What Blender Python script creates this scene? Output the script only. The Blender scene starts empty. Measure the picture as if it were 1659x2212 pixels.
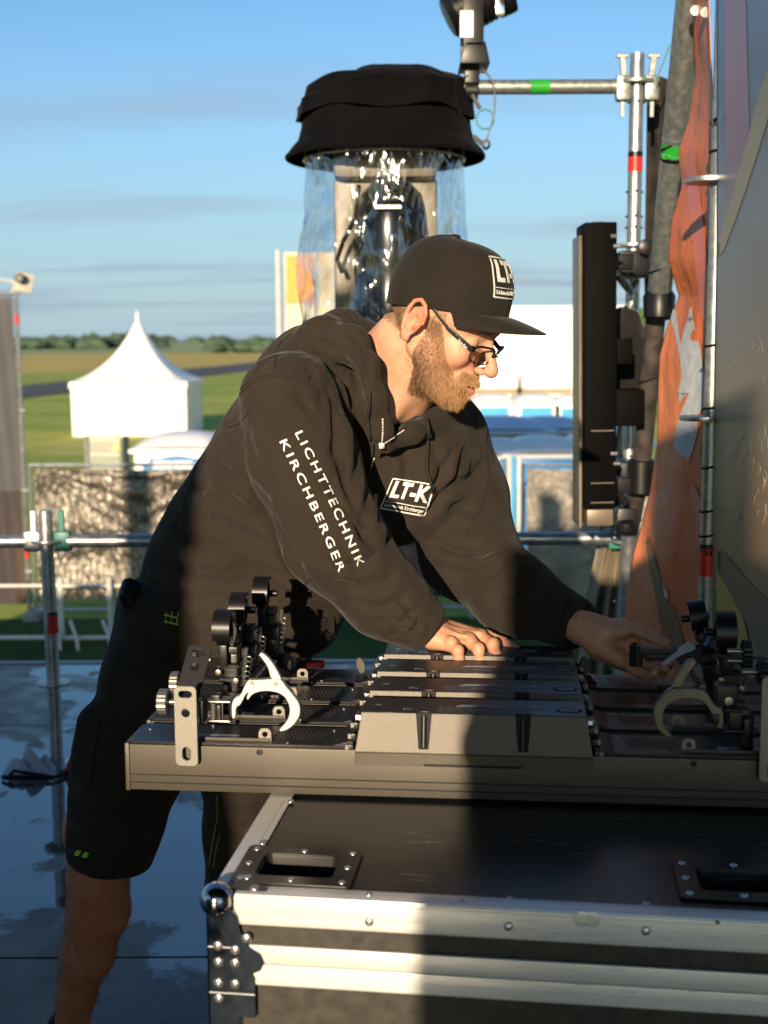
import bpy, bmesh, math, random
import numpy as np
from mathutils import Vector, Matrix, Euler
from mathutils.bvhtree import BVHTree
random.seed(7); rng = np.random.default_rng(7)
R = math.radians
S = bpy.context.scene; COL = S.collection

# ---------------------------------------------------------------- camera
CAMH = 1.55; PITCH = 7.61; ROLL = -0.3; F = 2700.0; W0, H0 = 1659.0, 2212.0
cd = bpy.data.cameras.new('camera'); cam = bpy.data.objects.new('camera', cd); COL.objects.link(cam)
cd.sensor_fit = 'VERTICAL'; cd.sensor_height = 36; cd.sensor_width = 27
cd.lens = 36*F/H0; cd.clip_start = .02; cd.clip_end = 9000
CM = Matrix.Translation((0, 0, CAMH)) @ Matrix.Rotation(R(90-PITCH), 4, 'X') @ Matrix.Rotation(R(ROLL), 4, 'Z')
cam.matrix_world = CM
cd.dof.use_dof = True; cd.dof.focus_distance = 2.22; cd.dof.aperture_fstop = 4.8
S.camera = cam
# ---------------------------------------------------------------- sun, sky, exposure
AZ, EL = 13.0, 11.9            # the sun stands low behind the camera, a little to the left
sd = bpy.data.lights.new('sun', 'SUN'); sun = bpy.data.objects.new('sun', sd); COL.objects.link(sun)
sd.energy = 4.6; sd.angle = R(0.53); sd.color = (1.0, .79, .55)
sdir = Vector((math.sin(R(AZ))*math.cos(R(EL)), math.cos(R(AZ))*math.cos(R(EL)), -math.sin(R(EL))))
sun.rotation_euler = sdir.to_track_quat('-Z', 'Y').to_euler(); sun.location = (-2, -9, 6)
wd = bpy.data.worlds.new('World'); S.world = wd; wd.use_nodes = True
def build_world():
    nt = wd.node_tree; N = nt.nodes; L = nt.links; N.clear()
    out = N.new('ShaderNodeOutputWorld'); bg = N.new('ShaderNodeBackground'); L.new(bg.outputs[0], out.inputs[0])
    sky = N.new('ShaderNodeTexSky'); sky.sky_type = 'NISHITA'; sky.sun_disc = False
    sky.sun_elevation = R(EL); sky.sun_rotation = R(180+AZ); sky.altitude = 300
    sky.air_density = 1.0; sky.dust_density = .6; sky.ozone_density = 1.6
    tc = N.new('ShaderNodeTexCoord'); sep = N.new('ShaderNodeSeparateXYZ'); L.new(tc.outputs['Generated'], sep.inputs[0])
    def math_(op, a, b=None, c=None):
        n = N.new('ShaderNodeMath'); n.operation = op
        for i, v in enumerate((a, b, c)):
            if v is None: continue
            if isinstance(v, (int, float)): n.inputs[i].default_value = v
            else: L.new(v, n.inputs[i])
        return n.outputs[0]
    z = math_('MAXIMUM', sep.outputs[2], .0); zz = math_('ADD', z, .06)
    cx = N.new('ShaderNodeCombineXYZ')
    L.new(math_('DIVIDE', sep.outputs[0], zz), cx.inputs[0]); L.new(math_('DIVIDE', sep.outputs[1], zz), cx.inputs[1])
    mp = N.new('ShaderNodeMapping'); mp.inputs['Scale'].default_value = (.26, .85, 1); mp.inputs['Location'].default_value = (2.3, 3.4, .5)
    mp.inputs['Rotation'].default_value = (0, 0, R(8)); L.new(cx.outputs[0], mp.inputs[0])
    no = N.new('ShaderNodeTexNoise'); no.inputs['Scale'].default_value = 1.0; no.inputs['Detail'].default_value = 5; no.inputs['Roughness'].default_value = .52
    L.new(mp.outputs[0], no.inputs[0])
    ra = N.new('ShaderNodeMapRange'); ra.inputs[1].default_value = .5; ra.inputs[2].default_value = .66; ra.inputs[3].default_value = 0; ra.inputs[4].default_value = .85
    L.new(no.outputs[0], ra.inputs[0])
    hi = N.new('ShaderNodeMapRange'); hi.inputs[1].default_value = .05; hi.inputs[2].default_value = .33; hi.inputs[3].default_value = 1; hi.inputs[4].default_value = .12
    L.new(z, hi.inputs[0])
    fac = math_('MULTIPLY', ra.outputs[0], hi.outputs[0])
    mx = N.new('ShaderNodeMix'); mx.data_type = 'RGBA'; L.new(fac, mx.inputs[0])
    gm = N.new('ShaderNodeMix'); gm.data_type = 'RGBA'; gm.blend_type = 'MULTIPLY'; gm.inputs[0].default_value = 1
    gm.inputs[7].default_value = (SKYMUL[0], SKYMUL[1], SKYMUL[2], 1); L.new(sky.outputs[0], gm.inputs[6])
    hz = N.new('ShaderNodeMapRange'); hz.interpolation_type = 'SMOOTHSTEP'; hz.inputs[1].default_value = -.02; hz.inputs[2].default_value = .27; hz.inputs[3].default_value = .88; hz.inputs[4].default_value = 0; L.new(z, hz.inputs[0])
    fy = N.new('ShaderNodeMapRange'); fy.interpolation_type = 'SMOOTHSTEP'; fy.inputs[1].default_value = -.6; fy.inputs[2].default_value = .2; L.new(sep.outputs[1], fy.inputs[0])
    hm = N.new('ShaderNodeMix'); hm.data_type = 'RGBA'; L.new(math_('MULTIPLY', hz.outputs[0], fy.outputs[0]), hm.inputs[0]); L.new(gm.outputs[2], hm.inputs[6]); hm.inputs[7].default_value = HAZEC
    L.new(hm.outputs[2], mx.inputs[6]); mx.inputs[7].default_value = CLOUD
    L.new(mx.outputs[2], bg.inputs[0]); bg.inputs[1].default_value = SKYS
SKYMUL = (.66, .93, 1.14); CLOUD = (2.35, 2.9, 3.7, 1); SKYS = .086; HAZEC = (2.75, 3.7, 4.5, 1)
build_world()
S.view_settings.view_transform = 'Standard'; S.view_settings.look = 'None'; S.view_settings.gamma = 1
S.view_settings.use_curve_mapping = False; S.view_settings.exposure = 0.8

# ---------------------------------------------------------------- helpers
def ray(px, py):
    return (CM.to_3x3() @ Vector(((px-W0/2)/F, -(py-H0/2)/F, -1)))
def P(px, py, Y):
    d = ray(px, py); return Vector((0, 0, CAMH)) + d*(Y/d.y)
def G(px, py, z):                    # point on a level plane
    d = ray(px, py); return Vector((0, 0, CAMH)) + d*((z-CAMH)/d.z)
CMI = CM.inverted()
def PX(v):
    q = CMI @ Vector(v); return (W0/2+F*q.x/-q.z, H0/2-F*q.y/-q.z)

def link(nt, a, b): nt.links.new(a, b)
def M(name, col, rough=.5, metal=0, var=.12, vscale=8, bump=0, bscale=200, sheen=0, spec=.5, stretch=(1, 1, 1), rvar=.08,
      trans=0, ior=1.45, coat=0, col2=None, sss=0, vcol=None, detail=4, bdist=.002):
    m = bpy.data.materials.new(name); m.use_nodes = True; nt = m.node_tree; N = nt.nodes; L = nt.links
    b = N['Principled BSDF']; b.inputs['Roughness'].default_value = rough; b.inputs['Metallic'].default_value = metal
    b.inputs['Specular IOR Level'].default_value = spec; b.inputs['IOR'].default_value = ior
    if sheen: b.inputs['Sheen Weight'].default_value = sheen; b.inputs['Sheen Roughness'].default_value = .5
    if trans: b.inputs['Transmission Weight'].default_value = trans
    if coat: b.inputs['Coat Weight'].default_value = coat; b.inputs['Coat Roughness'].default_value = .08
    if sss: b.inputs['Subsurface Weight'].default_value = sss; b.inputs['Subsurface Radius'].default_value = (.012, .004, .002); b.inputs['Subsurface Scale'].default_value = 1.0
    tc = N.new('ShaderNodeTexCoord'); mp = N.new('ShaderNodeMapping'); mp.inputs['Scale'].default_value = stretch; L.new(tc.outputs['Object'], mp.inputs[0])
    no = N.new('ShaderNodeTexNoise'); no.inputs['Scale'].default_value = vscale; no.inputs['Detail'].default_value = detail; L.new(mp.outputs[0], no.inputs[0])
    c = Vector(col[:3]); c2 = Vector(col2) if col2 else None
    mx = N.new('ShaderNodeMix'); mx.data_type = 'RGBA'
    a_, b_ = (c*(1-var), c*(1+var)) if c2 is None else (c, c2)
    mx.inputs[6].default_value = (*a_, 1); mx.inputs[7].default_value = (*b_, 1)
    mr = N.new('ShaderNodeMapRange'); mr.inputs[1].default_value = .33; mr.inputs[2].default_value = .67; L.new(no.outputs[0], mr.inputs[0]); L.new(mr.outputs[0], mx.inputs[0])
    last = mx.outputs[2]
    if vcol:
        at = N.new('ShaderNodeAttribute'); at.attribute_name = vcol
        m2 = N.new('ShaderNodeMix'); m2.data_type = 'RGBA'; m2.blend_type = 'MULTIPLY'; m2.inputs[0].default_value = 1
        L.new(at.outputs['Color'], m2.inputs[6]); L.new(last, m2.inputs[7]); last = m2.outputs[2]
    L.new(last, b.inputs['Base Color'])
    if rvar:
        r2 = N.new('ShaderNodeMapRange'); r2.inputs[3].default_value = max(0, rough-rvar); r2.inputs[4].default_value = min(1, rough+rvar); L.new(no.outputs[0], r2.inputs[0]); L.new(r2.outputs[0], b.inputs['Roughness'])
    if bump:
        n2 = N.new('ShaderNodeTexNoise'); n2.inputs['Scale'].default_value = bscale; n2.inputs['Detail'].default_value = 3; L.new(mp.outputs[0], n2.inputs[0])
        bp = N.new('ShaderNodeBump'); bp.inputs['Strength'].default_value = bump; bp.inputs['Distance'].default_value = bdist; L.new(n2.outputs[0], bp.inputs['Height']); L.new(bp.outputs[0], b.inputs['Normal'])
    return m
def ob(name, me, mat=None, parent=None, kind=None):
    o = bpy.data.objects.new(name, me); COL.objects.link(o)
    if mat is not None and not me.materials: me.materials.append(mat)
    if parent is not None: o.parent = parent; o.matrix_parent_inverse = WM(parent).inverted()
    if kind: o['kind'] = kind
    return o
def WM(o):
    if o.parent is None: return o.matrix_basis.copy()
    return WM(o.parent) @ o.matrix_parent_inverse @ o.matrix_basis
def tag(o, label, cat, group=None):
    o['label'] = label; o['category'] = cat
    if group: o['group'] = group
    return o
def thing(name, label, cat, loc=(0, 0, 0), group=None, mat4=None):
    o = bpy.data.objects.new(name, None); COL.objects.link(o); o.empty_display_size = .05
    if mat4 is not None: o.matrix_basis = mat4
    else: o.location = loc
    return tag(o, label, cat, group)
def copy_tree(o, parent=None):
    c = o.copy(); COL.objects.link(c)
    if parent is not None: c.parent = parent
    for ch in [x for x in bpy.data.objects if x.parent == o]: copy_tree(ch, c)
    return c
class MB:
    def __init__(s): s.v = []; s.f = []
    def add(s, vs, fs):
        n = len(s.v); s.v += [tuple(v) for v in vs]; s.f += [tuple(i+n for i in f) for f in fs]; return s
    def box(s, c, d, rot=None, taper=1.0):
        c = Vector(c); out = []
        for sx, sy, sz in ((-1,-1,-1),(1,-1,-1),(1,1,-1),(-1,1,-1),(-1,-1,1),(1,-1,1),(1,1,1),(-1,1,1)):
            t = taper if sz > 0 else 1
            v = Vector((sx*d[0]/2*t, sy*d[1]/2*t, sz*d[2]/2))
            if rot is not None: v = rot @ v
            out.append(c+v)
        return s.add(out, [(0,3,2,1),(4,5,6,7),(0,1,5,4),(1,2,6,5),(2,3,7,6),(3,0,4,7)])
    def span(s, a, b, w, h, up=(0, 0, 1)):
        a = Vector(a); b = Vector(b); x = (b-a); l = x.length; x.normalize(); z = Vector(up); y = z.cross(x); y.normalize(); z = x.cross(y)
        rot = Matrix((x, y, z)).transposed(); return s.box((a+b)/2, (l, w, h), rot)
    def tube(s, pts, r, n=12, caps=True, closed=False):
        pts = [Vector(p) for p in pts]; m = len(pts); rs = r if isinstance(r, (list, tuple)) else [r]*m
        base = len(s.v); t0 = (pts[1]-pts[0]).normalized(); u = t0.orthogonal().normalized()
        for i, p in enumerate(pts):
            if closed: t = (pts[(i+1) % m]-pts[i-1]).normalized()
            elif i == 0: t = (pts[1]-pts[0]).normalized()
            elif i == m-1: t = (pts[-1]-pts[-2]).normalized()
            else: t = ((pts[i+1]-p).normalized()+(p-pts[i-1]).normalized()).normalized()
            u = (u-t*u.dot(t)).normalized(); w = t.cross(u)
            for k in range(n):
                a = 2*math.pi*k/n; s.v.append(tuple(p+(u*math.cos(a)+w*math.sin(a))*rs[i]))
        rng_ = m if closed else m-1
        for i in range(rng_):
            j = (i+1) % m
            for k in range(n):
                k2 = (k+1) % n; s.f.append((base+i*n+k, base+i*n+k2, base+j*n+k2, base+j*n+k))
        if caps and not closed:
            s.f.append(tuple(base+k for k in range(n))[::-1]); s.f.append(tuple(base+(m-1)*n+k for k in range(n)))
        return s
    def lathe(s, prof, c=(0, 0, 0), rot=None, n=24):     # prof: (r, z)
        base = len(s.v); c = Vector(c)
        for r, z in prof:
            for k in range(n):
                a = 2*math.pi*k/n; v = Vector((r*math.cos(a), r*math.sin(a), z))
                if rot is not None: v = rot @ v
                s.v.append(tuple(c+v))
        for i in range(len(prof)-1):
            for k in range(n):
                k2 = (k+1) % n; s.f.append((base+i*n+k, base+i*n+k2, base+(i+1)*n+k2, base+(i+1)*n+k))
        s.f.append(tuple(base+k for k in range(n))[::-1]); s.f.append(tuple(base+(len(prof)-1)*n+k for k in range(n)))
        return s
    def grid(s, fn, nu, nv):
        base = len(s.v)
        for i in range(nu+1):
            for j in range(nv+1): s.v.append(tuple(fn(i/nu, j/nv)))
        for i in range(nu):
            for j in range(nv):
                a = base+i*(nv+1)+j; s.f.append((a, a+nv+1, a+nv+2, a+1))
        return s
    def prism(s, poly, y0, y1, T=None):      # outline in local x,z extruded along y
        n = len(poly); vs = [Vector((x, y0, z)) for x, z in poly]+[Vector((x, y1, z)) for x, z in poly]
        if T is not None: vs = [T @ v for v in vs]
        fs = [tuple(range(n)), tuple(range(2*n-1, n-1, -1))]+[(i, n+i, n+(i+1) % n, (i+1) % n) for i in range(n)]
        return s.add(vs, fs)
    def build(s, name, mat=None, parent=None, smooth=False, bevel=0, seg=2, kind=None, local=False, auto=40):
        me = bpy.data.meshes.new(name); me.from_pydata(s.v, [], s.f); me.validate()
        if bevel:
            bm = bmesh.new(); bm.from_mesh(me); bmesh.ops.remove_doubles(bm, verts=bm.verts, dist=1e-6)
            bmesh.ops.recalc_face_normals(bm, faces=bm.faces)
            es = [e for e in bm.edges if len(e.link_faces) == 2 and e.calc_face_angle() > R(35)]
            bmesh.ops.bevel(bm, geom=es, offset=bevel, segments=seg, affect='EDGES', profile=.6, clamp_overlap=True)
            bm.to_mesh(me); bm.free()
        else:
            bm = bmesh.new(); bm.from_mesh(me); bmesh.ops.recalc_face_normals(bm, faces=bm.faces); bm.to_mesh(me); bm.free()
        if smooth or bevel:
            me.shade_smooth(); me.set_sharp_from_angle(angle=R(auto))
        o = ob(name, me, mat, None, kind)
        if parent is not None:
            o.parent = parent
            if not local: o.matrix_parent_inverse = WM(parent).inverted()
        return o
def curve_mesh(splines, extrude, bev=.0, T=None, name='plate', text=None, size=1, offset=0, spacing=1, sub=0, align='CENTER'):
    """flat outline (with holes) turned into a plate of real thickness; splines lie in local x,y"""
    if text is None:
        c = bpy.data.curves.new(name, 'CURVE'); c.dimensions = '2D'; c.fill_mode = 'BOTH'; c.extrude = extrude/2-bev; c.bevel_depth = bev; c.bevel_resolution = 1; c.offset = -bev
        for pts in splines:
            sp = c.splines.new('POLY'); sp.points.add(len(pts)-1); sp.use_cyclic_u = True
            for p, q in zip(sp.points, pts): p.co = (q[0], q[1], 0, 1)
    else:
        c = bpy.data.curves.new(name, 'FONT'); c.body = text; c.size = size; c.offset = offset; c.space_character = spacing; c.extrude = extrude/2; c.align_x = align; c.align_y = 'CENTER'; c.resolution_u = 3
    o = bpy.data.objects.new(name, c); COL.objects.link(o)
    dg = bpy.context.evaluated_depsgraph_get(); me = bpy.data.meshes.new_from_object(o.evaluated_get(dg)); bpy.data.objects.remove(o); bpy.data.curves.remove(c)
    me.materials.clear()
    if T is not None: me.transform(T)
    me.name = name
    return me
def circ(x, y, r, n=16, r2=None):
    return [(x+r*math.cos(2*math.pi*k/n), y+(r2 or r)*math.sin(2*math.pi*k/n)) for k in range(n)]
def slot(x, y, w, h, n=10):       # stadium outline, w x h
    out = []; r = min(w, h)/2
    for k in range(2*n+2):
        a = math.pi*k/n if k <= n else math.pi*(k-1)/n
        if w >= h:
            a2 = a-math.pi/2; out.append((x+(w/2-r)*(1 if k <= n else -1)+r*math.cos(a2), y+r*math.sin(a2)))
        else:
            out.append((x+r*math.cos(a), y+(h/2-r)*(1 if k <= n else -1)+r*math.sin(a)))
    return out
def rrect(x0, y0, x1, y1, r, n=5):
    out = []
    for cx, cy, a0 in ((x1-r, y1-r, 0), (x0+r, y1-r, 90), (x0+r, y0+r, 180), (x1-r, y0+r, 270)):
        for k in range(n+1): a = R(a0+90*k/n); out.append((cx+r*math.cos(a), cy+r*math.sin(a)))
    return out
def smoothpts(pts, it=2, closed=True):
    p = np.array(pts, float)
    for _ in range(it):
        q = np.roll(p, -1, 0) if closed else p[1:]
        a = p if closed else p[:-1]
        n = np.empty((2*len(a), p.shape[1])); n[0::2] = .75*a+.25*q; n[1::2] = .25*a+.75*q
        if not closed: n = np.vstack([p[:1], n, p[-1:]])
        p = n
    return [tuple(x) for x in p]
def vnoise(p, seed=0):            # cheap value noise on (n,3) arrays
    p = np.asarray(p, np.float32); i = np.floor(p).astype(np.int64); f = p-i; f = f*f*(3-2*f); out = np.zeros(len(p), np.float32)
    for dx in (0, 1):
        for dy in (0, 1):
            for dz in (0, 1):
                h = (i[:, 0]+dx)*374761393+(i[:, 1]+dy)*668265263+(i[:, 2]+dz)*2147483647+seed*974711
                h = (h ^ (h >> 13))*1274126177; h = (h ^ (h >> 16)) & 0xffff
                w = (f[:, 0] if dx else 1-f[:, 0])*(f[:, 1] if dy else 1-f[:, 1])*(f[:, 2] if dz else 1-f[:, 2])
                out += w*(h/65535.0)
    return out*2-1
# ---------------------------------------------------------------- implicit surfaces (bodies, cloth)
def cap(p, a, b, ra, rb=None):
    rb = ra if rb is None else rb; a = np.array(a, np.float32); b = np.array(b, np.float32); ba = b-a; pa = p-a
    h = np.clip((pa@ba)/(ba@ba), 0, 1); return np.linalg.norm(pa-h[:, None]*ba, axis=1)-(ra+(rb-ra)*h)
def ell(p, c, r, rot=None):
    q = p-np.array(c, np.float32)
    if rot is not None: q = q@np.array(rot, np.float32)
    r = np.array(r, np.float32); k0 = np.linalg.norm(q/r, axis=1); k1 = np.linalg.norm(q/(r*r), axis=1)+1e-9
    return k0*(k0-1)/k1
def smin(a, b, k):
    h = np.clip(.5+.5*(b-a)/k, 0, 1); return b+(a-b)*h-k*h*(1-h)
def smax(a, b, k): return -smin(-a, -b, k)
def chain(p, pts, k=.01):         # pts: (x,y,z,r)
    d = None
    for a, b in zip(pts[:-1], pts[1:]):
        c = cap(p, a[:3], b[:3], a[3], b[3]); d = c if d is None else smin(d, c, k)
    return d
def PP(px, py, Y, r): v = P(px, py, Y); return (v.x, v.y, v.z, r)
def sdf_mesh(f, lo, hi, h, block=6, slack=1.35):
    lo = np.array(lo, np.float32); hi = np.array(hi, np.float32); nb = np.ceil((hi-lo)/h/block).astype(int)
    bi = np.stack(np.meshgrid(*[np.arange(n) for n in nb], indexing='ij'), -1).reshape(-1, 3)
    cen = lo+(bi*block+(block-1)/2)*h; dc = f(cen.astype(np.float32)); act = np.abs(dc) < block*h*.87*slack+h*2
    n = nb*block; D = np.where(dc < 0, -1., 1.).astype(np.float32).reshape(nb)
    D = D.repeat(block, 0).repeat(block, 1).repeat(block, 2)
    off = np.stack(np.meshgrid(*[np.arange(block)]*3, indexing='ij'), -1).reshape(-1, 3)
    ab = bi[act]; idx = (ab[:, None, :]*block+off[None]).reshape(-1, 3)
    for s0 in range(0, len(idx), 400000):
        ii = idx[s0:s0+400000]; D[ii[:, 0], ii[:, 1], ii[:, 2]] = f((lo+ii*h).astype(np.float32))
    Sg = D < 0
    c8 = [Sg[i:n[0]-1+i, j:n[1]-1+j, k:n[2]-1+k] for i in (0, 1) for j in (0, 1) for k in (0, 1)]
    sm = sum(c.astype(np.int8) for c in c8); cell = (sm > 0) & (sm < 8)
    ci = np.argwhere(cell); ids = -np.ones(cell.shape, np.int32); ids[cell] = np.arange(len(ci))
    acc = np.zeros((len(ci), 3)); cnt = np.zeros(len(ci))
    for ax in range(3):
        o1, o2 = [a for a in range(3) if a != ax]
        for u in (0, 1):
            for v in (0, 1):
                s = np.zeros(3, int); s[o1] = u; s[o2] = v; e = s.copy(); e[ax] = 1
                a = ci+s; b = ci+e; da = D[a[:, 0], a[:, 1], a[:, 2]]; db = D[b[:, 0], b[:, 1], b[:, 2]]
                mk = (da < 0) != (db < 0); t = np.where(mk, da/(da-db+1e-12), 0)
                pos = np.tile(s.astype(float), (len(ci), 1)); pos[:, ax] = t; acc[mk] += pos[mk]; cnt[mk] += 1
    V = lo+(ci+acc/cnt[:, None])*h; quads = []
    for ax in range(3):
        o1, o2 = (ax+1) % 3, (ax+2) % 3
        sl = [slice(1, n[0]-1), slice(1, n[1]-1), slice(1, n[2]-1)]; sl[ax] = slice(0, n[ax]-1); s2 = list(sl); s2[ax] = slice(1, n[ax])
        A = Sg[tuple(sl)]; B = Sg[tuple(s2)]; base = np.array([1, 1, 1]); base[ax] = 0
        for sgn, mk in ((0, A & ~B), (1, ~A & B)):
            e = np.argwhere(mk)+base
            if not len(e): continue
            def g(d1, d2):
                q = e.copy(); q[:, o1] -= d1; q[:, o2] -= d2; return ids[q[:, 0], q[:, 1], q[:, 2]]
            q = np.stack([g(1, 1), g(0, 1), g(0, 0), g(1, 0)], 1)
            quads.append(q if sgn == 0 else q[:, ::-1])
    return V, np.vstack(quads)
def np_mesh(name, V, Q, smooth=True):
    me = bpy.data.meshes.new(name); me.vertices.add(len(V)); me.vertices.foreach_set('co', np.asarray(V, np.float32).ravel())
    k = Q.shape[1]; me.loops.add(Q.size); me.polygons.add(len(Q)); me.loops.foreach_set('vertex_index', Q.astype(np.int32).ravel())
    me.polygons.foreach_set('loop_start', np.arange(0, Q.size, k, dtype=np.int32)); me.update(calc_edges=True)
    if smooth: me.shade_smooth()
    return me
def normals(V, Q):
    n = np.cross(V[Q[:, 2]]-V[Q[:, 0]], V[Q[:, 3]]-V[Q[:, 1]]); N = np.zeros_like(V)
    for k in range(4): np.add.at(N, Q[:, k], n)
    return N/(np.linalg.norm(N, axis=1)[:, None]+1e-12)
CMIn = np.array(CMI)
def pix(V):
    q = V@CMIn[:3, :3].T+CMIn[:3, 3]; return np.stack([W0/2+F*q[:, 0]/-q[:, 2], H0/2-F*q[:, 1]/-q[:, 2]], 1)
def polydist(p2, pts):
    best = np.full(len(p2), 1e9); side = np.zeros(len(p2)); tt = np.zeros(len(p2)); n = len(pts)-1
    for i in range(n):
        a = np.array(pts[i][:2], float); b = np.array(pts[i+1][:2], float); ba = b-a; pa = p2-a
        h = np.clip((pa@ba)/(ba@ba), 0, 1); dv = pa-h[:, None]*ba; d = np.linalg.norm(dv, axis=1); m = d < best
        best[m] = d[m]; side[m] = (ba[0]*dv[m, 1]-ba[1]*dv[m, 0]); tt[m] = (i+h[m])/n
    return best*np.sign(side+1e-9), tt
def creases(V, Q, strokes):
    """press folds into cloth: (points, width, depth) each a groove with a soft ridge beside it"""
    N = normals(V, Q); p2 = pix(V); view = V-np.array([0, 0, CAMH]); view /= np.linalg.norm(view, axis=1)[:, None]
    face = np.clip(-(N*view).sum(1)*2.2, 0, 1); D = np.zeros(len(V))
    for pts, w, dep in strokes:
        xs = [a[0] for a in pts]; ys = [a[1] for a in pts]; m = (p2[:, 0] > min(xs)-4*w) & (p2[:, 0] < max(xs)+4*w) & (p2[:, 1] > min(ys)-4*w) & (p2[:, 1] < max(ys)+4*w) & (face > 0)
        if not m.any(): continue
        d, t = polydist(p2[m], pts); fade = np.clip(np.minimum(t, 1-t)*5+.05, 0, 1)
        D[m] += fade*dep*(-np.exp(-(d/w)**2)+.45*np.exp(-((d-2.0*w)/(1.6*w))**2)+.25*np.exp(-((d+2.2*w)/(1.6*w))**2))
    return V+N*(D*face)[:, None]
def surf_fn(obj):
    me = obj.data; bv = BVHTree.FromPolygons([v.co[:] for v in me.vertices], [p.vertices[:] for p in me.polygons])
    o = Vector((0, 0, CAMH))
    def fn(px, py, off=.0):
        d = ray(px, py).normalized(); loc, nor, _, _ = bv.ray_cast(o, d)
        if loc is None: return None
        if nor.dot(d) > 0: nor = -nor
        return loc+nor*off, nor
    return fn
def drape(pts, sf, off=.001, step=4):        # polyline in picture units laid on a surface as 3D points
    out = []
    for a, b in zip(pts[:-1], pts[1:]):
        n = max(1, int(math.hypot(b[0]-a[0], b[1]-a[1])/step))
        for k in range(n):
            t = k/n; h = sf(a[0]+(b[0]-a[0])*t, a[1]+(b[1]-a[1])*t, off)
            if h: out.append(h[0])
    h = sf(pts[-1][0], pts[-1][1], off)
    if h: out.append(h[0])
    return out
# ================================================================ SETTING
GZ = -2.16
def wet_floor():
    m = bpy.data.materials.new('wet_stage_board'); m.use_nodes = True; nt = m.node_tree; N = nt.nodes; L = nt.links; b = N['Principled BSDF']
    tc = N.new('ShaderNodeTexCoord')
    def noise(sc, det=5, loc=(0, 0, 0), rough=.55, st=(1, 1, 1)):
        mp = N.new('ShaderNodeMapping'); mp.inputs['Location'].default_value = loc; mp.inputs['Scale'].default_value = st; L.new(tc.outputs['Object'], mp.inputs[0])
        n = N.new('ShaderNodeTexNoise'); n.inputs['Scale'].default_value = sc; n.inputs['Detail'].default_value = det; n.inputs['Roughness'].default_value = rough; L.new(mp.outputs[0], n.inputs[0]); return n.outputs[0]
    def mr(x, a, b_, c, d):
        r = N.new('ShaderNodeMapRange'); r.inputs[1].default_value = a; r.inputs[2].default_value = b_; r.inputs[3].default_value = c; r.inputs[4].default_value = d; L.new(x, r.inputs[0]); return r.outputs[0]
    wet = mr(noise(1.15, 7, (3.1, 1.3, 0), .62, (1, .75, 1)), .495, .52, 0, 1)       # 1 = standing water
    col = N.new('ShaderNodeMix'); col.data_type = 'RGBA'; L.new(noise(5, 6), col.inputs[0]); col.inputs[6].default_value = (.02, .019, .018, 1); col.inputs[7].default_value = (.10, .095, .088, 1)
    c2 = N.new('ShaderNodeMix'); c2.data_type = 'RGBA'; L.new(wet, c2.inputs[0]); L.new(col.outputs[2], c2.inputs[6]); c2.inputs[7].default_value = (.045, .05, .056, 1); L.new(c2.outputs[2], b.inputs['Base Color'])
    ro = N.new('ShaderNodeMix'); L.new(wet, ro.inputs[0]); L.new(mr(noise(9, 5), .3, .7, .18, .5), ro.inputs[2]); ro.inputs[3].default_value = .015; L.new(ro.outputs[0], b.inputs['Roughness'])
    io = N.new('ShaderNodeMix'); L.new(wet, io.inputs[0]); io.inputs[2].default_value = 1.38; io.inputs[3].default_value = 2.3; L.new(io.outputs[0], b.inputs['IOR'])
    n1 = noise(60, 4); inv = mr(wet, 0, 1, .5, .0); bp = N.new('ShaderNodeBump'); bp.inputs['Distance'].default_value = .002; L.new(inv, bp.inputs['Strength']); L.new(n1, bp.inputs['Height'])
    n3 = noise(14, 2, (0, 0, 0), .5, (1, 3, 1)); b2 = N.new('ShaderNodeBump'); b2.inputs['Distance'].default_value = .0005; b2.inputs['Strength'].default_value = .18; L.new(n3, b2.inputs['Height']); L.new(bp.outputs[0], b2.inputs['Normal']); L.new(b2.outputs[0], b.inputs['Normal'])
    return m
m_floor = wet_floor()
m_dark = M('stage_substructure', (.03, .03, .032), .8)
sub = MB().box((0, .9, -.14), (13.2, 10.2, .2)).build('stage_floor', m_dark, kind='structure')
xs = [-6.6, -2.6, 1.4, 5.4, 6.6]; ys = [-4.2, -3, -1, 1, 3.02, 5, 6.0]
for i in range(len(xs)-1):
    for j in range(len(ys)-1):
        x0, x1, y0, y1 = xs[i], xs[i+1], ys[j], ys[j+1]
        b = MB(); b.box(((x0+x1)/2, (y0+y1)/2, -.018), (x1-x0-.006, y1-y0-.006, .036)).build('floor_panel', m_floor, sub, bevel=.002, seg=1)
MB().box((0, 6.03, -.06), (13.2, .05, .13)).build('edge_rail', M('edge_steel', (.25, .25, .25), .45, .8), sub)

def ground_mat(name, c1, c2, sc, sc2=.9):
    m = M(name, c1, .95, var=0, vscale=sc, col2=c2, detail=8, spec=.15, rvar=0, bump=.6, bscale=6, bdist=.05); return m
m_grass = ground_mat('short_grass', (.24, .34, .05), (.46, .46, .11), .14)
me = bpy.data.meshes.new('ground')
v = []; f = []; nx = 36
for i in range(nx+1):
    for j in range(nx+1):
        x = (i/nx-.5)*2; y = j/nx; xx = math.copysign(abs(x)**2.2, x)*3500; yy = -60+y**2.4*4200
        v.append((xx, yy, GZ-.0+ (0 if yy < 300 else .0)))
for i in range(nx):
    for j in range(nx): a = i*(nx+1)+j; f.append((a, a+nx+1, a+nx+2, a+1))
me.from_pydata(v, [], f); ground = ob('ground', me, m_grass, kind='structure')
def strip(name, quad, z, mat):
    pts = [G(x, y, z) for x, y in quad]; mb = MB(); n = 24
    mb.grid(lambda u, w: (pts[0].lerp(pts[1], u)).lerp(pts[3].lerp(pts[2], u), w), n, 4); return mb.build(name, mat, kind='structure')
m_gold = ground_mat('ripe_field', (.5, .38, .10), (.62, .48, .15), .05)
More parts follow.
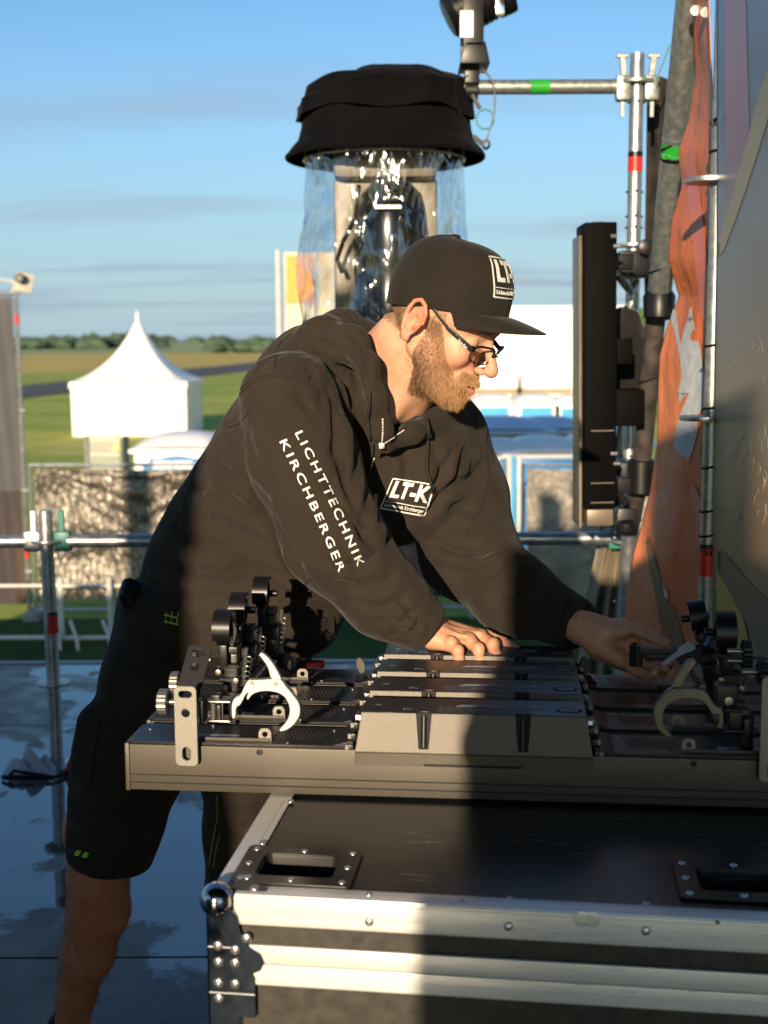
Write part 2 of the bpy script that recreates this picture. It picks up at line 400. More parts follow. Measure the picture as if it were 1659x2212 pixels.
m_gold2 = ground_mat('green_gold_meadow', (.10, .12, .02), (.26, .20, .05), .08)
m_asph = M('runway_asphalt', (.075, .068, .07), .85, var=.15, vscale=.3)
strip('grain_field', [(-900, 845), (1200, 762), (1200, 756.0), (-900, 768)], GZ+.02, m_gold)
strip('runway', [(-900, 962), (1300, 716+30), (1300, 748.5), (-900, 905)][:0] or [(-700, 925), (1000, 752), (1000, 748), (-700, 885)], GZ+.05, m_asph) if False else None
# runway: two real edges across the plain
ra, rb_ = G(45, 862, GZ), G(560, 799, GZ); rc, rd = G(45, 834, GZ), G(560, 782, GZ)
def ext(a, b, t): return a+(b-a)*t
q = [ext(ra, rb_, -1.2), ext(ra, rb_, 3.5), ext(rc, rd, 3.0), ext(rc, rd, -1.2)]
mb = MB(); mb.add([(p.x, p.y, GZ+.06) for p in q], [(0, 1, 2, 3)]); mb.build('runway', m_asph, kind='structure')
m_mead = ground_mat('meadow_grass', (.32, .38, .06), (.56, .49, .14), .35)
m_grass_shade = ground_mat('shaded_grass', (.022, .06, .016), (.05, .10, .025), .9)  # shade on the near ground put into a darker grass colour
MB().grid(lambda u, v: (-14+30*u, 4.5+12.3*v, GZ+.015), 4, 4).build('grass_shade_sheet', m_grass_shade, kind='structure')
p = [G(-100, 985, GZ), G(700, 985, GZ), G(700, 925, GZ), G(-100, 925, GZ)]
MB().add([(a.x, a.y, GZ+.01) for a in p], [(0, 1, 2, 3)]).build('mown_strip', m_mead, kind='structure')
# low hills on the horizon
def hill(name, Y0, Y1, zf, mat, seed, xr=2600):
    mb = MB()
    def fn(u, w):
        x = (u-.5)*2*xr; y = Y0+(Y1-Y0)*w
        n = vnoise(np.array([[x/330+seed, w*1.5, seed]]))[0]*.6+vnoise(np.array([[x/120+seed, w*3, seed]]))[0]*.25
        return (x, y, GZ-1+(zf*(1+n*.7))*math.sin(min(1, w*1.3)*math.pi/2))
    return mb.grid(fn, 90, 10).build(name, mat, smooth=True, kind='structure')
m_hill = ground_mat('far_fields', (.24, .31, .15), (.38, .42, .22), .006)
m_hill2 = ground_mat('hazy_ridge', (.22, .28, .30), (.26, .32, .34), .004)  # blue-grey haze put into the ridge colour
hill('hills', 650, 1500, 9.0, m_hill, 3.0)
hill('hills', 2200, 3300, 15, m_hill2, 9.0, 3800)
# far woods: one mass of crowns
m_wood = M('hazy_wood_foliage', (.07, .11, .07), .9, var=.4, vscale=.05, spec=.1, rvar=0)  # distance haze mixed into the crown colour
def blob(mb, c, r, seed):
    b = bmesh.new(); bmesh.ops.create_icosphere(b, subdivisions=1, radius=1)
    vs = [Vector(v.co)*(1+.35*rng.uniform(-1, 1)) for v in b.verts]; mb.add([(c[0]+v.x*r[0], c[1]+v.y*r[1], c[2]+v.z*r[2]) for v in vs], [tuple(v.index for v in f.verts) for f in b.faces]); b.free()
mb = MB()
for k in range(1500):
    row = rng.random(); Y = rng.choice([560, 700, 900, 1200])*rng.uniform(.95, 1.05); x = rng.uniform(-.36, .1)*Y
    px = W0/2+F*x/Y
    dens = vnoise(np.array([[x/60, Y/50, 2.]]))[0]
    if dens < .0+.25*(Y < 800): continue
    h = rng.uniform(4, 8.5)*(1+.5*max(0, vnoise(np.array([[x/130, 1.5, Y/300]]))[0]))
    blob(mb, (x, Y, GZ+h*.35+max(0, (Y-600))*.0095), (h*.9, h*.8, h*.5), k)
wood = mb.build('far_woods', m_wood, kind='stuff')
# ================================================================ BACKGROUND THINGS
m_tentw = M('tent_pvc', (.8, .79, .76), .45, var=.04, vscale=1.2, bump=.15, bscale=3, bdist=.02)
m_white = M('white_plastic', (.78, .78, .77), .4, var=.04, vscale=3)
m_bluep = M('blue_plastic', (.02, .17, .42), .4, var=.08, vscale=3)
m_lblue = M('light_blue_plastic', (.05, .33, .62), .4, var=.08, vscale=3)
m_galv = M('galvanised_steel', (.42, .43, .44), .38, .85, var=.22, vscale=30, rvar=.15, bump=.15, bscale=90)
m_steelw = M('painted_white_steel', (.62, .60, .56), .45, .2, var=.08)
m_black = M('black_metal', (.007, .007, .008), .36, .0, var=.2, spec=.4)
m_blackf = M('black_cloth', (.012, .011, .011), .95, var=.3, vscale=6, sheen=.15, bump=.4, bscale=14, bdist=.02, spec=.1)
m_red = M('red_tape', (.55, .02, .015), .4, var=.08)
m_green = M('green_tape', (.02, .30, .03), .4, var=.08)
m_teal = M('teal_coupler', (.02, .16, .13), .45, var=.1)
m_asphg = m_black
# pagoda tent --------------------------------------------------
def pagoda():
    a = G(155, 944, GZ); b = G(402, 944, GZ); w = (b-a).length; h = P(155, 826, a.y).z-GZ; pk = P(296, 690, a.y+2.4).z-GZ
    c = Vector(((a.x+b.x)/2, a.y+w/2, GZ))
    t = thing('pagoda_tent', 'white pagoda tent with a tall pointed roof, standing alone on the grass beyond the fence', 'tent', c)
    hw = w/2
    def roof(u, v):
        # square plan, concave flare; v 0 eaves, 1 tip
        an = u*4; k = int(an) % 4; fr = an-int(an); cs = [(-1, -1), (1, -1), (1, 1), (-1, 1)]
        p0, p1 = cs[k], cs[(k+1) % 4]; x = p0[0]+(p1[0]-p0[0])*fr; y = p0[1]+(p1[1]-p0[1])*fr
        r = (1-v)**1.0*(1-.0*v)+.012; z = h+(pk-h)*(v**2.05*.62+v*.38*v**.2)
        rr = r; nrm = math.hypot(x, y); q = v**1.5; x2 = x*(1-q)+x/nrm*q; y2 = y*(1-q)+y/nrm*q
        return (c.x+x2*hw*1.02*rr, c.y+y2*hw*1.02*rr, GZ+z+.02*math.sin(u*60)*(1-v)*0)
    MB().grid(roof, 48, 20).build('roof', m_tentw, t, smooth=True)
    for sx, sy, nm in ((0, -1, 'front'), (1, 0, 'r'), (0, 1, 'b'), (-1, 0, 'l')):
        mb = MB()
        def wl(u, v, sx=sx, sy=sy):
            o = .03*math.sin(u*9+v*2)+.02*math.sin(u*23)
            if sx == 0: return (c.x+(u-.5)*w*.985, c.y+sy*(hw-.05+o), GZ+.02+v*(h-.25))
            return (c.x+sx*(hw-.05+o), c.y+(u-.5)*w*.985, GZ+.02+v*(h-.25))
        mb.grid(wl, 24, 3).build('side_wall', m_tentw, t, smooth=True)
        mv = MB()
        if sx == 0: mv.box((c.x, c.y+sy*hw*1.012, GZ+h-.13), (w*1.01, .02, .27))
        else: mv.box((c.x+sx*hw*1.012, c.y, GZ+h-.13), (.02, w*1.0, .27))
        mv.build('valance', m_tentw, t)
    for sx in (-1, 1):
        for sy in (-1, 1): MB().box((c.x+sx*(hw-.13), c.y+sy*(hw-.13), GZ+h/2), (.07, .07, h)).build('leg', m_galv, t)
    MB().lathe([(.06, 0), (.07, .1), (.03, .35), (.004, .4)], (c.x, c.y, GZ+pk-.02), n=10).build('finial', m_tentw, t, smooth=True)
pagoda()
# portable toilets ---------------------------------------------
def toilet(px, ptop, Y, label, width=1.15, door=m_lblue, body=m_white, roof=m_white, group='portable toilets behind the fence', face=0):
    c = P(px, ptop, Y); h = c.z-GZ; loc = Vector((c.x, Y, GZ)); t = thing('portable_toilet', label, 'portable toilet', loc, group)
    w = width; hb = h-.28
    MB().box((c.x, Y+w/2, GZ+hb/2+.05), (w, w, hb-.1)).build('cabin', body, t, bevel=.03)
    MB().box((c.x, Y+w/2, GZ+.05), (w+.05, w+.05, .1)).build('skid', m_black, t)
    MB().box((c.x, Y-.012, GZ+.1+hb*.47), (w*.66, .05, hb*.86)).build('door', door, t, bevel=.02, seg=1)
    MB().box((c.x+w*.26, Y-.045, GZ+1.0), (.05, .03, .14)).build('handle', m_black, t)
    def rf(u, v):
        x = (u-.5)*(w+.12); y = (v-.5)*(w+.12); e = 1-abs(u-.5)**3*8*.85; e2 = 1-abs(v-.5)**3*8*.85
        return (c.x+x, Y+w/2+y, GZ+hb+.02+.26*min(1, max(0, e))*min(1, max(0, e2))**.8)
    MB().grid(rf, 16, 12).build('roof', roof, t, smooth=True)
    MB().box((c.x, Y+w/2, GZ+hb+.01), (w+.14, w+.14, .07)).build('roof_rim', roof, t, bevel=.015)
    return t
c1 = toilet(385, 938, 20.0, 'white portable toilet with blue arched front panel, left of the man behind the foil fence', 1.45, m_bluep)
# arched blue panel and white badge on its upper front
w = 1.45; cx = c1.location.x
arc = [(-.55, 0)]+[(-.55+1.1*k/10, .0+.2*math.sin(math.pi*(k/10)*.9+.16)+.03) for k in range(11)]+[(.55, 0)]
T = Matrix.Translation((cx-.02, 19.93, GZ+1.75))
MB().prism(arc, -.02, .0, T).build('arched_panel', m_bluep, c1)
MB().box((cx-.25, 19.9, GZ+1.83), (.3, .02, .12)).build('badge', m_white, c1); MB().box((cx+.08, 19.9, GZ+1.83), (.3, .02, .12)).build('badge', m_white, c1)
rows = [(1067, 851, 36, 1.28, m_lblue, 'far white portable toilet with a light blue door, left one of the back pair'),
        (1160, 851, 36, 1.38, m_lblue, 'far white portable toilet with a light blue door, right one of the back pair'),
        (1243, 853, 36, 1.2, m_lblue, 'far portable toilet half hidden behind the upright black light panel'),
        (1330, 925, 20, 1.2, m_bluep, 'portable toilet seen through the gap between light panel and tall post')]
for px, pt, Y, w, d, lb in rows: toilet(px, pt, Y, lb, w, d)
toilet(1090, 904, 24, 'middle row portable toilet with roof tinted blue for shade over brown wall', 1.9, m_bluep, M('tan_wall', (.3, .24, .18), .6), M('shade_blue_roof', (.45, .55, .72), .4))  # blue of the shade is put into the roof colour
toilet(1196, 903, 24.5, 'middle row portable toilet with dark blue door beside the light panel', 1.5, m_bluep, M('beige_wall', (.42, .36, .28), .6), bpy.data.materials['shade_blue_roof'])
toilet(1080, 951, 19.4, 'near blue portable toilet with white roof, just behind the fence right of the man', 1.05, m_bluep, m_bluep)
toilet(1180, 947, 19.2, 'widest near portable toilet with domed white roof over a deep blue front, behind the fence', 1.25, m_bluep, m_bluep)
# white hall (big sheeted stand) at the right, seen behind the face
def hall():
    Y = 62; a = P(960, 668, Y); b = P(1345, 664, Y); top = a.z; t = thing('white_hall', 'long white sheeted hall with faint panel seams on the horizon behind the man\'s face', 'building', ((a.x+b.x)/2, Y, GZ))
    n = 5; w = (b.x-a.x)/n; zb = P(1100, 812, Y).z
    for i in range(n):
        for j in range(3):
            hh = (top-.0-zb)/3
            MB().box((a.x+w*(i+.5), Y+.03*((i+j) % 2), zb+hh*(j+.5)), (w-.06, .08, hh-.05)).build('wall_panel', m_tentw, t)
    MB().box(((a.x+b.x)/2, Y+5.1, (top+GZ)/2-.1), (b.x-a.x-.2, 10, top-GZ-.2)).build('hall_body', M('hall_wall', (.62, .58, .52), .6), t)
    MB().box(((a.x+b.x)/2, Y+5, top+.06), (b.x-a.x+.3, 10.4, .12)).build('roof', m_tentw, t)
    for i in range(n+1): MB().box((a.x+w*i, Y-.08, (top+zb)/2), (.12, .1, top-zb)).build('seam_post', M('seam_post', (.62, .6, .55), .5) if i == 0 else bpy.data.materials['seam_post'], t)
hall()
m_tan = M('sand_board', (.34, .25, .15), .7, var=.15, vscale=1)
def kiosk(px0, px1, py0, py1, Y, label):
    a = P(px0, py0, Y); b = P(px1, py1, Y); w = b.x-a.x; cx = (a.x+b.x)/2
    t = thing('sales_trailer', label, 'trailer', (cx, Y, GZ), 'white sales trailers in front of the hall')
    h = a.z-b.z
    MB().box((cx, Y+1.1, b.z+h/2), (w*.97, 2.2, h)).build('canopy', m_white, t, bevel=h*.3, seg=4)
    MB().box((cx, Y+1.2, (b.z+GZ+.4)/2), (w*.94, 2.0, b.z-GZ-.4)).build('body', m_tan, t)
    MB().box((cx, Y+.16, b.z-.35), (w*.7, .06, .35)).build('counter', m_white, t)
    for s in (-1, 1): MB().lathe([(.3, -.1), (.32, 0), (.3, .1)], (cx+s*w*.3, Y+.3, GZ+.32), Matrix.Rotation(R(90), 3, 'X'), 16).build('wheel', m_black, t)
kiosk(1010, 1122, 815, 842, 50, 'white sales trailer with rounded canopy, left of the two seen beside the man\'s nose')
kiosk(1126, 1240, 815, 842, 50, 'white sales trailer with rounded canopy, right of the two beside the black light panel')
tt = thing('hedge', 'small green tree top above the white hall between light panel and scaffold post', 'tree', P(1350, 700, 75))
mb = MB()
for k in range(60): blob(mb, (tt.location.x+rng.uniform(-3, 3)*.5, 75+rng.uniform(-1, 1), P(1350, 668, 75).z-1.2+rng.uniform(-1.5, 1.2)), (.55, .55, .45), k)
mb.build('crown', M('hedge_leaf', (.05, .09, .02), .8, var=.4, vscale=2), tt); MB().tube([(tt.location.x, 75, GZ), (tt.location.x, 75, 1.6)], .15, 8).build('trunk', m_tan, tt)

# foil covered site fence --------------------------------------
def foil_mat():
    m = M('crinkled_foil', (.155, .14, .115), .3, .0, var=.15, vscale=3, spec=.8, rvar=.1)
    nt = m.node_tree; N = nt.nodes; b = N['Principled BSDF']; b.inputs['Metallic'].default_value = .7
    tc = N.new('ShaderNodeTexCoord'); mp = N.new('ShaderNodeMapping'); mp.inputs['Scale'].default_value = (1, 1, .35); mp.inputs['Rotation'].default_value = (0, R(32), 0); nt.links.new(tc.outputs['Object'], mp.inputs[0])
    vo = N.new('ShaderNodeTexNoise'); vo.inputs['Scale'].default_value = 15; vo.inputs['Detail'].default_value = 3; vo.inputs['Distortion'].default_value = 1.2; nt.links.new(mp.outputs[0], vo.inputs[0])
    bp = N.new('ShaderNodeBump'); bp.inputs['Strength'].default_value = 1; bp.inputs['Distance'].default_value = .05; nt.links.new(vo.outputs[0], bp.inputs['Height']); nt.links.new(bp.outputs[0], b.inputs['Normal']); return m
m_foil = foil_mat(); m_shade_sheet = M('shaded_fence_sheet', (.010, .011, .014), .9, spec=.05, var=.3, vscale=4, bump=.5, bscale=20, bdist=.02); m_foil2 = M('dull_foil', (.20, .18, .15), .5, .1, var=.35, vscale=2, spec=.7, bump=.8, bscale=9, bdist=.05)  # middle one: fence panel's shadow put into a near-black colour
def fence(px0, px1, Y, label, mat, fan=1, ztop=None):
    a = P(px0, 1005, Y); b = P(px1, 1005, Y); zt = a.z if ztop is None else ztop; zb = GZ+.12
    t = thing('site_fence', label, 'fence', ((a.x+b.x)/2, Y, GZ), 'site fence panels wrapped in foil')
    def fn(u, v):
        x = a.x+.06+(b.x-a.x-.12)*u; z = zb+.15+(zt-.04-zb-.15)*v
        fanr = math.sin(math.atan2(1.02-v, u+.02)*30+1.5*math.sin(math.atan2(1.02-v, u+.02)*9))*.016*fan*math.exp(-1.6*math.hypot(u, 1-v))
        fan2 = math.sin(math.atan2(1.02-v, 1.02-u)*28+1.5*math.sin(math.atan2(1.02-v, 1.02-u)*8))*.014*fan*math.exp(-1.6*math.hypot(1-u, 1-v))
        n = vnoise(np.array([[x*2.3, z*2.3, 1.]]))[0]*.04
        return (x, Y-.03+fanr+fan2+n, z-.03*math.sin(math.pi*u)*(v > .95))
    MB().grid(fn, 110, 70).build('foil_sheet', mat, t, smooth=True)
    fr = MB(); 
    for (p, q) in (((a.x, zt), (b.x, zt)), ((a.x, zb), (b.x, zb)), ((a.x, zb-.12), (a.x, zt)), ((b.x, zb-.12), (b.x, zt))): fr.tube([(p[0], Y, p[1]), (q[0], Y, q[1])], .022, 8)
    fr.build('frame', m_galv, t, smooth=True)
    for x in (a.x, b.x): MB().box((x, Y, GZ+.06), (.22, .6, .12)).build('foot', M('concrete_foot', (.3, .29, .27), .9), t, bevel=.02)
fence(64, 520, 16.9, 'site fence panel covered in crinkled shiny dark foil, left of the man below the tent', m_foil, 1)
fence(524, 1030, 16.95, 'site fence panel with black scrim, mostly hidden behind the man\'s chest and arms', m_shade_sheet, .6)
fence(1050, 1096, 16.7, 'narrow piece of fence with sparkling foil right beside the man\'s far shoulder', m_foil, 1.2)
fence(1128, 1500, 16.9, 'site fence panel with dull taut foil, right of the blue and white posts', m_foil2, .5)
for i, (px, mt, lb) in enumerate(((1101, m_steelw, 'white upright post just left of the blue one, between the fence panels'), (1111, m_lblue, 'blue upright post between the two fence panels'), (1122, m_steelw, 'white upright post just right of the blue one, between the fence panels'))):
    a = P(px, 985, 16.5)
    o = MB().tube([(a.x, 16.5, GZ), (a.x, 16.5, a.z)], .03, 8).build('fence_post', mt, smooth=True); tag(o, lb, 'post')
# bare wire fences further out
def wire_gate(px0, px1, py0, Y, label):
    a = P(px0, py0, Y); b = P(px1, py0, Y); t = thing('wire_fence', label, 'fence', ((a.x+b.x)/2, Y, GZ))
    fr = MB(); fr.tube([(a.x, Y, GZ), (a.x, Y, a.z)], .05, 8); fr.tube([(b.x, Y, GZ), (b.x, Y, b.z)], .05, 8)
    fr.build('frame', M('grey_post', (.22, .22, .21), .6, .3) if 'grey_post' not in bpy.data.materials else bpy.data.materials['grey_post'], t, smooth=True)
    w = MB(); n = 26
    for k in range(1, n): x = a.x+(b.x-a.x)*k/n; w.tube([(x, Y, GZ+.1), (x, Y, a.z-.05)], .004, 4)
    for k in range(8): z = GZ+.15+(a.z-GZ-.2)*k/7; w.tube([(a.x, Y, z), (b.x, Y, z)], .006, 4)
    w.build('mesh_infill', m_galv, t)
wire_gate(187, 272, 942, 22, 'short wire mesh fence panel between grey posts in front of the tent')
o = thing('yellow_marker', 'small yellow marker cone on the meadow left of the mesh panel', 'marker', G(252, 972, GZ)); MB().lathe([(.25, 0), (.25, .03), (.14, .05), (.03, .4)], o.location, n=12).build('cone', M('yellow_plastic', (.7, .5, .02), .5), o)
# white tube crowd barriers near the foot of the fence
def barrier(px0, px1, Y, label):
    a = P(px0, 1265, Y); b = P(px1, 1265, Y); t = thing('crowd_barrier', label, 'barrier', ((a.x+b.x)/2, Y, GZ), 'white tube crowd barriers below the stage')
    z1 = GZ+1.1; zb = P(px0, 1378, Y).z; zm = P(px0, 1266, Y).z
    r = MB(); r.tube([(a.x, Y, zb), (b.x, Y, zb)], .028, 8); r.build('rail', m_steelw, t, smooth=True); MB().tube([(a.x, Y, zm), (b.x, Y, zm)], .02, 8).build('rail', m_steelw, t, smooth=True)
    n = 1
    for k in range(n+1):
        x = a.x+(b.x-a.x)*k/n; MB().tube([(x, Y, GZ+.08), (x, Y, z1-.25)], .03, 8).build('upright', m_steelw, t, smooth=True)
    for x in (a.x+.1, b.x-.1): MB().tube([(x, Y, GZ+.3), (x+.1, Y-.1, GZ+.1), (x+.2, Y-.45, GZ+.03)], .02, 6).build('foot', m_steelw, t, smooth=True)
barrier(-100, 128, 15.4, 'white tubular crowd barrier on the grass at the left edge, behind the scaffold post')
barrier(131, 236, 15.4, 'white tubular crowd barrier on the grass between scaffold post and the man\'s back')
barrier(240, 420, 15.5, 'white tubular crowd barrier mostly behind the man\'s hips')
# print-covered tower at the far left with a floodlight
def banner_tower():
    Y = 17.2; a = P(-90, 640, Y); b = P(34, 634, Y); zt = b.z; t = thing('banner_tower', 'tall scaffold frame with a dark printed mesh banner at the left edge, red taped post', 'banner frame', (b.x, Y, GZ))
    mban = M('dark_mesh_print', (.07, .035, .022), .7, var=.0, vscale=.7, col2=(.02, .022, .03), stretch=(3, 1, .5))
    mgr = M('grey_mesh_print', (.05, .05, .06), .7, var=.0, vscale=1.2, col2=(.09, .085, .085), stretch=(2, 1, .7))
    zm = P(0, 1060, Y).z
    def s(z0, z1, nm, mt):
        MB().grid(lambda u, v: (a.x+(b.x-.03-a.x)*u, Y-.05+.02*math.sin(u*14+v*3), z0+(z1-z0)*v), 20, 20).build(nm, mt, t, smooth=True)
    s(zm, zt-.05, 'upper_banner', mgr); s(GZ+.15, zm-.0, 'lower_banner', mban)
    MB().tube([(b.x, Y, GZ), (b.x, Y, zt+.05)], .03, 8).build('post', m_galv, t, smooth=True)
    for z in (zt, zm+1.1, zm, GZ+.6): MB().tube([(a.x, Y, z), (b.x+.05, Y, z)], .03, 8).build('ledger', m_galv, t, smooth=True)
    for py in (690, 1195): c = P(40, py, Y); MB().tube([(b.x, Y, c.z-.06), (b.x, Y, c.z+.07)], .034, 10).build('red_band', m_red, t)
    # floodlight
    c = P(50, 610, Y); fl = thing('floodlight', 'pale floodlight clamped on top of the dark banner frame, against the sky', 'floodlight', (c.x, Y, zt))
    rot = Matrix.Rotation(R(12), 3, 'Y')@Matrix.Rotation(R(25), 3, 'Z')
    MB().box(c, (.24, .14, .26), rot).build('housing', M('cream_metal', (.55, .5, .42), .5), fl, bevel=.02)
    MB().lathe([(.06, 0), (.07, .05), (.05, .07)], (c.x-.0, Y-.12, c.z+.05), Matrix.Rotation(R(90), 3, 'X'), 14).build('lens', m_black, fl, smooth=True)
    MB().tube([(c.x-.05, Y, c.z-.12), (c.x-.13, Y, zt+.08), (c.x-.15, Y, zt)], .02, 8).build('bracket', bpy.data.materials['cream_metal'], fl)
    MB().tube([(c.x-.1, Y, c.z), (c.x-.3, Y, c.z+.05), (c.x-.42, Y, c.z+.0)], .012, 6).build('arm', bpy.data.materials['cream_metal'], fl)
banner_tower()
def poster_tower():
    Y = 26; a = P(600, 540, Y); b = P(720, 548, Y); t = thing('poster_tower', 'tall frame with an orange and cream poster, seen behind the clear rain cover', 'poster', (a.x, Y, GZ))
    MB().tube([(a.x, Y, GZ), (a.x, Y, a.z)], .05, 8).build('post', m_steelw, t, smooth=True); MB().tube([(b.x, Y, GZ), (b.x, Y, b.z)], .05, 8).build('post', m_steelw, t, smooth=True)
    zb = P(600, 720, Y).z
    MB().box(((a.x+b.x)/2+.05, Y+.03, (a.z+zb)/2-.05), (b.x-a.x-.15, .03, a.z-zb)).build('board', M('cream_board', (.62, .5, .36), .7, var=.25, vscale=1.4), t)
    c = P(648, 603, Y); MB().box((c.x, Y-.01, c.z), (.55, .03, .95)).build('orange_sheet', M('orange_print', (.8, .30, .05), .6, var=.15), t)
    MB().box(((a.x+b.x)/2, Y, zb-.1), (b.x-a.x, .08, .06)).build('ledger', m_galv, t)
poster_tower()
# ================================================================ SCAFFOLD, DRAPES AND LIGHTS ON THE STAGE
def rosette(c, T=None, r=.06, name='rosette', parent=None, mat=None):
    return MB().lathe([(.026, -.006), (r, -.005), (r+.001, 0), (r, .005), (.026, .006)], c, n=24).build(name, mat or m_galv, parent, smooth=True)
m_galvp = M('spangled_zinc', (.30, .32, .31), .42, .75, var=.2, vscale=55, rvar=.12, bump=.1, bscale=60)
# left guard post
Y = 4.5
a = P(98, 1103, Y); foot = Vector((G(121, 1652, 0).x, Y, 0)); top = Vector((a.x, Y, a.z)); foot.x = a.x+.005
t = thing('scaffold_post', 'short galvanised scaffold post with a red band standing on the wet stage at the left', 'scaffold post', foot)
mb = MB(); n = 20
mb.tube([foot+Vector((0, 0, .03)), top], .0242, 18, caps=True); mb.build('tube', m_galv, t, smooth=True)
for py in (1168, 1475): z = P(100, py, Y).z; rosette((foot.x, Y, z), parent=t)
z = P(105, 1348, Y).z; MB().tube([(foot.x, Y, z-.033), (foot.x, Y, z+.035)], .0249, 18).build('red_band', m_red, t, smooth=True); MB().tube([(foot.x, Y, z+.036), (foot.x, Y, z+.048)], .0248, 18).build('black_band', m_black, t, smooth=True)
MB().lathe([(.07, 0), (.07, .006), (.03, .012), (.03, .035)], foot, n=20).build('base_plate', m_galv, t)
for py in (1285, 1600): z = P(100, py, Y).z; MB().lathe([(.004, -.0255), (.006, -.0252)], (foot.x, Y-.0, z), Matrix.Rotation(R(90), 3, 'X'), 8).build('hole', m_black, t)
# guard rails
def ledger(p, q, label, heads=(0, 1), r=.0242, hm=None):
    p = Vector(p); q = Vector(q); t = thing('guard_rail', label, 'scaffold tube', (p+q)/2, 'scaffold ledgers')
    d = (q-p).normalized(); MB().tube([p, q], r, 18).build('tube', m_galv, t, smooth=True)
    for k, e in enumerate((p, q)):
        if k not in heads: continue
        s = 1 if k == 0 else -1; c = e-d*s*.02
        MB().box(c, (.06, .045, .075), Matrix.Rotation(math.atan2(d.y, d.x), 3, 'Z')).build('head', hm or m_teal, t, bevel=.01, seg=2)
        MB().box(c+Vector((s*-.004, 0, .06)), (.022, .012, .11)).build('wedge', hm or m_teal, t, bevel=.003, seg=1)
    return t
zr = P(300, 1168, Y).z; rp = P(1349, 1168, 4.5)
ledger((-1.95-.6, Y, zr), (foot.x-.075, Y, zr), 'galvanised guard rail running off the left edge of the picture from the short post', (1,), hm=m_galv)
ledger((foot.x+.075, Y, zr), (rp.x-.05, Y, zr+.0), 'long galvanised guard rail passing behind the man from the short post to the tall post')
# things at the foot of the post
lp = G(95, 1640, 0)
o = thing('cable_bundle', 'crumpled pale rag, cable and red tag at the foot of the short scaffold post', 'bundle', (lp.x, lp.y-.05, 0))
mb = MB()
mb.grid(lambda u, v: (lp.x-.1+.19*u+.01*math.sin(v*9), 4.36+.14*v, .005+.06*math.sin(math.pi*u)*math.sin(math.pi*v)*(1+.5*math.sin(u*17+v*11))), 18, 14); mb.build('rag', M('pale_rag', (.42, .43, .46), .8, var=.1, bump=.5, bscale=40), o, smooth=True)
mb = MB()
for k in range(2): mb.tube([(lp.x-.09+.02*k, 4.35, .01), (lp.x-.05, 4.33+.03*k, .02+.01*k), (lp.x+.1, 4.34, .012), (lp.x+.16, 4.42+.03*k, .01)], .007, 6)
mb.build('cable', m_black, o, smooth=True); MB().box((lp.x+.14, 4.4, .02), (.03, .01, .09), Matrix.Rotation(.4, 3, 'Y')).build('tag', m_red, o)
# tall post on the right with horizontal tube
YP = 4.4
b0 = P(1352, 1300, YP); b1 = P(1377, 116, YP); px_ = b1.x
tp = thing('scaffold_post', 'tall galvanised scaffold post with a red band, right of the black light panel', 'scaffold post', (px_, YP, 0))
MB().tube([(px_-.0, YP, .02), (px_, YP, b1.z)], .0242, 20).build('tube', m_galv, tp, smooth=True)
for py in (178, 530, 850, 1168): rosette((px_, YP, P(1377, py, YP).z), parent=tp)
z0, z1 = P(1377, 372, YP).z, P(1377, 340, YP).z
MB().tube([(px_, YP, z0), (px_, YP, z1)], .0249, 20).build('red_band', m_red, tp, smooth=True); MB().tube([(px_, YP, z1), (px_, YP, z1+.018)], .025, 20).build('black_band', m_black, tp, smooth=True)
for py in (222, 415, 468, 492, 700, 830, 985, 1040): z = P(1377, py, YP).z; MB().tube([(px_-.028, YP, z), (px_, YP-.028, z+.002), (px_+.028, YP, z), (px_, YP+.028, z)], .0035, 6, closed=True).build('cable_tie', m_black, tp, smooth=True)
z = P(1377, 192, YP).z
for s in (-1, 1):
    MB().box((px_+s*.048, YP-.005, z), (.05, .05, .085)).build('wedge_head', m_galvp, tp, bevel=.012)
    mb = MB(); mb.box((px_+s*.05, YP-.012, z+.075), (.02, .012, .07), Matrix.Rotation(s*.12, 3, 'Y')); mb.box((px_+s*.053, YP-.012, z+.105), (.042, .013, .012)); mb.build('wedge', m_galvp, tp, bevel=.002, seg=1)
    MB().box((px_+s*.05, YP-.01, z-.07), (.012, .012, .05)).build('wedge_tip', m_galvp, tp)
# horizontal tube, runs left behind the rain hat
ha, hb = P(1010, 197, YP), P(1345, 187, YP)
th = thing('scaffold_tube', 'horizontal scaffold tube with green tape, from the tall post to the covered moving light', 'scaffold tube', (ha+hb)/2)
hl = Vector((P(800, 208, YP).x, YP, hb.z))
MB().tube([hl, Vector((px_-.06, YP, hb.z))], .0242, 18).build('tube', m_galvp, th, smooth=True)
g0 = P(1145, 190, YP).x; g1 = P(1187, 190, YP).x; MB().tube([(g0, YP, hb.z), (g1, YP, hb.z)], .0249, 18).build('green_band', m_green, th, smooth=True)
# thin steel wire sticking up
o = MB().tube([P(1418, 172, 4.3), P(1447, 97, 4.3)], .003, 6).build('wire', m_teal); tag(o, 'thin upright wire end beside the top of the tall scaffold post', 'wire')
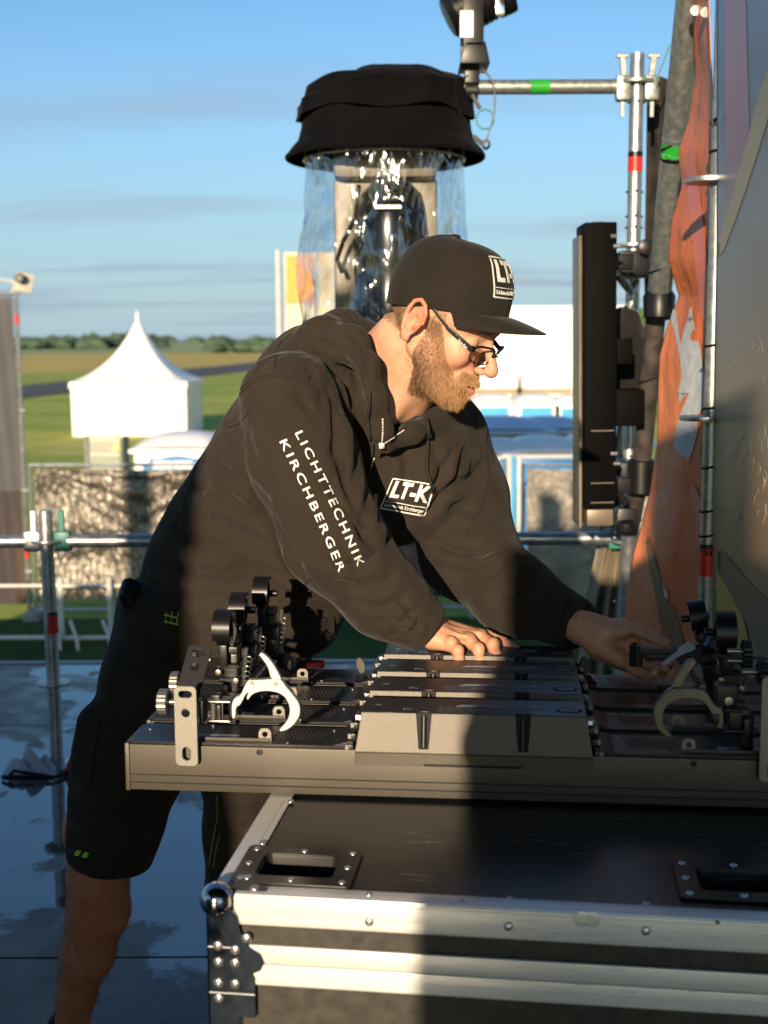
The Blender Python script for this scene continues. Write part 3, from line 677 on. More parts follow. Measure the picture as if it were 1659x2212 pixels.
# ---- the small spotlight standing on the tube
def spot():
    cl = P(1018, 197, YP); t = thing('spotlight', 'black spotlight with yoke and white sticker, clamped on the horizontal tube above the rain hat', 'spotlight', (cl.x, YP, cl.z))
    ax = Matrix.Rotation(R(90), 3, 'Y')
    MB().lathe([(.031, -.022), (.036, -.02), (.036, .02), (.031, .022)], cl, ax, 20).build('clamp', m_black, t, smooth=True)
    MB().lathe([(.012, -.04), (.017, -.04), (.017, -.03), (.012, -.03)], (cl.x, YP-.03, cl.z), Matrix.Rotation(R(90), 3, 'X'), 16).build('wing_ring', M('brass_ring', (.6, .5, .3), .4, .8), t)
    MB().span(P(1020, 205, YP-.04), P(1037, 235, YP-.04), .012, .012).build('wing_bolt', m_black, t)
    MB().box(P(1019, 165, YP), (.05, .05, .1)).build('clamp_neck', m_black, t, bevel=.006)
    # yoke: wide flat fork
    y0 = P(1019, 145, YP)
    mb = MB(); zt = P(1015, 10, YP).z; xc = y0.x
    mb.box((xc, YP-.078, (y0.z+.06+zt)/2+.0), (.068, .012, zt-y0.z-.06+.02)); mb.box((xc, YP+.078, (y0.z+.06+zt)/2), (.068, .012, zt-y0.z-.06+.02)); mb.prism([(-.034, .07), (.034, .07), (.05, 0), (-.05, 0)][::-1], -.084, .084, Matrix.Translation((xc+.006, YP, y0.z-.005)))
    mb.build('yoke', m_black, t, bevel=.004)
    # can tilted towards upper right
    c = P(1036, 2, YP); rot = Matrix.Rotation(R(62), 3, 'Y')
    fins = [(.05, -.19), (.085, -.185), (.1, -.17)]
    for k in range(8): z = -.15+k*.026; fins += [(.112, z), (.112, z+.013), (.104, z+.014), (.104, z+.025)]
    fins += [(.118, .07), (.123, .12), (.123, .15), (.105, .155), (.1, .12)]
    fins = [(r_*.72, z_*.66) for r_, z_ in fins]
    MB().lathe(fins, c, rot, 32).build('housing', m_black, t, smooth=True, auto=25)
    MB().lathe([(.07, .078), (.07, .085)], c, rot, 32).build('lens', M('lens_glass', (.2, .22, .25), .05, .5), t)
    MB().box(P(1080, 12, YP-.1), (.03, .02, .06)).build('latch', M('chrome', (.8, .8, .8), .12, 1), t, bevel=.003)
    s = P(1008, 52, YP-.087); MB().box((s.x, s.y, s.z), (.044, .003, .085)).build('sticker', M('label_white', (.8, .8, .78), .5, var=.02), t)
    # safety wire
    sw = []
    for (x, y) in ((1008, 150), (990, 160), (982, 185), (985, 220), (997, 250), (1008, 275), (1016, 292), (1030, 300), (1045, 310), (1052, 300), (1056, 285), (1064, 262), (1070, 225), (1068, 190), (1058, 165), (1042, 150)): sw.append(P(x, y, YP-.07))
    o = thing('safety_cable', 'steel safety cable with ring and hook looped below the spotlight clamp', 'cable', sw[0])
    MB().tube(smoothpts(sw, 2, False), .0028, 6).build('loop', m_black, o, smooth=True)
    c = P(1048, 258, YP-.07); MB().tube([(c.x+.03*math.cos(k*.4), c.y, c.z+.032*math.sin(k*.4)) for k in range(16)], .0026, 6, closed=True).build('ring', m_teal, o, smooth=True)
    c = P(1050, 312, YP-.07); MB().tube([(c.x+.011*math.cos(k*.7), c.y, c.z+.014*math.sin(k*.7)) for k in range(9)], .005, 6, closed=True).build('hook', m_black, o, smooth=True); MB().span(P(1022, 294, YP-.07), P(1042, 310, YP-.07), .014, .014).build('ferrule', m_black, o)
spot()
# ---- moving light under rain hat and clear cover
def dome():
    Yd = 4.5; c = P(832, 340, Yd); cx = c.x
    t = thing('rain_dome', 'black fabric rain hat with a clear plastic skirt over a hanging moving light', 'rain cover', (cx, Yd, c.z))
    hat = M('hat_cloth', (.0035, .0035, .0045), .85, var=.3, vscale=5, sheen=.02, bump=.5, bscale=11, bdist=.02, spec=.04)
    sc = (P(1043, 345, Yd).x-P(620, 345, Yd).x)/2
    z_rim = P(832, 342, Yd).z; z_b = P(832, 262, Yd).z; z_t = P(832, 158, Yd).z
    def ringr(v):      # brim flare and lower drum
        return [(0, 1.0), (.12, .985), (.25, .93), (.45, .87), (.7, .83), (1, .79)]
    prof = [(1.0, 0), (1.005, .010), (.97, .028), (.90, .055), (.865, .10), (.845, .15), (.83, .2), (.80, .24), (.5, .26)]
    def fn(u, v):
        k = v*(len(prof)-1); i = min(int(k), len(prof)-2); f = k-i; r = prof[i][0]*(1-f)+prof[i+1][0]*f; z = prof[i][1]*(1-f)+prof[i+1][1]*f
        a = 2*math.pi*u; w = 1+.012*math.sin(a*7+v*3)*v+.01*math.sin(a*3+2)
        n = vnoise(np.array([[math.cos(a)*2.5, math.sin(a)*2.5, v*3]]))[0]*.02*v
        return (cx+sc*(r*w+n)*math.cos(a), Yd+sc*(r*w+n)*math.sin(a), z_rim+z*1.0+.012*math.sin(a*5)*max(0, v-.2))
    MB().grid(fn, 72, 24).build('hat_brim', hat, t, smooth=True)
    # upper flap: wide angular cap with a stiff front hem
    def zz_(py): return P(832, py, Yd).z
    def top(u, v):
        a = 2*math.pi*u; ct = math.cos(a); st = math.sin(a); L_ = (1-ct)/2
        wob = vnoise(np.array([[ct*2.2, st*2.2, v*2.5]]))[0]
        zsh = zz_(182)*(1-L_)+zz_(226)*L_+.012*math.sin(a*3+.5); ztop = zz_(163); zh = zz_(258)+.012*wob+.010*math.sin(a*5)
        flat = 1/max(math.cos(((a+.25) % (math.pi/4))-math.pi/8), .9)*.955
        if v < .35: k = v/.35; r = .02+k*(.48+.20*ct); z = ztop+.012*math.sin(a*2)*k
        elif v < .65: k = (v-.35)/.3; r0 = .50+.20*ct; r = r0+(.90-r0)*k; z = ztop+(zsh-ztop)*k**1.2
        else: k = (v-.65)/.35; r = .90+.02*k-.012*math.sin(k*3); z = zsh+(zh-zsh)*k
        r *= flat if v > .3 else 1
        return (cx+sc*(r*ct)-.004, Yd+sc*r*st, z+.008*wob*(v < .6))
    MB().grid(top, 96, 40).build('hat_top', hat, t, smooth=True)
    mb = MB(); mb.tube([(cx+sc*1.0*math.cos(k*math.pi/36), Yd+sc*math.sin(k*math.pi/36), z_rim) for k in range(72)], .008, 8, closed=True); mb.build('brim_hem', hat, t, smooth=True)
    # clear skirt
    pl = bpy.data.materials.new('clear_film'); pl.use_nodes = True; nt = pl.node_tree; N = nt.nodes; L = nt.links; N.remove(N['Principled BSDF'])
    gl = N.new('ShaderNodeBsdfGlossy'); gl.inputs['Roughness'].default_value = .09; gl.inputs['Color'].default_value = (1, .98, .95, 1); tr = N.new('ShaderNodeBsdfTransparent'); tr.inputs[0].default_value = (.9, .93, .96, 1); df = N.new('ShaderNodeBsdfTranslucent'); df.inputs[0].default_value = (.8, .8, .8, 1)
    fr = N.new('ShaderNodeLayerWeight'); fr.inputs[0].default_value = .28; mx = N.new('ShaderNodeMixShader'); m2 = N.new('ShaderNodeMixShader'); m2.inputs[0].default_value = .05
    tc = N.new('ShaderNodeTexCoord'); mpp = N.new('ShaderNodeMapping'); mpp.inputs['Scale'].default_value = (1, 1, .4); L.new(tc.outputs['Object'], mpp.inputs[0]); no = N.new('ShaderNodeTexNoise'); no.inputs['Scale'].default_value = 7; no.inputs['Detail'].default_value = 2; no.inputs['Distortion'].default_value = 2.5; L.new(mpp.outputs[0], no.inputs[0]); bp = N.new('ShaderNodeBump'); bp.inputs['Distance'].default_value = .028; bp.inputs['Strength'].default_value = 1; L.new(no.outputs[0], bp.inputs['Height']); L.new(bp.outputs[0], gl.inputs['Normal']); L.new(bp.outputs[0], fr.inputs['Normal'])
    L.new(tr.outputs[0], m2.inputs[1]); L.new(df.outputs[0], m2.inputs[2]); L.new(fr.outputs['Facing'], mx.inputs[0])
    mr = N.new('ShaderNodeMapRange'); mr.inputs[1].default_value = 0; mr.inputs[2].default_value = 1; mr.inputs[3].default_value = .07; mr.inputs[4].default_value = .8; L.new(fr.outputs['Facing'], mr.inputs[0]); L.new(mr.outputs[0], mx.inputs[0])
    L.new(m2.outputs[0], mx.inputs[1]); L.new(gl.outputs[0], mx.inputs[2]); L.new(mx.outputs[0], N['Material Output'].inputs[0])
    rs = (P(1003, 400, Yd).x-P(657, 400, Yd).x)/2; cxs = (P(1003, 400, Yd).x+P(657, 400, Yd).x)/2; zb = P(700, 700, Yd).z; zt = z_rim-.005
    def sk(u, v):
        a = 2*math.pi*u; cr = .012*math.sin(a*9+v*5)+.02*vnoise(np.array([[math.cos(a)*3, math.sin(a)*3, v*4.]]))[0]+.012*vnoise(np.array([[math.cos(a)*9, math.sin(a)*9, v*10.]]))[0]
        r = rs*(1+.03*v)+cr*(.3+v); return (cxs+r*math.cos(a), Yd+r*math.sin(a), zt+(zb-zt)*v+.01*math.sin(a*6)*v)
    MB().grid(sk, 120, 46).build('clear_skirt', pl, t, smooth=True)
    MB().tube([(cxs+rs*math.cos(k*math.pi/30), Yd+rs*math.sin(k*math.pi/30), zt-.004) for k in range(60)], .005, 6, closed=True).build('skirt_hoop', M('clear_hoop', (.45, .45, .45), .2, spec=.8), t, smooth=True)
    MB().tube([(cxs+rs*1.03*math.cos(k*math.pi/30), Yd+rs*1.03*math.sin(k*math.pi/30), zb+.01*math.sin(k*math.pi/5)) for k in range(60)], .006, 6, closed=True).build('skirt_hem', M('blue_hem', (.12, .16, .26), .4), t, smooth=True)
    for k in range(7):
        a = -math.pi*(k+.5)/7; MB().span((cxs+rs*math.cos(a), Yd+rs*math.sin(a), zt-.02), (cxs+rs*math.cos(a), Yd+rs*math.sin(a), zt+.045), .008, .006, (1, 0, 0)).build('hook', m_galv, t)
    # the moving light inside, hanging base up
    s = P(832, 400, Yd).x; f = thing('moving_light', 'black moving head light hanging inside the clear plastic skirt', 'stage light', (s, Yd, z_rim))
    xa, xb = P(722, 400, Yd).x, P(943, 400, Yd).x; xm = (xa+xb)/2; w = xb-xa
    m_fix = M('fixture_black', (.006, .006, .006), .18, .0, var=.2, spec=.6)
    m_base = M('fixture_base', (.26, .215, .16), .45, .2, var=.2)
    zyt = P(832, 350, Yd).z; zyb = P(832, 392, Yd).z
    # yoke frame behind: two arms + bridge
    mb = MB(); arch = []
    MB().box((xm, Yd, (zyt+zyb)/2+.02), (w, .26, zyt-zyb+.05)).build('base', m_base, f, bevel=.03)
    for sgn in (-1, 1):
        out = [(sgn*w*.5, .0), (sgn*w*.5, -.52), (sgn*w*.42, -.6), (sgn*w*.30, -.58), (sgn*w*.3, -.2), (sgn*w*.22, -.06), (0, -.03), (0, 0)]
        if sgn < 0: out = out[::-1]
        MB().prism(out, -.06, .06, Matrix.Translation((xm, Yd, zyb))).build('yoke_arm', m_base, f, bevel=.012)
    ell_prof = [(.03, .20), (.08, .19), (.115, .15), (.13, .08), (.135, 0), (.13, -.1), (.125, -.2), (.14, -.26), (.15, -.33), (.15, -.42), (.12, -.43)]
    MB().lathe(ell_prof, (xm+.02, Yd-.02, P(832, 520, Yd).z), n=32).build('head', m_fix, f, smooth=True)
    MB().lathe([(.118, -.425), (.118, -.44)], (xm+.02, Yd-.02, P(832, 520, Yd).z), n=32).build('lens', bpy.data.materials['lens_glass'], f)
    MB().tube([P(775, 400, Yd-.14), P(768, 470, Yd-.16), P(742, 520, Yd-.15), P(728, 560, Yd-.14), P(740, 590, Yd-.14)], .008, 8).build('cable', m_black, f, smooth=True)
    MB().box(P(838, 447, Yd-.168), (.09, .012, .012)).build('badge', m_galv, f)
dome()
# ---- black LED panel light seen from its side, clamped to the tall post
def panel():
    t = thing('led_panel_light', 'tall black panel light seen from its edge, clamped beside the tall scaffold post', 'stage light', P(1290, 800, 3.9))
    # box: front faces left (towards man), left lip's beige is sunlight put into its colour
    zt = P(1290, 480, 3.8).z; zb = P(1290, 1100, 3.8).z; x0 = P(1262, 500, 3.8).x; x1 = P(1322, 500, 3.8).x
    tilt = Matrix.Translation((x0, 3.8, zt)) @ Matrix.Rotation(R(-.9), 4, 'Y')
    def bx(nm, a, b, mt, bev=.006, tp=t):
        mb = MB(); c = [(a[i]+b[i])/2 for i in range(3)]; d = [abs(b[i]-a[i]) for i in range(3)]; mb.box(c, d); o = mb.build(nm, mt, tp, bevel=bev, local=True); o.data.transform(tilt); o.matrix_parent_inverse = WM(tp).inverted(); return o
    h = zt-zb
    mblk = M('panel_black', (.002, .002, .002), .6, .0, var=.15, spec=.05)  # black deepened to carry the shade on the panel's side
    mlip = M('panel_lip_sunlit', (.16, .13, .095), .4, .3, var=.2)  # warm sunlight put into the colour of the edge faces
    bx('housing', (0, 0, 0), (.098, .16, -h), mblk)
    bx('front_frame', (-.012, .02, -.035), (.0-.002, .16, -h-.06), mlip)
    bx('rear_box', (.1, .03, -.50), (.19, .15, -h*.71), mblk); bx('control_box', (.1, .04, -h*.40), (.155, .14, -h*.55+.05), mblk)
    mt = M('panel_top_grille', (.02, .02, .024), .5); bx('grille', (.03, .04, .001), (.07, .13, .004), mt, 0)
    for k in range(5): bx('vent_slot', (.035, .05+.015*k, .0045), (.065, .057+.015*k, .006), m_black, 0)
    for z in (-.06, -.14, -.22, -.95, -1.15): bx('screw', (.092, .01, z), (.098, .016, z-.006), m_galv, 0)
    for k, z in enumerate((-.62, -.78, -.84)): bx('ridge', (.02, -.003, z), (.09, -.001, z-.003), mlip, 0)
    bx('foot_lip', (.01, .01, -h-.003), (.092, .15, -h-.055), mlip)
    # bracket and clamp to the post
    for (py, nm) in ((570, 'a'), (1040, 'b')):
        c = P(1358, py, 4.1)
        MB().box((P(1335, py, 4.0).x, 4.0, c.z), (.09, .05, .05)).build('bracket', m_black, t, bevel=.006)
        MB().lathe([(.03, -.03), (.045, -.03), (.05, -.02), (.05, .02), (.045, .03), (.03, .03)], (px_, YP, c.z), n=20).build('clamp', m_black, t, smooth=True)
        MB().box((px_-.03, YP-.1, c.z+.01), (.10, .16, .085)).build('clamp_body', m_black, t, bevel=.012)
        MB().lathe([(.022, -.02), (.026, -.018), (.026, .018), (.022, .02)], (px_, YP-.2, c.z+.06), Matrix.Rotation(R(90), 3, 'X'), 16).build('knob', m_black, t, smooth=True)
        MB().tube([P(1335, py+25, 4.0), P(1350, py+45, 4.0), P(1362, py+60, 4.1), P(1375, py+40, 4.2)], .012, 8).build('cable', m_black, t, smooth=True)
        for s in (0, 1): MB().lathe([(.006, -.01), (.006, .01)], P(1326+6*s, py-60+22*s, 3.8), Matrix.Rotation(R(90), 3, 'Y'), 8).build('screw', m_galv, t)
    MB().box(P(1352, 1125, 4.05), (.07, .06, .09)).build('hanger', m_black, t, bevel=.01)
    MB().lathe([(.03, 0), (.034, .01), (.034, .03), (.02, .04)], P(1352, 1150, 4.0), n=14).build('knob', m_black, t, smooth=True)
    return t
panel()
o = thing('black_sack', 'lumpy black bag hanging behind the light panel beside the tall post', 'bag', P(1355, 760, 4.15))
bx_ = bmesh.new(); bmesh.ops.create_icosphere(bx_, subdivisions=4, radius=1)
cb = P(1350, 790, 4.15)
for v in bx_.verts: v.co = Vector(v.co)*(1+.16*vnoise(np.array([[v.co.x*3, v.co.y*3, v.co.z*3]]))[0]); v.co = Vector((cb.x+v.co.x*.085, 4.16+v.co.y*.08, cb.z+v.co.z*.19))
me = bpy.data.meshes.new('sack'); bx_.to_mesh(me); bx_.free(); me.shade_smooth(); ob('sack', me, m_blackf, o)
# ---- black fabric strip behind the tall post
def cloth(name, label, cat, path_l, path_r, Yl, Yr, mat, nu=30, nv=60, fold=.02, nf=5, group=None, Yv=None, thick=.002, tagit=True):
    """hanging cloth between a left and a right outline; its depth runs from Yl to Yr"""
    def interp(path, t):
        k = t*(len(path)-1); i = min(int(k), len(path)-2); f = k-i; return (path[i][0]*(1-f)+path[i+1][0]*f, path[i][1]*(1-f)+path[i+1][1]*f)
    def fn(u, v):
        a = interp(path_l, v); b = interp(path_r, v); x = a[0]*(1-u)+b[0]*u; y = a[1]*(1-u)+b[1]*u
        Yy = Yl+(Yr-Yl)*u+fold*math.sin(u*nf*2*math.pi+v*2)+fold*.8*vnoise(np.array([[u*3, v*4, Yl]]))[0]
        p = P(x, y, Yl+(Yr-Yl)*u); d = Vector((0, 0, CAMH)); return p+Vector((0, Yy-(Yl+(Yr-Yl)*u), 0))
    o = MB().grid(fn, nu, nv).build(name, mat, smooth=True)
    md = o.modifiers.new('t', 'SOLIDIFY'); md.thickness = thick; md.offset = 1
    if tagit: tag(o, label, cat, group)
    return o
m_char = M('charred_cloth', (.02, .016, .013), .85, var=.6, vscale=14, bump=.6, bscale=40, bdist=.01, detail=6)
cloth('black_drape', 'narrow black cloth strip hanging behind the tall post and slanted tube', 'drape', [(1398, 165), (1396, 400), (1394, 600), (1398, 760)], [(1452, 170), (1450, 400), (1440, 600), (1420, 760)], 4.65, 4.62, m_char, 12, 40, .015, 1.5)
m_khaki = M('brown_tarp', (.23, .19, .13), .7, var=.2, vscale=5, bump=.3, bscale=25, bdist=.01)
cloth('brown_tarp', 'crumpled brown tarpaulin hanging below the light panel behind the man\'s far hand', 'tarpaulin', [(1345, 760), (1338, 900), (1318, 1050), (1290, 1200), (1262, 1330), (1250, 1480), (1250, 1640)], [(1392, 760), (1392, 900), (1380, 1100), (1375, 1250), (1372, 1400), (1375, 1500), (1375, 1640)], 4.75, 4.6, m_khaki, 40, 60, .035, 4)
# ---- slanted big tube with green tape
def slant():
    pts = [P(1505, -150, 3.35), P(1489, 0, 3.4), P(1468, 190, 3.5), P(1453, 330, 3.6), P(1440, 480, 3.68), P(1425, 640, 3.75)]
    a, b = P(1502, -120, 3.2), P(1424, 640, 3.75)
    r = .035
    t = thing('slanted_tube', 'thick zinc tube leaning beside the orange banner, with green tape and its dark foot', 'scaffold tube', b)
    MB().tube([a, b], r, 22).build('tube', m_galvp, t, smooth=True)
    def at(py):
        # point on axis at image height
        f = 0
        for k in range(30):
            p = a.lerp(b, f); y = PX(p)[1]; f += (py-y)/((PX(b)[1]-PX(a)[1]))
        return a.lerp(b, f)
    for p0, p1, nm, mt in ((305, 333, 'green_band', m_green), (294, 303, 'grey_band', m_galv), (334, 342, 'printed_band', m_black)):
        MB().tube([at(p0), at(p1)], r*1.02, 22).build(nm, mt, t, smooth=True)
    d = (b-a).normalized(); c = at(337)
    me = curve_mesh(None, .001, text='eveLay', size=.03, name='band_text'); 
    me.transform(Matrix.Translation(c+Vector((-.0, -r*1.04, -.004))) @ Matrix.Rotation(R(90), 4, 'X'))
    ob('band_print', me, m_green, t)
    for py in (315, 580, 646): 
        c = at(py); MB().tube([c+Vector((r*1.06*math.cos(k*.52), r*1.06*math.sin(k*.52), .012*math.cos(k*.52))) for k in range(12)], .003, 6, closed=True).build('cable_tie', m_black, t, smooth=True)
    c = b; MB().lathe([(.03, -.05), (.045, -.04), (.048, .02), (.03, .05)], b-Vector((0, 0, .02)), n=18).build('end_clamp', m_black, t, smooth=True)
    # lower dark run of the same line
    p0 = P(1420, 650, 3.8); p1 = P(1385, 1010, 4.0); p2 = P(1360, 1150, 4.1); p3 = P(1345, 1400, 4.2)
    l = thing('dark_tube', 'dark weathered tube running down from the slanted zinc tube behind the orange banner', 'scaffold tube', p1)
    MB().tube([p0, p1, p2], .030, 16).build('tube', M('rusty_dark', (.06, .05, .045), .6, .3, var=.5, vscale=20), l, smooth=True)
    MB().tube([p2, p3, Vector((p3.x, p3.y, .02))], .024, 14).build('lower_tube', m_galv, l, smooth=True)
    for py in (812, 1000, 1130): 
        c = p0.lerp(p1, (py-650)/360) if py < 1010 else p1.lerp(p2, (py-1010)/140); MB().tube([c+Vector((.033*math.cos(k*.52), .033*math.sin(k*.52), .012*math.cos(k*.52))) for k in range(12)], .003, 6, closed=True).build('cable_tie', m_black, l, smooth=True)
    MB().lathe([(.035, -.06), (.046, -.05), (.046, .05), (.035, .06)], p1-Vector((0, 0, .03)), n=18).build('black_clamp', m_black, l, smooth=True)
slant()
# ---- orange banner
def banner_mat():
    m = M('orange_print_vinyl', (.56, .11, .025), .45, var=0, vscale=2.4, col2=(.60, .21, .09), stretch=(3, 1, .8), bump=.5, bscale=9, bdist=.03, spec=.5)
    return m
m_or = banner_mat(); m_or2 = M('orange_print_deep', (.55, .10, .03), .4, var=.15, vscale=3, spec=.5); m_pk = M('salmon_print', (.58, .17, .14), .42, var=.1, vscale=2)
m_gp = M('pale_grey_print', (.40, .43, .47), .6, var=.12, vscale=40)
m_gr = M('grey_green_print', (.19, .115, .06), .5, var=.2, vscale=9)
BL = [(1490, -60), (1499, 60), (1503, 170), (1488, 260), (1466, 330), (1475, 400), (1452, 480), (1446, 560), (1470, 640), (1446, 700), (1428, 770), (1425, 850), (1424, 950), (1408, 1060), (1388, 1140), (1370, 1200), (1355, 1300), (1350, 1400), (1352, 1500), (1360, 1600)]
BRt = [(1532, -60), (1536, 60), (1540, 170), (1543, 260), (1543, 330), (1541, 400), (1539, 480), (1540, 560), (1541, 640), (1541, 700), (1541, 770), (1541, 850), (1540, 950), (1538, 1060), (1536, 1140), (1534, 1200), (1532, 1300), (1530, 1400), (1532, 1500), (1535, 1600)]
ban = cloth('orange_banner', 'torn orange printed banner with pale grey scraps, hanging beside the slanted tube', 'banner', BL, BRt, 3.25, 2.95, m_or, 40, 150, .016, 1.3)
bsf = surf_fn(ban)
def patch(poly, nm, mt, sf=bsf, parent=ban, off=.0025, res=5):
    poly = poly if nm == 'pale_scrap' else smoothpts(poly, 1); bm = bmesh.new()
    me = curve_mesh([[(x, -y) for x, y in poly]], .02, name=nm)
    bm.from_mesh(me); bmesh.ops.delete(bm, geom=[f for f in bm.faces if f.normal.z < .5], context='FACES'); bmesh.ops.triangulate(bm, faces=bm.faces)
    xs_ = [p[0] for p in poly]; ys_ = [p[1] for p in poly]
    for x in np.arange(min(xs_), max(xs_), res): bmesh.ops.bisect_plane(bm, geom=bm.verts[:]+bm.edges[:]+bm.faces[:], plane_co=(x, 0, 0), plane_no=(1, 0, 0))
    for y in np.arange(min(ys_), max(ys_), res*2): bmesh.ops.bisect_plane(bm, geom=bm.verts[:]+bm.edges[:]+bm.faces[:], plane_co=(0, -y, 0), plane_no=(0, 1, 0))
    dead = []
    for v in bm.verts:
        h = sf(v.co.x, -v.co.y, off)
        if h: v.co = h[0]
        else: dead.append(v)
    bmesh.ops.delete(bm, geom=dead, context='VERTS'); bmesh.ops.recalc_face_normals(bm, faces=bm.faces)
    me2 = bpy.data.meshes.new(nm); bm.to_mesh(me2); bm.free(); me2.shade_smooth(); return ob(nm, me2, mt, parent)
patch([(1449, 650), (1456, 668), (1462, 672), (1467, 705), (1472, 745), (1479, 712), (1487, 690), (1492, 668), (1496, 662), (1500, 690), (1504, 716), (1498, 712), (1493, 730), (1497, 736), (1512, 737), (1517, 760), (1520, 790), (1529, 842), (1524, 872), (1509, 900), (1508, 935), (1497, 975), (1489, 994), (1480, 985), (1468, 981), (1458, 965), (1461, 930), (1470, 897), (1483, 866), (1490, 850), (1480, 856), (1470, 872), (1466, 850), (1474, 815), (1471, 780), (1466, 750), (1458, 715), (1450, 690)], 'pale_scrap', m_gp)
0 and patch([(1503, 860), (1512, 880), (1486, 940), (1474, 935), (1478, 890)], 'orange_patch', m_or2, off=.005)
0 and patch([(1436, 760), (1440, 720), (1452, 740), (1456, 850), (1446, 900), (1436, 830)], 'deep_orange_shape', m_or2)
0 and patch([(1450, 520), (1470, 560), (1480, 640), (1474, 680), (1462, 640), (1450, 580)], 'deep_orange_shape', m_or2, off=.0035)
patch([(1508, 380), (1522, 480), (1534, 620), (1541, 700), (1541, 820), (1520, 700), (1500, 560), (1486, 420), (1488, 330), (1500, 300)], 'salmon_stripe', m_pk)
patch([(1500, 1040), (1530, 1110), (1532, 1400), (1524, 1330), (1510, 1180), (1490, 1060)], 'salmon_stripe', m_pk, off=.0035)
patch([(1402, 1150), (1412, 1190), (1440, 1290), (1470, 1370), (1485, 1440), (1462, 1440), (1436, 1380), (1420, 1300), (1396, 1180)], 'grey_green_stripe', m_gr, off=.003)
patch([(1440, 1300), (1456, 1310), (1478, 1380), (1492, 1440), (1500, 1500), (1470, 1500), (1450, 1400)], 'grey_green_stripe', m_gr, off=.0042)
patch([(1435, 1262), (1443, 1275), (1446, 1295), (1438, 1288)], 'pale_scrap', m_gp, off=.006)
patch([(1512, 960), (1520, 950), (1530, 1000), (1536, 1060), (1530, 1075), (1518, 1020)], 'grey_green_stripe', m_gr, off=.003)
for (x, y) in ((1502, 23), (1524, 27)):
    h = bsf(x+2, y, .003)
    if h: MB().lathe([(.006, -.002), (.013, -.002), (.014, .001), (.012, .003), (.006, .003)], h[0], Matrix.Rotation(R(90), 3, 'X'), 18).build('eyelet', m_galv, ban, smooth=True)
MB().tube([P(1497+3, 120, 3.1), P(1506, 60, 3.05), P(1513, 20, 3.0)], .001, 4).build('thread', m_red, ban)
# ---- thin post at the edge of the tarpaulin
YT = 2.75
pt = P(1546, 560, YT); t = thing('scaffold_post', 'slim galvanised post with discs and a red band, between orange banner and grey tarpaulin', 'scaffold post', (pt.x, YT, 0))
pz = P(1548, -40, YT).z
MB().tube([(pt.x, YT, .02), (pt.x, YT, pz+.3)], .0165, 16).build('tube', m_galvp, t, smooth=True)
for py, r in ((390, .052), (903, .05)): rosette((pt.x-.018, YT, P(1546, py, YT).z), r=r, parent=t)
for py in (262, 325, 745, 880, 1008, 1102, 1155): z = P(1546, py, YT).z; MB().tube([(pt.x+.0195*math.cos(k*.52), YT+.0195*math.sin(k*.52), z+.003*math.cos(k*.52)) for k in range(12)], .0028, 6, closed=True).build('cable_tie', m_black, t, smooth=True)
for k, py in enumerate((258, 262)): MB().span(P(1540-4*k, py+4, YT-.02), P(1556, py-4, YT-.02), .006, .01).build('tie_tail', m_black, t)
z0, z1 = P(1538, 1243, YT).z, P(1538, 1198, YT).z; MB().tube([(pt.x, YT, z0), (pt.x, YT, z1)], .0172, 16).build('red_band', m_red, t, smooth=True)
MB().tube([(pt.x, YT, z1), (pt.x, YT, z1+.025)], .0173, 16).build('black_band', m_black, t, smooth=True)
me = curve_mesh(None, .0006, text='ayh', size=.03, name='band_print'); me.transform(Matrix.Translation((pt.x, YT-.0178, z1+.012)) @ Matrix.Rotation(R(90), 4, 'X')); ob('band_print', me, m_red, t)
# ---- big hanging tarpaulin at the right edge
def tarp_mat():
    m = bpy.data.materials.new('printed_tarpaulin'); m.use_nodes = True; nt = m.node_tree; N = nt.nodes; L = nt.links; b = N['Principled BSDF']
    tc = N.new('ShaderNodeTexCoord'); sep = N.new('ShaderNodeSeparateXYZ'); L.new(tc.outputs['Object'], sep.inputs[0])
    n1 = N.new('ShaderNodeTexNoise'); n1.inputs['Scale'].default_value = 1.6; n1.inputs['Detail'].default_value = 4; L.new(tc.outputs['Object'], n1.inputs[0])
    ad = N.new('ShaderNodeMath'); ad.operation = 'MULTIPLY_ADD'; L.new(n1.outputs[0], ad.inputs[0]); ad.inputs[1].default_value = .35; L.new(sep.outputs[2], ad.inputs[2])
    mr = N.new('ShaderNodeMapRange'); mr.inputs[1].default_value = 1.0; mr.inputs[2].default_value = 2.35; L.new(ad.outputs[0], mr.inputs[0])
    cr = N.new('ShaderNodeValToRGB'); e = cr.color_ramp.elements
    cols = [(0.0, (.13, .085, .045)), (.16, (.21, .13, .07)), (.34, (.27, .185, .12)), (.52, (.20, .185, .165)), (.7, (.16, .19, .235)), (1, (.10, .155, .27))]
    e[0].position = 0; e[0].color = (*cols[0][1], 1); e[1].position = 1; e[1].color = (*cols[-1][1], 1)
    for p, c in cols[1:-1]: q = e.new(p); q.color = (*c, 1)
    L.new(mr.outputs[0], cr.inputs[0]); L.new(cr.outputs[0], b.inputs['Base Color']); b.inputs['Roughness'].default_value = .38; b.inputs['Specular IOR Level'].default_value = .55
    n2 = N.new('ShaderNodeTexNoise'); n2.inputs['Scale'].default_value = 5; n2.inputs['Detail'].default_value = 4; n2.inputs['Distortion'].default_value = 1.5; L.new(tc.outputs['Object'], n2.inputs[0])
    bp = N.new('ShaderNodeBump'); bp.inputs['Strength'].default_value = .10; bp.inputs['Distance'].default_value = .03; L.new(n2.outputs[0], bp.inputs['Height']); L.new(bp.outputs[0], b.inputs['Normal']); return m
m_tarp = tarp_mat()
TL = [(1551, y) for y in range(-80, 1700, 60)]; TL = [(1551 if y < 560 else 1551-(y-560)*.012, y) for _, y in TL]
TR = [(1790, y) for y in range(-80, 1700, 60)]
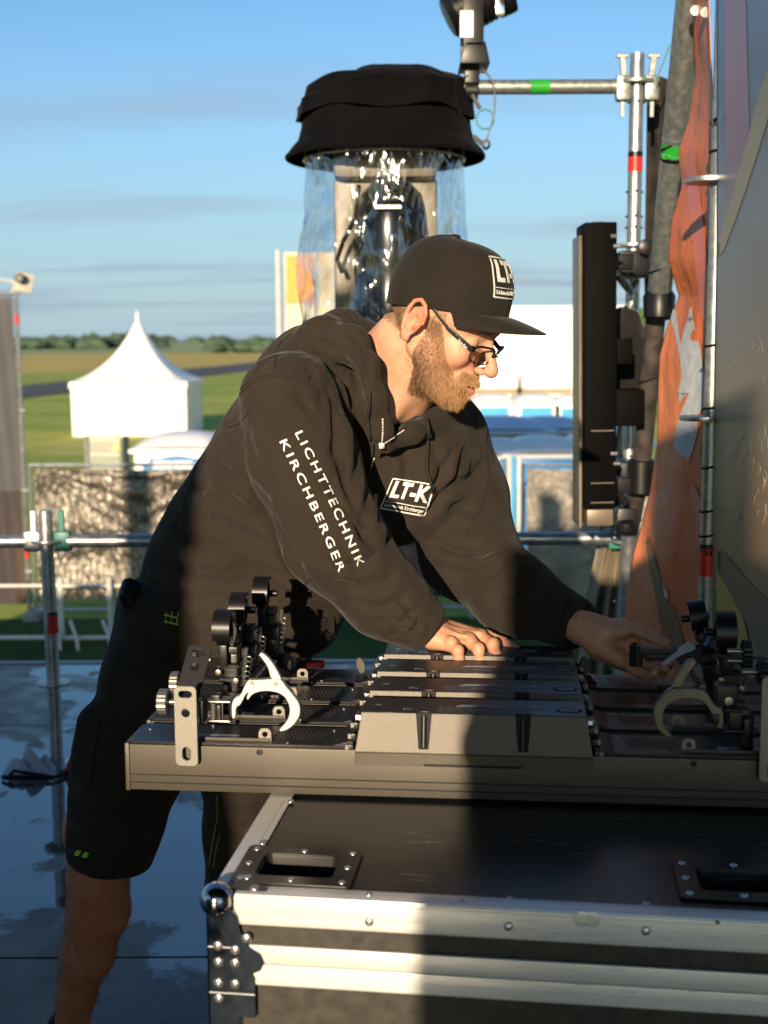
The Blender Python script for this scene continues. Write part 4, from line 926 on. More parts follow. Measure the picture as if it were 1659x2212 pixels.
tarp = cloth('grey_tarpaulin', 'large glossy grey and brown printed tarpaulin filling the right edge', 'tarpaulin', TL, TR, 2.7, 2.0, m_tarp, 60, 110, .012, 1.2)
tsf = surf_fn(tarp)
m_py = M('yellow_green_print', (.25, .25, .20), .42, var=.12, vscale=5); m_pp = M('mauve_print', (.22, .17, .26), .42, var=.12, vscale=3); m_ye = M('yellow_print', (.42, .30, .05), .45, var=.15, vscale=6); m_bd = M('dark_brown_print', (.13, .09, .055), .45, var=.2, vscale=6)
patch([(1659, 150), (1690, 110), (1680, 190), (1648, 300), (1600, 450), (1553, 570), (1553, 520), (1610, 330), (1640, 210)], 'yellow_green_stripe', m_py, tsf, tarp, .002, 8)
patch([(1570, -40), (1612, -40), (1616, 160), (1622, 330), (1600, 400), (1575, 470), (1566, 300), (1568, 100)], 'mauve_stripe', m_pp, tsf, tarp, .0015, 8)
patch([(1552, 1175), (1600, 1235), (1650, 1290), (1720, 1340), (1720, 1480), (1660, 1440), (1610, 1340), (1552, 1240)], 'dark_brown_stripe', m_bd, tsf, tarp, .0015, 8)
patch([(1545, 1225), (1575, 1270), (1610, 1340), (1622, 1400), (1600, 1430), (1565, 1430), (1545, 1440)], 'yellow_shape', m_ye, tsf, tarp, .002, 8)
0 and patch([(1632, 1330), (1680, 1400), (1700, 1500), (1650, 1460)], 'yellow_shape', m_ye, tsf, tarp, .003, 8)
mb = MB(); r3 = random.Random(5)
for k in range(46):
    x = r3.uniform(1590, 1655); y = r3.uniform(900, 1120) if k % 2 else r3.uniform(700, 1050); l = r3.uniform(12, 45); an = R(r3.uniform(60, 120)); pts = drape([(x, y), (x+l*.5*math.cos(an), y+l*.5*math.sin(an)), (x+l*math.cos(an+.2), y+l*math.sin(an+.2))], tsf, .0012, 6)
    if len(pts) > 2: mb.tube(pts, .00035, 3)
mb.build('scratches', M('scratch', (.5, .45, .38), .4), tarp, kind='stuff')
# ================================================================ FLIGHT CASE
m_alu = M('brushed_aluminium', (.74, .73, .70), .36, .40, var=.06, vscale=14, stretch=(1.2, 30, 90), bump=.15, bscale=14, bdist=.0006, rvar=.10)
m_alu2 = M('aluminium_edge', (.66, .66, .66), .38, .45, var=.06, vscale=14, stretch=(30, 1.5, 60), rvar=.10)
m_lam = M('black_laminate', (.035, .032, .026), .5, .0, var=.35, vscale=60, bump=.5, bscale=900, bdist=.0006, spec=.45, rvar=.08)
m_lamtop = M('black_laminate_top', (.014, .014, .015), .24, .0, var=.25, vscale=9, stretch=(1, 12, 1), bump=.25, bscale=1400, bdist=.0003, spec=.5, rvar=.08)
m_chr = M('chrome_corner', (.5, .5, .52), .10, 1.0, var=.05, bump=.25, bscale=30, bdist=.002, rvar=.05)
m_zinc = M('polished_zinc', (.09, .12, .16), .10, 1.0, var=.2, vscale=60, bump=.2, bscale=22, bdist=.0015, rvar=.1)
m_riv = M('rivet_steel', (.62, .6, .57), .25, .9, var=.1)
m_blkplastic = M('black_dish', (.012, .012, .012), .3, var=.2, spec=.5)
ZC = .9
yaw = R(-7.5)
c0 = G(452, 1932, ZC); c0.z = 0
CT = Matrix.Translation(c0) @ Matrix.Rotation(yaw, 4, 'Z')   # local: x along the front, y into depth, z up
case = thing('flight_case', 'black flight case with aluminium edges and chrome ball corner, under the black light bars', 'flight case', mat4=CT)
CW, CDp = .80, .62
def cb_(nm, a, b, mt, bev=.0015, seg=2):
    mb = MB(); mb.box([(a[i]+b[i])/2 for i in range(3)], [abs(b[i]-a[i]) for i in range(3)]); return mb.build(nm, mt, case, bevel=bev, seg=seg, local=True)
def zc(py, px=1000):     # height on the front face from picture height
    d = ray(px, py); o = CT.inverted() @ Vector((0, 0, CAMH)); dd = CT.to_3x3().inverted() @ d; k = -o.y/dd.y; return (o+dd*k).z
def xc(px, py):
    d = ray(px, py); o = CT.inverted() @ Vector((0, 0, CAMH)); dd = CT.to_3x3().inverted() @ d; k = -o.y/dd.y; return (o+dd*k).x
def onf(px, py): return xc(px, py), zc(py, px)
def ontop(px, py):
    g = G(px, py, ZC); return CT.inverted() @ g
x_l = .012
z1 = zc(2004, 662); z2 = zc(2045, 662); z3 = zc(2131, 662)
print('case z', z1, z2, z3, 'corner', CT.translation)
cb_('lid_panel', (.004, .004, z2+.02), (CW-.004, CDp-.004, ZC-.0015), m_lamtop, 0)
cb_('front_lid_panel', (.01, .0025, z3+.02), (CW-.01, .0045, ZC-.01), m_lam, 0)
cb_('body_panel', (.004, .004, .14), (CW-.004, CDp-.004, z3+.002), m_lam, 0)
cb_('lid_core', (.006, .006, z3+.003), (CW-.006, CDp-.006, ZC-.006), m_lam, 0)
# aluminium angle along the front top edge, with beads
cb_('front_edge', (.030, -.001, z1), (CW-.03, .0022, ZC+.0002), m_alu)
cb_('front_edge_top', (.030, .0023, ZC-.001), (CW-.03, .030, ZC+.0012), m_alu)
for z in (z1+.006, z1+.0095, ZC-.004): cb_('bead', (.031, -.0018, z), (CW-.031, -.0011, z+.0014), m_alu, 0)
cb_('left_edge_top', (.0, .032, ZC-.001), (.034, CDp-.03, ZC+.0014), m_alu2)
cb_('left_edge_side', (-.0015, .032, ZC-.036), (.0005, CDp-.03, ZC-.0012), m_alu2)
cb_('left_edge_bead', (.0235, .033, ZC+.0015), (.0245, CDp-.031, ZC+.002), m_alu2, 0)
cb_('right_edge_top', (CW-.034, .032, ZC-.001), (CW, CDp-.03, ZC+.0014), m_alu2)
cb_('back_edge_top', (.03, CDp-.03, ZC-.001), (CW-.03, CDp, ZC+.0012), m_alu)
# tongue and groove band around the lid joint
zm = (z2+z3)/2+.002
cb_('lid_band', (.046, -.004, zm), (CW-.046, .002, z2), m_alu); cb_('body_band', (.046, -.0035, z3), (CW-.046, .002, zm-.0012), m_alu)
for z in (z3+.004, z3+.009, z3+.0125): cb_('bead', (.047, -.0046, z), (CW-.047, -.0036, z+.0016), m_alu, 0)
# upright corner angle and the pressed corner braces
cb_('corner_angle', (-.001, -.001, .15), (.036, .003, z3-.03), m_alu2); cb_('corner_angle_side', (-.0015, .0031, .15), (.0, .034, ZC-.03), m_alu2)
br = [(-.001, -.112), (.036, -.112), (.036, -.086), (.0555, -.086), (.0555, -.036), (.053, -.030), (.062, -.026), (.067, -.016), (.063, -.005), (.05, .003), (.043, .012), (.038, .024), (.035, .04), (.028, .05), (.0, .05)]
zb0 = z2-.005
me = curve_mesh([[(x, z) for x, z in br]], .0022, .0004, Matrix.Translation((0, -.0052, zb0)) @ Matrix.Rotation(R(90), 4, 'X')); o = ob('corner_brace', me, m_zinc, None); o.parent = case
cb_('corner_brace_side', (-.0035, -.004, zb0-.112), (-.0012, .036, zb0+.06), m_zinc)
for z in (zb0+.001, zb0-.057): cb_('brace_groove', (-.001, -.0072, z), (.036 if z > zb0-.05 else .055, -.0064, z+.0012), m_alu, 0)
rv = MB().lathe([(.0075, 0), (.0072, .0012), (.0055, .0026), (.002, .003), (.0018, .0012), (.0005, .001)], (0, 0, 0), n=14).build('rivet', m_riv, case, smooth=True, local=True)
rvm = rv.data; rv.matrix_basis = Matrix.Translation((.3, .015, ZC+.0012)) @ Matrix.Scale(.55, 4)
def rivet(loc, T=None, s=.8):
    o = bpy.data.objects.new('rivet', rvm); COL.objects.link(o); o.parent = case; o.matrix_basis = Matrix.Translation(loc) @ (T or Matrix()) @ Matrix.Scale(s, 4); return o
RX = Matrix.Rotation(R(90), 4, 'X'); RXs = Matrix.Rotation(R(-90), 4, 'Y')
for px, py in ((536, 2022), (470, 2039), (510, 2047), (470, 2062+20-20), (470, 2082-18), (510, 2068+14-14)): pass
for px, py in ((535, 2021), (474, 2037), (511, 2046), (475, 2072), (511, 2074), (475, 2117), (511, 2119), (476, 2150), (0, 0)):
    if px: x, z = onf(px, py); rivet((x, -.0066, z), RX, .85)
for py in (2038, 2074, 2116, 2152): x, z = onf(452, py); rivet((-.0034, .016, z), RXs, .85)
for px, py in ((798, 1994), (1098, 2004), (1395, 2014)): x, z = onf(px, py); rivet((x, -.0012, z+.002), RX, .75)
for px, py in ((797, 1934), (1102, 1943), (1395, 1953)): q = ontop(px, py); rivet((q.x, q.y, ZC+.0013), None, .55)
for px, py in ((628, 1733), (567, 1823)): q = ontop(px, py); rivet((q.x, q.y, ZC+.0014), None, .7)
q = ontop(1650, 1762); rivet((CW-.02, q.y, ZC+.0014), None, .7)
# ball corner
MB().lathe([(.0001, -.021)]+[(.021*math.sin(math.pi*k/14), -.021*math.cos(math.pi*k/14)) for k in range(1, 14)]+[(.0001, .021)], (.008, .006, ZC-.008), n=28).build('ball_corner', m_chr, case, smooth=True, local=True)
me = curve_mesh([smoothpts([(.012, .004), (.058, .004), (.062, .012), (.05, .02), (.04, .032), (.034, .048), (.026, .05), (.018, .03)], 1)], .003, .0005, Matrix.Translation((.006, .008, ZC+.002))); o = ob('corner_cap', me, m_blkplastic, None); o.parent = case
for x, y in ((.052, .016), (.036, .045)): rivet((x, y, ZC+.0036), None, .75)
MB().lathe([(.0001, -.021)]+[(.021*math.sin(math.pi*k/14), -.021*math.cos(math.pi*k/14)) for k in range(1, 14)]+[(.0001, .021)], (CW-.008, .006, ZC-.008), n=28).build('ball_corner', m_chr, case, smooth=True, local=True)
# recessed dishes in the lid
def dish(px, py, nm, cut=1.0):
    q = ontop(px, py); w, h = .150, .112
    out = rrect(q.x-w/2, q.y-h/2, q.x+w/2, q.y+h/2, .006); iw, ih = .098, .066; hole = rrect(q.x-iw/2, q.y-ih/2, q.x+iw/2, q.y+ih/2, .010)
    me = curve_mesh([out, hole], .003, .0006, Matrix.Translation((0, 0, ZC+.0016))); o = ob(nm, me, m_blkplastic); o.parent = case
    # the tub stands in an opening of the lid
    d = .028; mb = MB(); loops = []
    for k, (s, z) in enumerate(((1, 0), (.97, -.006), (.9, -d), (.5, -d-.001), (.0, -d-.001))):
        loops.append([(q.x+(x-q.x)*s, q.y+(y-q.y)*s, ZC+.001+z) for x, y in hole])
    n = len(hole)
    for lp_ in loops: mb.v += lp_
    for a in range(len(loops)-1):
        for k in range(n): mb.f.append((a*n+k, a*n+(k+1) % n, (a+1)*n+(k+1) % n, (a+1)*n+k))
    mb.build('dish_tub', m_blkplastic, case, smooth=True, local=True)
    for sx in (-1, 0, 1):
        for sy in (-1, 0, 1):
            if sx == 0 and sy == 0: continue
            rivet((q.x+sx*(w/2-.012), q.y+sy*(h/2-.012), ZC+.0031), None, .62)
    return q
dishes = [dish(644, 1874, 'dish_plate'), dish(1595, 1906, 'dish_plate')]
# cut the openings for the tubs into the lid sheet
for nm in ('lid_panel', 'lid_core'):
    o = bpy.data.objects[nm]; bm = bmesh.new(); bm.from_mesh(o.data); top = max(bm.faces, key=lambda f: f.calc_center_median().z*10 if abs(f.normal.z) > .9 else -99)
    if nm == 'lid_core':
        for v in bm.verts:
            if v.co.z > ZC-.01: v.co.z = ZC-.035
    else:
        for dq in dishes:
            for co, no in (((dq.x-.047, 0, 0), (1, 0, 0)), ((dq.x+.047, 0, 0), (1, 0, 0)), ((0, dq.y-.031, 0), (0, 1, 0)), ((0, dq.y+.031, 0), (0, 1, 0))):
                bmesh.ops.bisect_plane(bm, geom=bm.verts[:]+bm.edges[:]+bm.faces[:], plane_co=co, plane_no=no)
        kill = [f for f in bm.faces if abs(f.normal.z) > .9 and f.calc_center_median().z > ZC-.01 and any(abs(f.calc_center_median().x-d_.x) < .046 and abs(f.calc_center_median().y-d_.y) < .03 for d_ in dishes)]
        kill += [f for f in bm.faces if abs(f.normal.z) > .9 and f.calc_center_median().z < z2+.05]
        bmesh.ops.delete(bm, geom=list(set(kill)), context='FACES')
    bm.to_mesh(o.data); bm.free()
for x in (.1, CW-.1):
    for y in (.1, CDp-.1):
        MB().box((x, y, .135), (.09, .09, .012)).build('castor_plate', m_galv, case, local=True); MB().lathe([(.045, -.015), (.05, -.012), (.05, .012), (.045, .015)], (x, y, .051), Matrix.Rotation(R(90), 3, 'X'), 18).build('castor_wheel', m_black, case, smooth=True, local=True)
        MB().box((x-.02, y, .095), (.006, .03, .07)).build('castor_fork', m_galv, case, local=True)

# wear: fine scratches, a dent and a torn sticker on the case
r5 = random.Random(11); mb = MB()
for k in range(70):
    x = r5.uniform(.05, CW-.05); z = r5.choice([r5.uniform(z1+.003, ZC-.003), r5.uniform(z3+.004, z2-.004)]); l = r5.uniform(.004, .03); a = r5.uniform(-.25, .25)
    yy = -.0012 if z > z1 else -.0042; mb.tube([(x, yy, z), (x+l*math.cos(a), yy, z+l*math.sin(a)*.3)], .00018, 3)
for k in range(60):
    x = r5.uniform(.2, CW-.1); y = r5.uniform(.05, .30); l = r5.uniform(.005, .05); a = r5.uniform(-.5, .5); mb.tube([(x, y, ZC-.0013), (x+l*math.cos(a), y+l*math.sin(a), ZC-.0013)], .00014, 3)
mb.build('scratches', M('scratch_grey', (.22, .21, .19), .5), case, kind='stuff', local=True)
x, z = onf(1268, 1985)
for dx in (-.006, .006): MB().lathe([(.0001, .0004), (.004, .0009), (.008, .0006), (.0095, 0)], (x+dx, -.0011, z), Matrix.Rotation(R(90), 3, 'X'), 18).build('dent', m_alu, case, smooth=True, local=True)
x, z = onf(1550, 1992); MB().lathe([(.0001, .0008), (.0018, .0006), (.0026, 0)], (x, -.0011, z), Matrix.Rotation(R(90), 3, 'X'), 12).build('rust_spot', M('rust', (.18, .09, .03), .7), case, local=True)
# ================================================================ LIGHT BARS
m_bar = M('bar_powder_coat', (.070, .060, .046), .42, .3, var=.22, vscale=520, bump=.55, bscale=1500, bdist=.0004, spec=.6, rvar=.04)
m_bar_t = M('bar_top_sheet', (.030, .030, .033), .34, .3, var=.1, vscale=4, bump=.4, bscale=1600, bdist=.0003, spec=.5, rvar=.04)
m_silver = M('bare_aluminium_clamp', (.50, .49, .46), .40, .5, var=.05, vscale=40, bump=.2, bscale=500, bdist=.0003)
m_bronze = M('dark_clamp_coat', (.16, .14, .11), .42, .5, var=.1, vscale=30)
m_plate = M('bracket_coat', (.22, .21, .185), .42, .55, var=.05, vscale=6, bump=.35, bscale=1300, bdist=.0003)
m_knob = M('knob_steel', (.28, .27, .25), .35, .8, var=.1)
m_groove = M('groove_dark', (.004, .004, .004), .7)
m_lab = M('pale_label', (.30, .33, .38), .5, var=.08, vscale=90)
m_ink = M('label_ink', (.02, .02, .022), .6); m_inkp = M('pale_ink', (.22, .24, .27), .5)
BYAW = R(-5.6)
g0 = G(272, 1706, ZC+.003)
BT = [Matrix.Translation(g0) @ Matrix.Rotation(BYAW, 4, 'Z') @ Matrix.Translation((.0, .1135*k, 0)) for k in range(4)]
def loc_(k, px, py, yl):
    T = BT[k].inverted(); o = T @ Vector((0, 0, CAMH)); d = T.to_3x3() @ ray(px, py); t = (yl-o.y)/d.y; return o+d*t
XL = 0; xc0 = loc_(0, 766, 1650, 0).x; xc1 = loc_(0, 1282, 1660, 0).x; XM = (xc0+xc1)/2; BLEN = 2*XM
zt_ = loc_(0, 345, 1608, 0).z; ztop = loc_(0, 900, 1541, .008).z
print('bar', BLEN, 'h', zt_, 'box', xc0, xc1, ztop)
DEP = .094
lab0 = ['front light bar, its left end, long front face and grey bracket plate fully in view', 'second light bar from the camera, between the front bar and the third',
        'third light bar from the camera, its box just below the man\'s fingertips', 'rearmost light bar, the one the man\'s near hand rests on']
def LM(mb, nm, mat, par, T=None, **k):
    o = mb.build(nm, mat, par, local=True, **k)
    if T is not None: o.matrix_basis = T
    return o
def vent(nx, ny, sx, sy, x0, y0, r, slant=.0):
    holes = []
    for i in range(nx):
        for j in range(ny):
            cx = x0+sx*i+slant*j+(sx/2 if j % 2 else 0); cy = y0+sy*j; holes.append([(cx-r, cy-r), (cx+r, cy-r), (cx+r, cy+r), (cx-r, cy+r)])
    return holes
bars = []
proto = None
for k in range(4):
    if k == 0:
        b = thing('light_bar', lab0[0], 'light bar', mat4=BT[0], group='light bars lying side by side on the case')
        mb = MB(); mb.box((BLEN/2, DEP/2, zt_/2), (BLEN-.014, DEP, zt_-.002)); LM(mb, 'body', m_bar, b, bevel=.0015)
        for x in (.0035, BLEN-.0035): LM(MB().box((x, DEP/2, zt_/2), (.0066, DEP+.001, zt_+.001)), 'end_cap', m_bar, b, bevel=.0012)
        for z in (.0125, .0245): LM(MB().box((BLEN/2, -.0002, z), (BLEN-.014, .0012, .0017)), 'groove', m_groove, b)
        # top sheets with real perforations
        for mir in (0, 1):
            x0, x1 = .008, xc0-.003
            H = vent(12, 6, .0062, .0075, .215, .030, .0020, .0008)+vent(6, 5, .0075, .0075, .030, .036, .0019, .0)
            me = curve_mesh([rrect(x0, .004, x1, DEP-.004, .002, 2)]+H, .0034, 0, Matrix.Translation((0, 0, zt_+.0016)), name='top_sheet')
            if mir: me.transform(Matrix.Translation((BLEN, 0, 0)) @ Matrix.Scale(-1, 4, (1, 0, 0))); me.flip_normals()
            o = ob('top_sheet', me, m_bar_t, None); o.parent = b
            f = (lambda x: x) if not mir else (lambda x: BLEN-x)
            LM(MB().box((f(.15), .018, zt_+.0052), (.125, .0018, .004)), 'guide_rail', m_bar, b)
            LM(MB().box((f(.125), .034, zt_+.0036), (.075, .017, .0006)), 'label', m_lab, b)
            mi = MB()
            for q in range(7): mi.box((f(.098+.0035*q), .031+.0, zt_+.0041), (.0016 if q % 2 else .0022, .008, .0003))
            for q in range(3): mi.box((f(.14), .03+.004*q, zt_+.0041), (.018, .0009, .0003))
            LM(mi, 'label_print', m_ink, b, kind='stuff')
            lug = [(-.0095, 0), (.0095, 0), (.0095, .012), (.0075, .0165), (.004, .0185), (-.004, .0185), (-.0075, .0165), (-.0095, .012)]
            me = curve_mesh([lug, circ(0, .0095, .0042, 14)], .003, .0002, Matrix.Translation((f(.205), .022, zt_+.003)) @ Matrix.Rotation(R(90), 4, 'X'), name='lug'); o = ob('lug', me, m_plate, None); o.parent = b
            s = 1 if not mir else -1
            LM(MB().prism([(f(xc0-.032), zt_+.003), (f(xc0-.003), zt_+.003), (f(xc0-.003), zt_+.012)][::s], .006, DEP-.006), 'ramp', m_bar_t, b)
            for (x, y) in ((.022, .06), (.1, .02), (.24, .012), (.3, .075)): LM(MB().lathe([(.0028, 0), (.0028, .0015), (.001, .0017)], (f(x), y, zt_+.0032), n=10), 'screw', m_knob, b, smooth=True)
            # row of dark locking teeth climbing the slanted side of the box
            for q in range(3):
                zz = zt_-.004+.0165*q; LM(MB().box((f(xc0-.0075+.0042*q), .012, zz+.004), (.013, .02, .0125)), 'side_tooth', m_black, b, bevel=.003)
                LM(MB().box((f(xc0-.0115+.0042*q), .0045, zz+.006), (.006, .006, .008)), 'tooth_cap', m_plate, b, bevel=.001, seg=1)
            LM(MB().box((f(xc0+.0048), .0175, ztop-.008), (.009, .02, .009)), 'chrome_latch', bpy.data.materials['chrome'], b, bevel=.0015, seg=1)
            LM(MB().box((f(xc0-.003), .05, zt_+.018), (.012, .06, .03)), 'side_cover', m_black, b, bevel=.003)
        LM(MB().lathe([(.0046, -.0005), (.0046, .0022), (.0028, .0024), (.0024, .0012), (.0004, .001)], (loc_(0, 561, 1624, 0).x, -.0, loc_(0, 561, 1624, 0).z), Matrix.Rotation(R(90), 3, 'X'), 12), 'screw', m_black, b, smooth=True)
        LM(MB().lathe([(.0046, -.0005), (.0046, .0022), (.0028, .0024), (.0024, .0012), (.0004, .001)], (BLEN-loc_(0, 561, 1624, 0).x, -.0, loc_(0, 561, 1624, 0).z), Matrix.Rotation(R(90), 3, 'X'), 12), 'screw', m_black, b, smooth=True)
        # central box: lower lip and slanted cover with two tapered channels
        zl = loc_(0, 1000, 1629, 0).z; zlip = loc_(0, 1000, 1656, 0).z; tx = .0085
        yf, yb = -.0035, .0085
        sl = loc_(0, 915, 1657, 0); sl2 = loc_(0, 1129, 1661, 0)
        me = curve_mesh([[(xc0, zlip), (sl.x, zlip), (sl.x, zlip+.0035), (sl2.x, zlip+.0035), (sl2.x, zlip), (xc1, zlip), (xc1-.0012, zl-.0007), (xc0+.0012, zl-.0007)]], .0036, .0003, Matrix.Translation((0, -.0022, 0)) @ Matrix.Rotation(R(90), 4, 'X'), name='lower_cover'); o = ob('lower_cover', me, m_bar, None); o.parent = b
        LM(MB().box(((sl.x+sl2.x)/2, -.0007, zlip+.0012), (sl2.x-sl.x-.001, .0006, .0045)), 'card_slot', m_groove, b)
        n1, n2 = loc_(0, 915, 1590, 0).x, loc_(0, 1130, 1590, 0).x; hw1, hw2 = .0108, .0068; zn = zl+.0065
        def X(s, z): return s
        def side(z): return tx*(z-zl)/(ztop-zl)
        poly = [(xc0+.001, zl+.0007), (xc1-.001, zl+.0007), (xc1-.001-tx, ztop)]
        for c in (n2, n1): poly += [(c+hw1, ztop), (c+hw2, zn), (c-hw2, zn), (c-hw1, ztop)]
        poly += [(xc0+.001+tx, ztop)]
        sh = Matrix(((1, 0, 0, 0), (0, 1, (yb-yf)/(ztop-zl), 0), (0, 0, 1, 0), (0, 0, 0, 1)))
        def shear(me):
            for v in me.vertices: v.co.y += (yb-yf)*(v.co.z-zl)/(ztop-zl)
        me = curve_mesh([poly], .004, .0006, Matrix.Translation((0, yf+.002, 0)) @ Matrix.Rotation(R(90), 4, 'X'), name='front_cover'); shear(me); o = ob('front_cover', me, m_bar, None); o.parent = b
        for c in (n1, n2):
            me = curve_mesh([[(c-hw1+.0006, ztop-.0005), (c+hw1-.0006, ztop-.0005), (c+hw2-.0005, zn+.0005), (c-hw2+.0005, zn+.0005)]], .0006, 0, Matrix.Translation((0, yf+.0030, 0)) @ Matrix.Rotation(R(90), 4, 'X'), name='channel'); shear(me); o = ob('channel', me, m_groove, None); o.parent = b
            LM(MB().tube([(c, .0015, zn+.002), (c, yb+.003, ztop-.004)], .0045, 10), 'channel_rod', m_black, b, smooth=True)
        mb = MB()
        mb.add([(xc0+.002, .006, zl), (xc1-.002, .006, zl), (xc1-.002, DEP-.004, zl), (xc0+.002, DEP-.004, zl), (xc0+tx+.002, yb+.0095, ztop-.004), (xc1-tx-.002, yb+.0095, ztop-.004), (xc1-tx-.002, DEP-.012, ztop-.004), (xc0+tx+.002, DEP-.012, ztop-.004)], [(0, 3, 2, 1), (4, 5, 6, 7), (0, 1, 5, 4), (1, 2, 6, 5), (2, 3, 7, 6), (3, 0, 4, 7)])
        LM(mb, 'box_core', m_black, b)
        # top cover, notched where the channels come up
        tp_ = [(xc0+tx+.001, yb+.0005), (n1-hw1, yb+.0005), (n1-hw1, yb+.006), (n1-hw1*.5, yb+.0085), (n1+hw1*.5, yb+.0085), (n1+hw1, yb+.006), (n1+hw1, yb+.0005), (n2-hw1, yb+.0005), (n2-hw1, yb+.006), (n2-hw1*.5, yb+.0085), (n2+hw1*.5, yb+.0085), (n2+hw1, yb+.006), (n2+hw1, yb+.0005), (xc1-tx-.001, yb+.0005), (xc1-tx-.001, DEP-.010), (xc0+tx+.001, DEP-.010)]
        me = curve_mesh([tp_], .003, .0005, Matrix.Translation((0, 0, ztop-.0008)), name='top_cover'); o = ob('top_cover', me, m_bar_t, None); o.parent = b
        zz = ztop+.0009
        LM(MB().box((xc1-.104, .045, zz), (.070, .016, .0003)), 'pale_label', M('faint_label', (.07, .08, .095), .5), b)
        LM(MB().box((xc1-.082, .048, zz+.0004), (.012, .006, .0003)), 'label_print', m_inkp, b)
        for nm, r, mt, dz in (('oval_recess', .0155, m_groove, 0), ('oval_badge', .0105, m_inkp, .0004), ('oval_mark', .008, m_bar_t, .0008)): LM(MB().lathe([(r, 0), (r, .0002)], (0, 0, 0), n=24), nm, mt, b, Matrix.Translation((xc1-.0335, .036, zz+dz)) @ Matrix.Scale(1.25, 4, (1, 0, 0)) @ Matrix.Scale(.8, 4, (0, 1, 0)))
        for txt, x, y, s_ in (('ETL', xc0+.075, .026, .009), ('WARNING', xc0+.175, .052, .010), ('CAUTION', xc1-.16, .028, .007), ('IP65', xc0+.03, .045, .006)):
            me = curve_mesh(None, .0002, text=txt, size=s_, name='cover_print'); me.transform(Matrix.Translation((x, y, zz)) @ Matrix.Rotation(0, 4, 'Z')); o = ob('cover_print', me, m_inkp if txt != 'WARNING' else m_lab, None); o.parent = b
        mt_ = MB()
        r4 = random.Random(3)
        for row in range(5):
            x = xc0+.12
            while x < xc0+.25: l = r4.uniform(.004, .012); mt_.box((x+l/2, .016+row*.0062, zz), (l, .0011, .0002)); x += l+.0025
        LM(mt_, 'fine_print', M('faint_ink', (.06, .065, .075), .5), b, kind='stuff')
        LM(MB().box((xc0+.176, .0465, zz), (.062, .001, .0003)), 'print_line', m_lab, b)
        proto = b
    else:
        b = copy_tree(proto); b.matrix_basis = BT[k]; b['label'] = lab0[k]
    bars.append(b)
m_olive = M('olive_knob', (.05, .042, .03), .45)
# wing bolts on the rear bars
def on_bar(k): return bars[k], BT[k]
for k, px, py in ((3, 781, 1455), (3, 1345-80, 1455)):
    q = loc_(k, px, py, .03); w_ = thing('dummy', 'x', 'x') if False else None
    LM(MB().lathe([(.004, -.02), (.018, -.018), (.02, -.012), (.013, -.008), (.008, .0)], q+Vector((0, 0, -.002)), n=16), 'wing_base', m_black, bars[k], smooth=True)
    me = curve_mesh([smoothpts([(-.003, 0), (-.010, .016), (-.009, .026), (-.003, .030), (.005, .023), (.008, .010), (.003, 0)], 2)], .006, .001, Matrix.Translation(q) @ Matrix.Rotation(R(90), 4, 'X'), name='wing_bolt'); o = ob('wing_bolt', me, m_olive, None); o.parent = bars[k]
# ---------------- clamps: flat open clamps on the front bar, seen in profile
Z3 = .6028/1.507
def z3(x, y): return ((300+x*.6028)/1.507, (1800+y*.6028)/1.507)
def z5(x, y): return ((1700+x*.4822)/1.507, (1850+y*.4822)/1.507)
def flat(k, pts_list, conv, yl, th, nm, mat, bev=.0008, sm=1, circles=()):
    sp = []
    for pts in pts_list:
        q = [loc_(k, *conv(x, y), yl) for x, y in pts]; sp.append(smoothpts([(a.x, a.z) for a in q], sm))
    for (x, y, r) in circles: q = loc_(k, *conv(x, y), yl); sp.append(circ(q.x, q.z, r, 14))
    me = curve_mesh(sp, th, bev, Matrix.Translation((0, yl+th/2, 0)) @ Matrix.Rotation(R(90), 4, 'X'), name=nm); o = ob(nm, me, mat, None); o.parent = bars[k]; return o
y0 = -.012
body_s = [(750, 810), (775, 776), (800, 773), (828, 705), (846, 684), (870, 688), (990, 680), (1022, 684), (1045, 720), (1100, 785), (1124, 825), (1122, 880), (1097, 920), (1062, 953), (1018, 967), (1006, 957), (1040, 925), (1064, 882), (1068, 835), (1048, 785), (1010, 757), (960, 746), (905, 748), (862, 765), (845, 792), (835, 795), (833, 778), (845, 750), (828, 765), (812, 800), (796, 826), (776, 832), (775, 897), (752, 897)]
jaw_s = [(905, 538), (925, 541), (968, 583), (1008, 650), (1026, 692), (1000, 692), (962, 676), (957, 648), (945, 608), (903, 556)]
cl_ = flat(0, [body_s], z3, .006, .013, 'clamp_body', m_silver, .001, 2, ((863, 705, .0024), (990, 710, .0024)))
flat(0, [jaw_s], z3, .009, .009, 'clamp_jaw', m_silver, .001, 2)
for (x, y) in ((863, 705), (990, 710)): q = loc_(0, *z3(x, y), .006); LM(MB().lathe([(.0021, 0), (.0021, .012)], (q.x, .018, q.z), Matrix.Rotation(R(90), 3, 'X'), 10), 'clamp_pin', m_knob, bars[0], smooth=True)
def spring(k, a, b, r, turns, nm='spring', mat=None, wr=.0009):
    a = Vector(a); b = Vector(b); d = (b-a); u = d.normalized().orthogonal().normalized(); w = d.normalized().cross(u); n = turns*10
    return LM(MB().tube([a+d*(i/n)+(u*math.cos(i*.628)+w*math.sin(i*.628))*r for i in range(n+1)], wr, 5), nm, mat or m_black, bars[k], smooth=True)
sa, sb_ = loc_(0, *z3(870, 690), .022), loc_(0, *z3(950, 600), .022); spring(0, sa, sb_, .007, 8)
LM(MB().tube([sa, sb_+Vector((.006, 0, .006))], .0035, 10), 'spring_rod', m_black, bars[0], smooth=True)
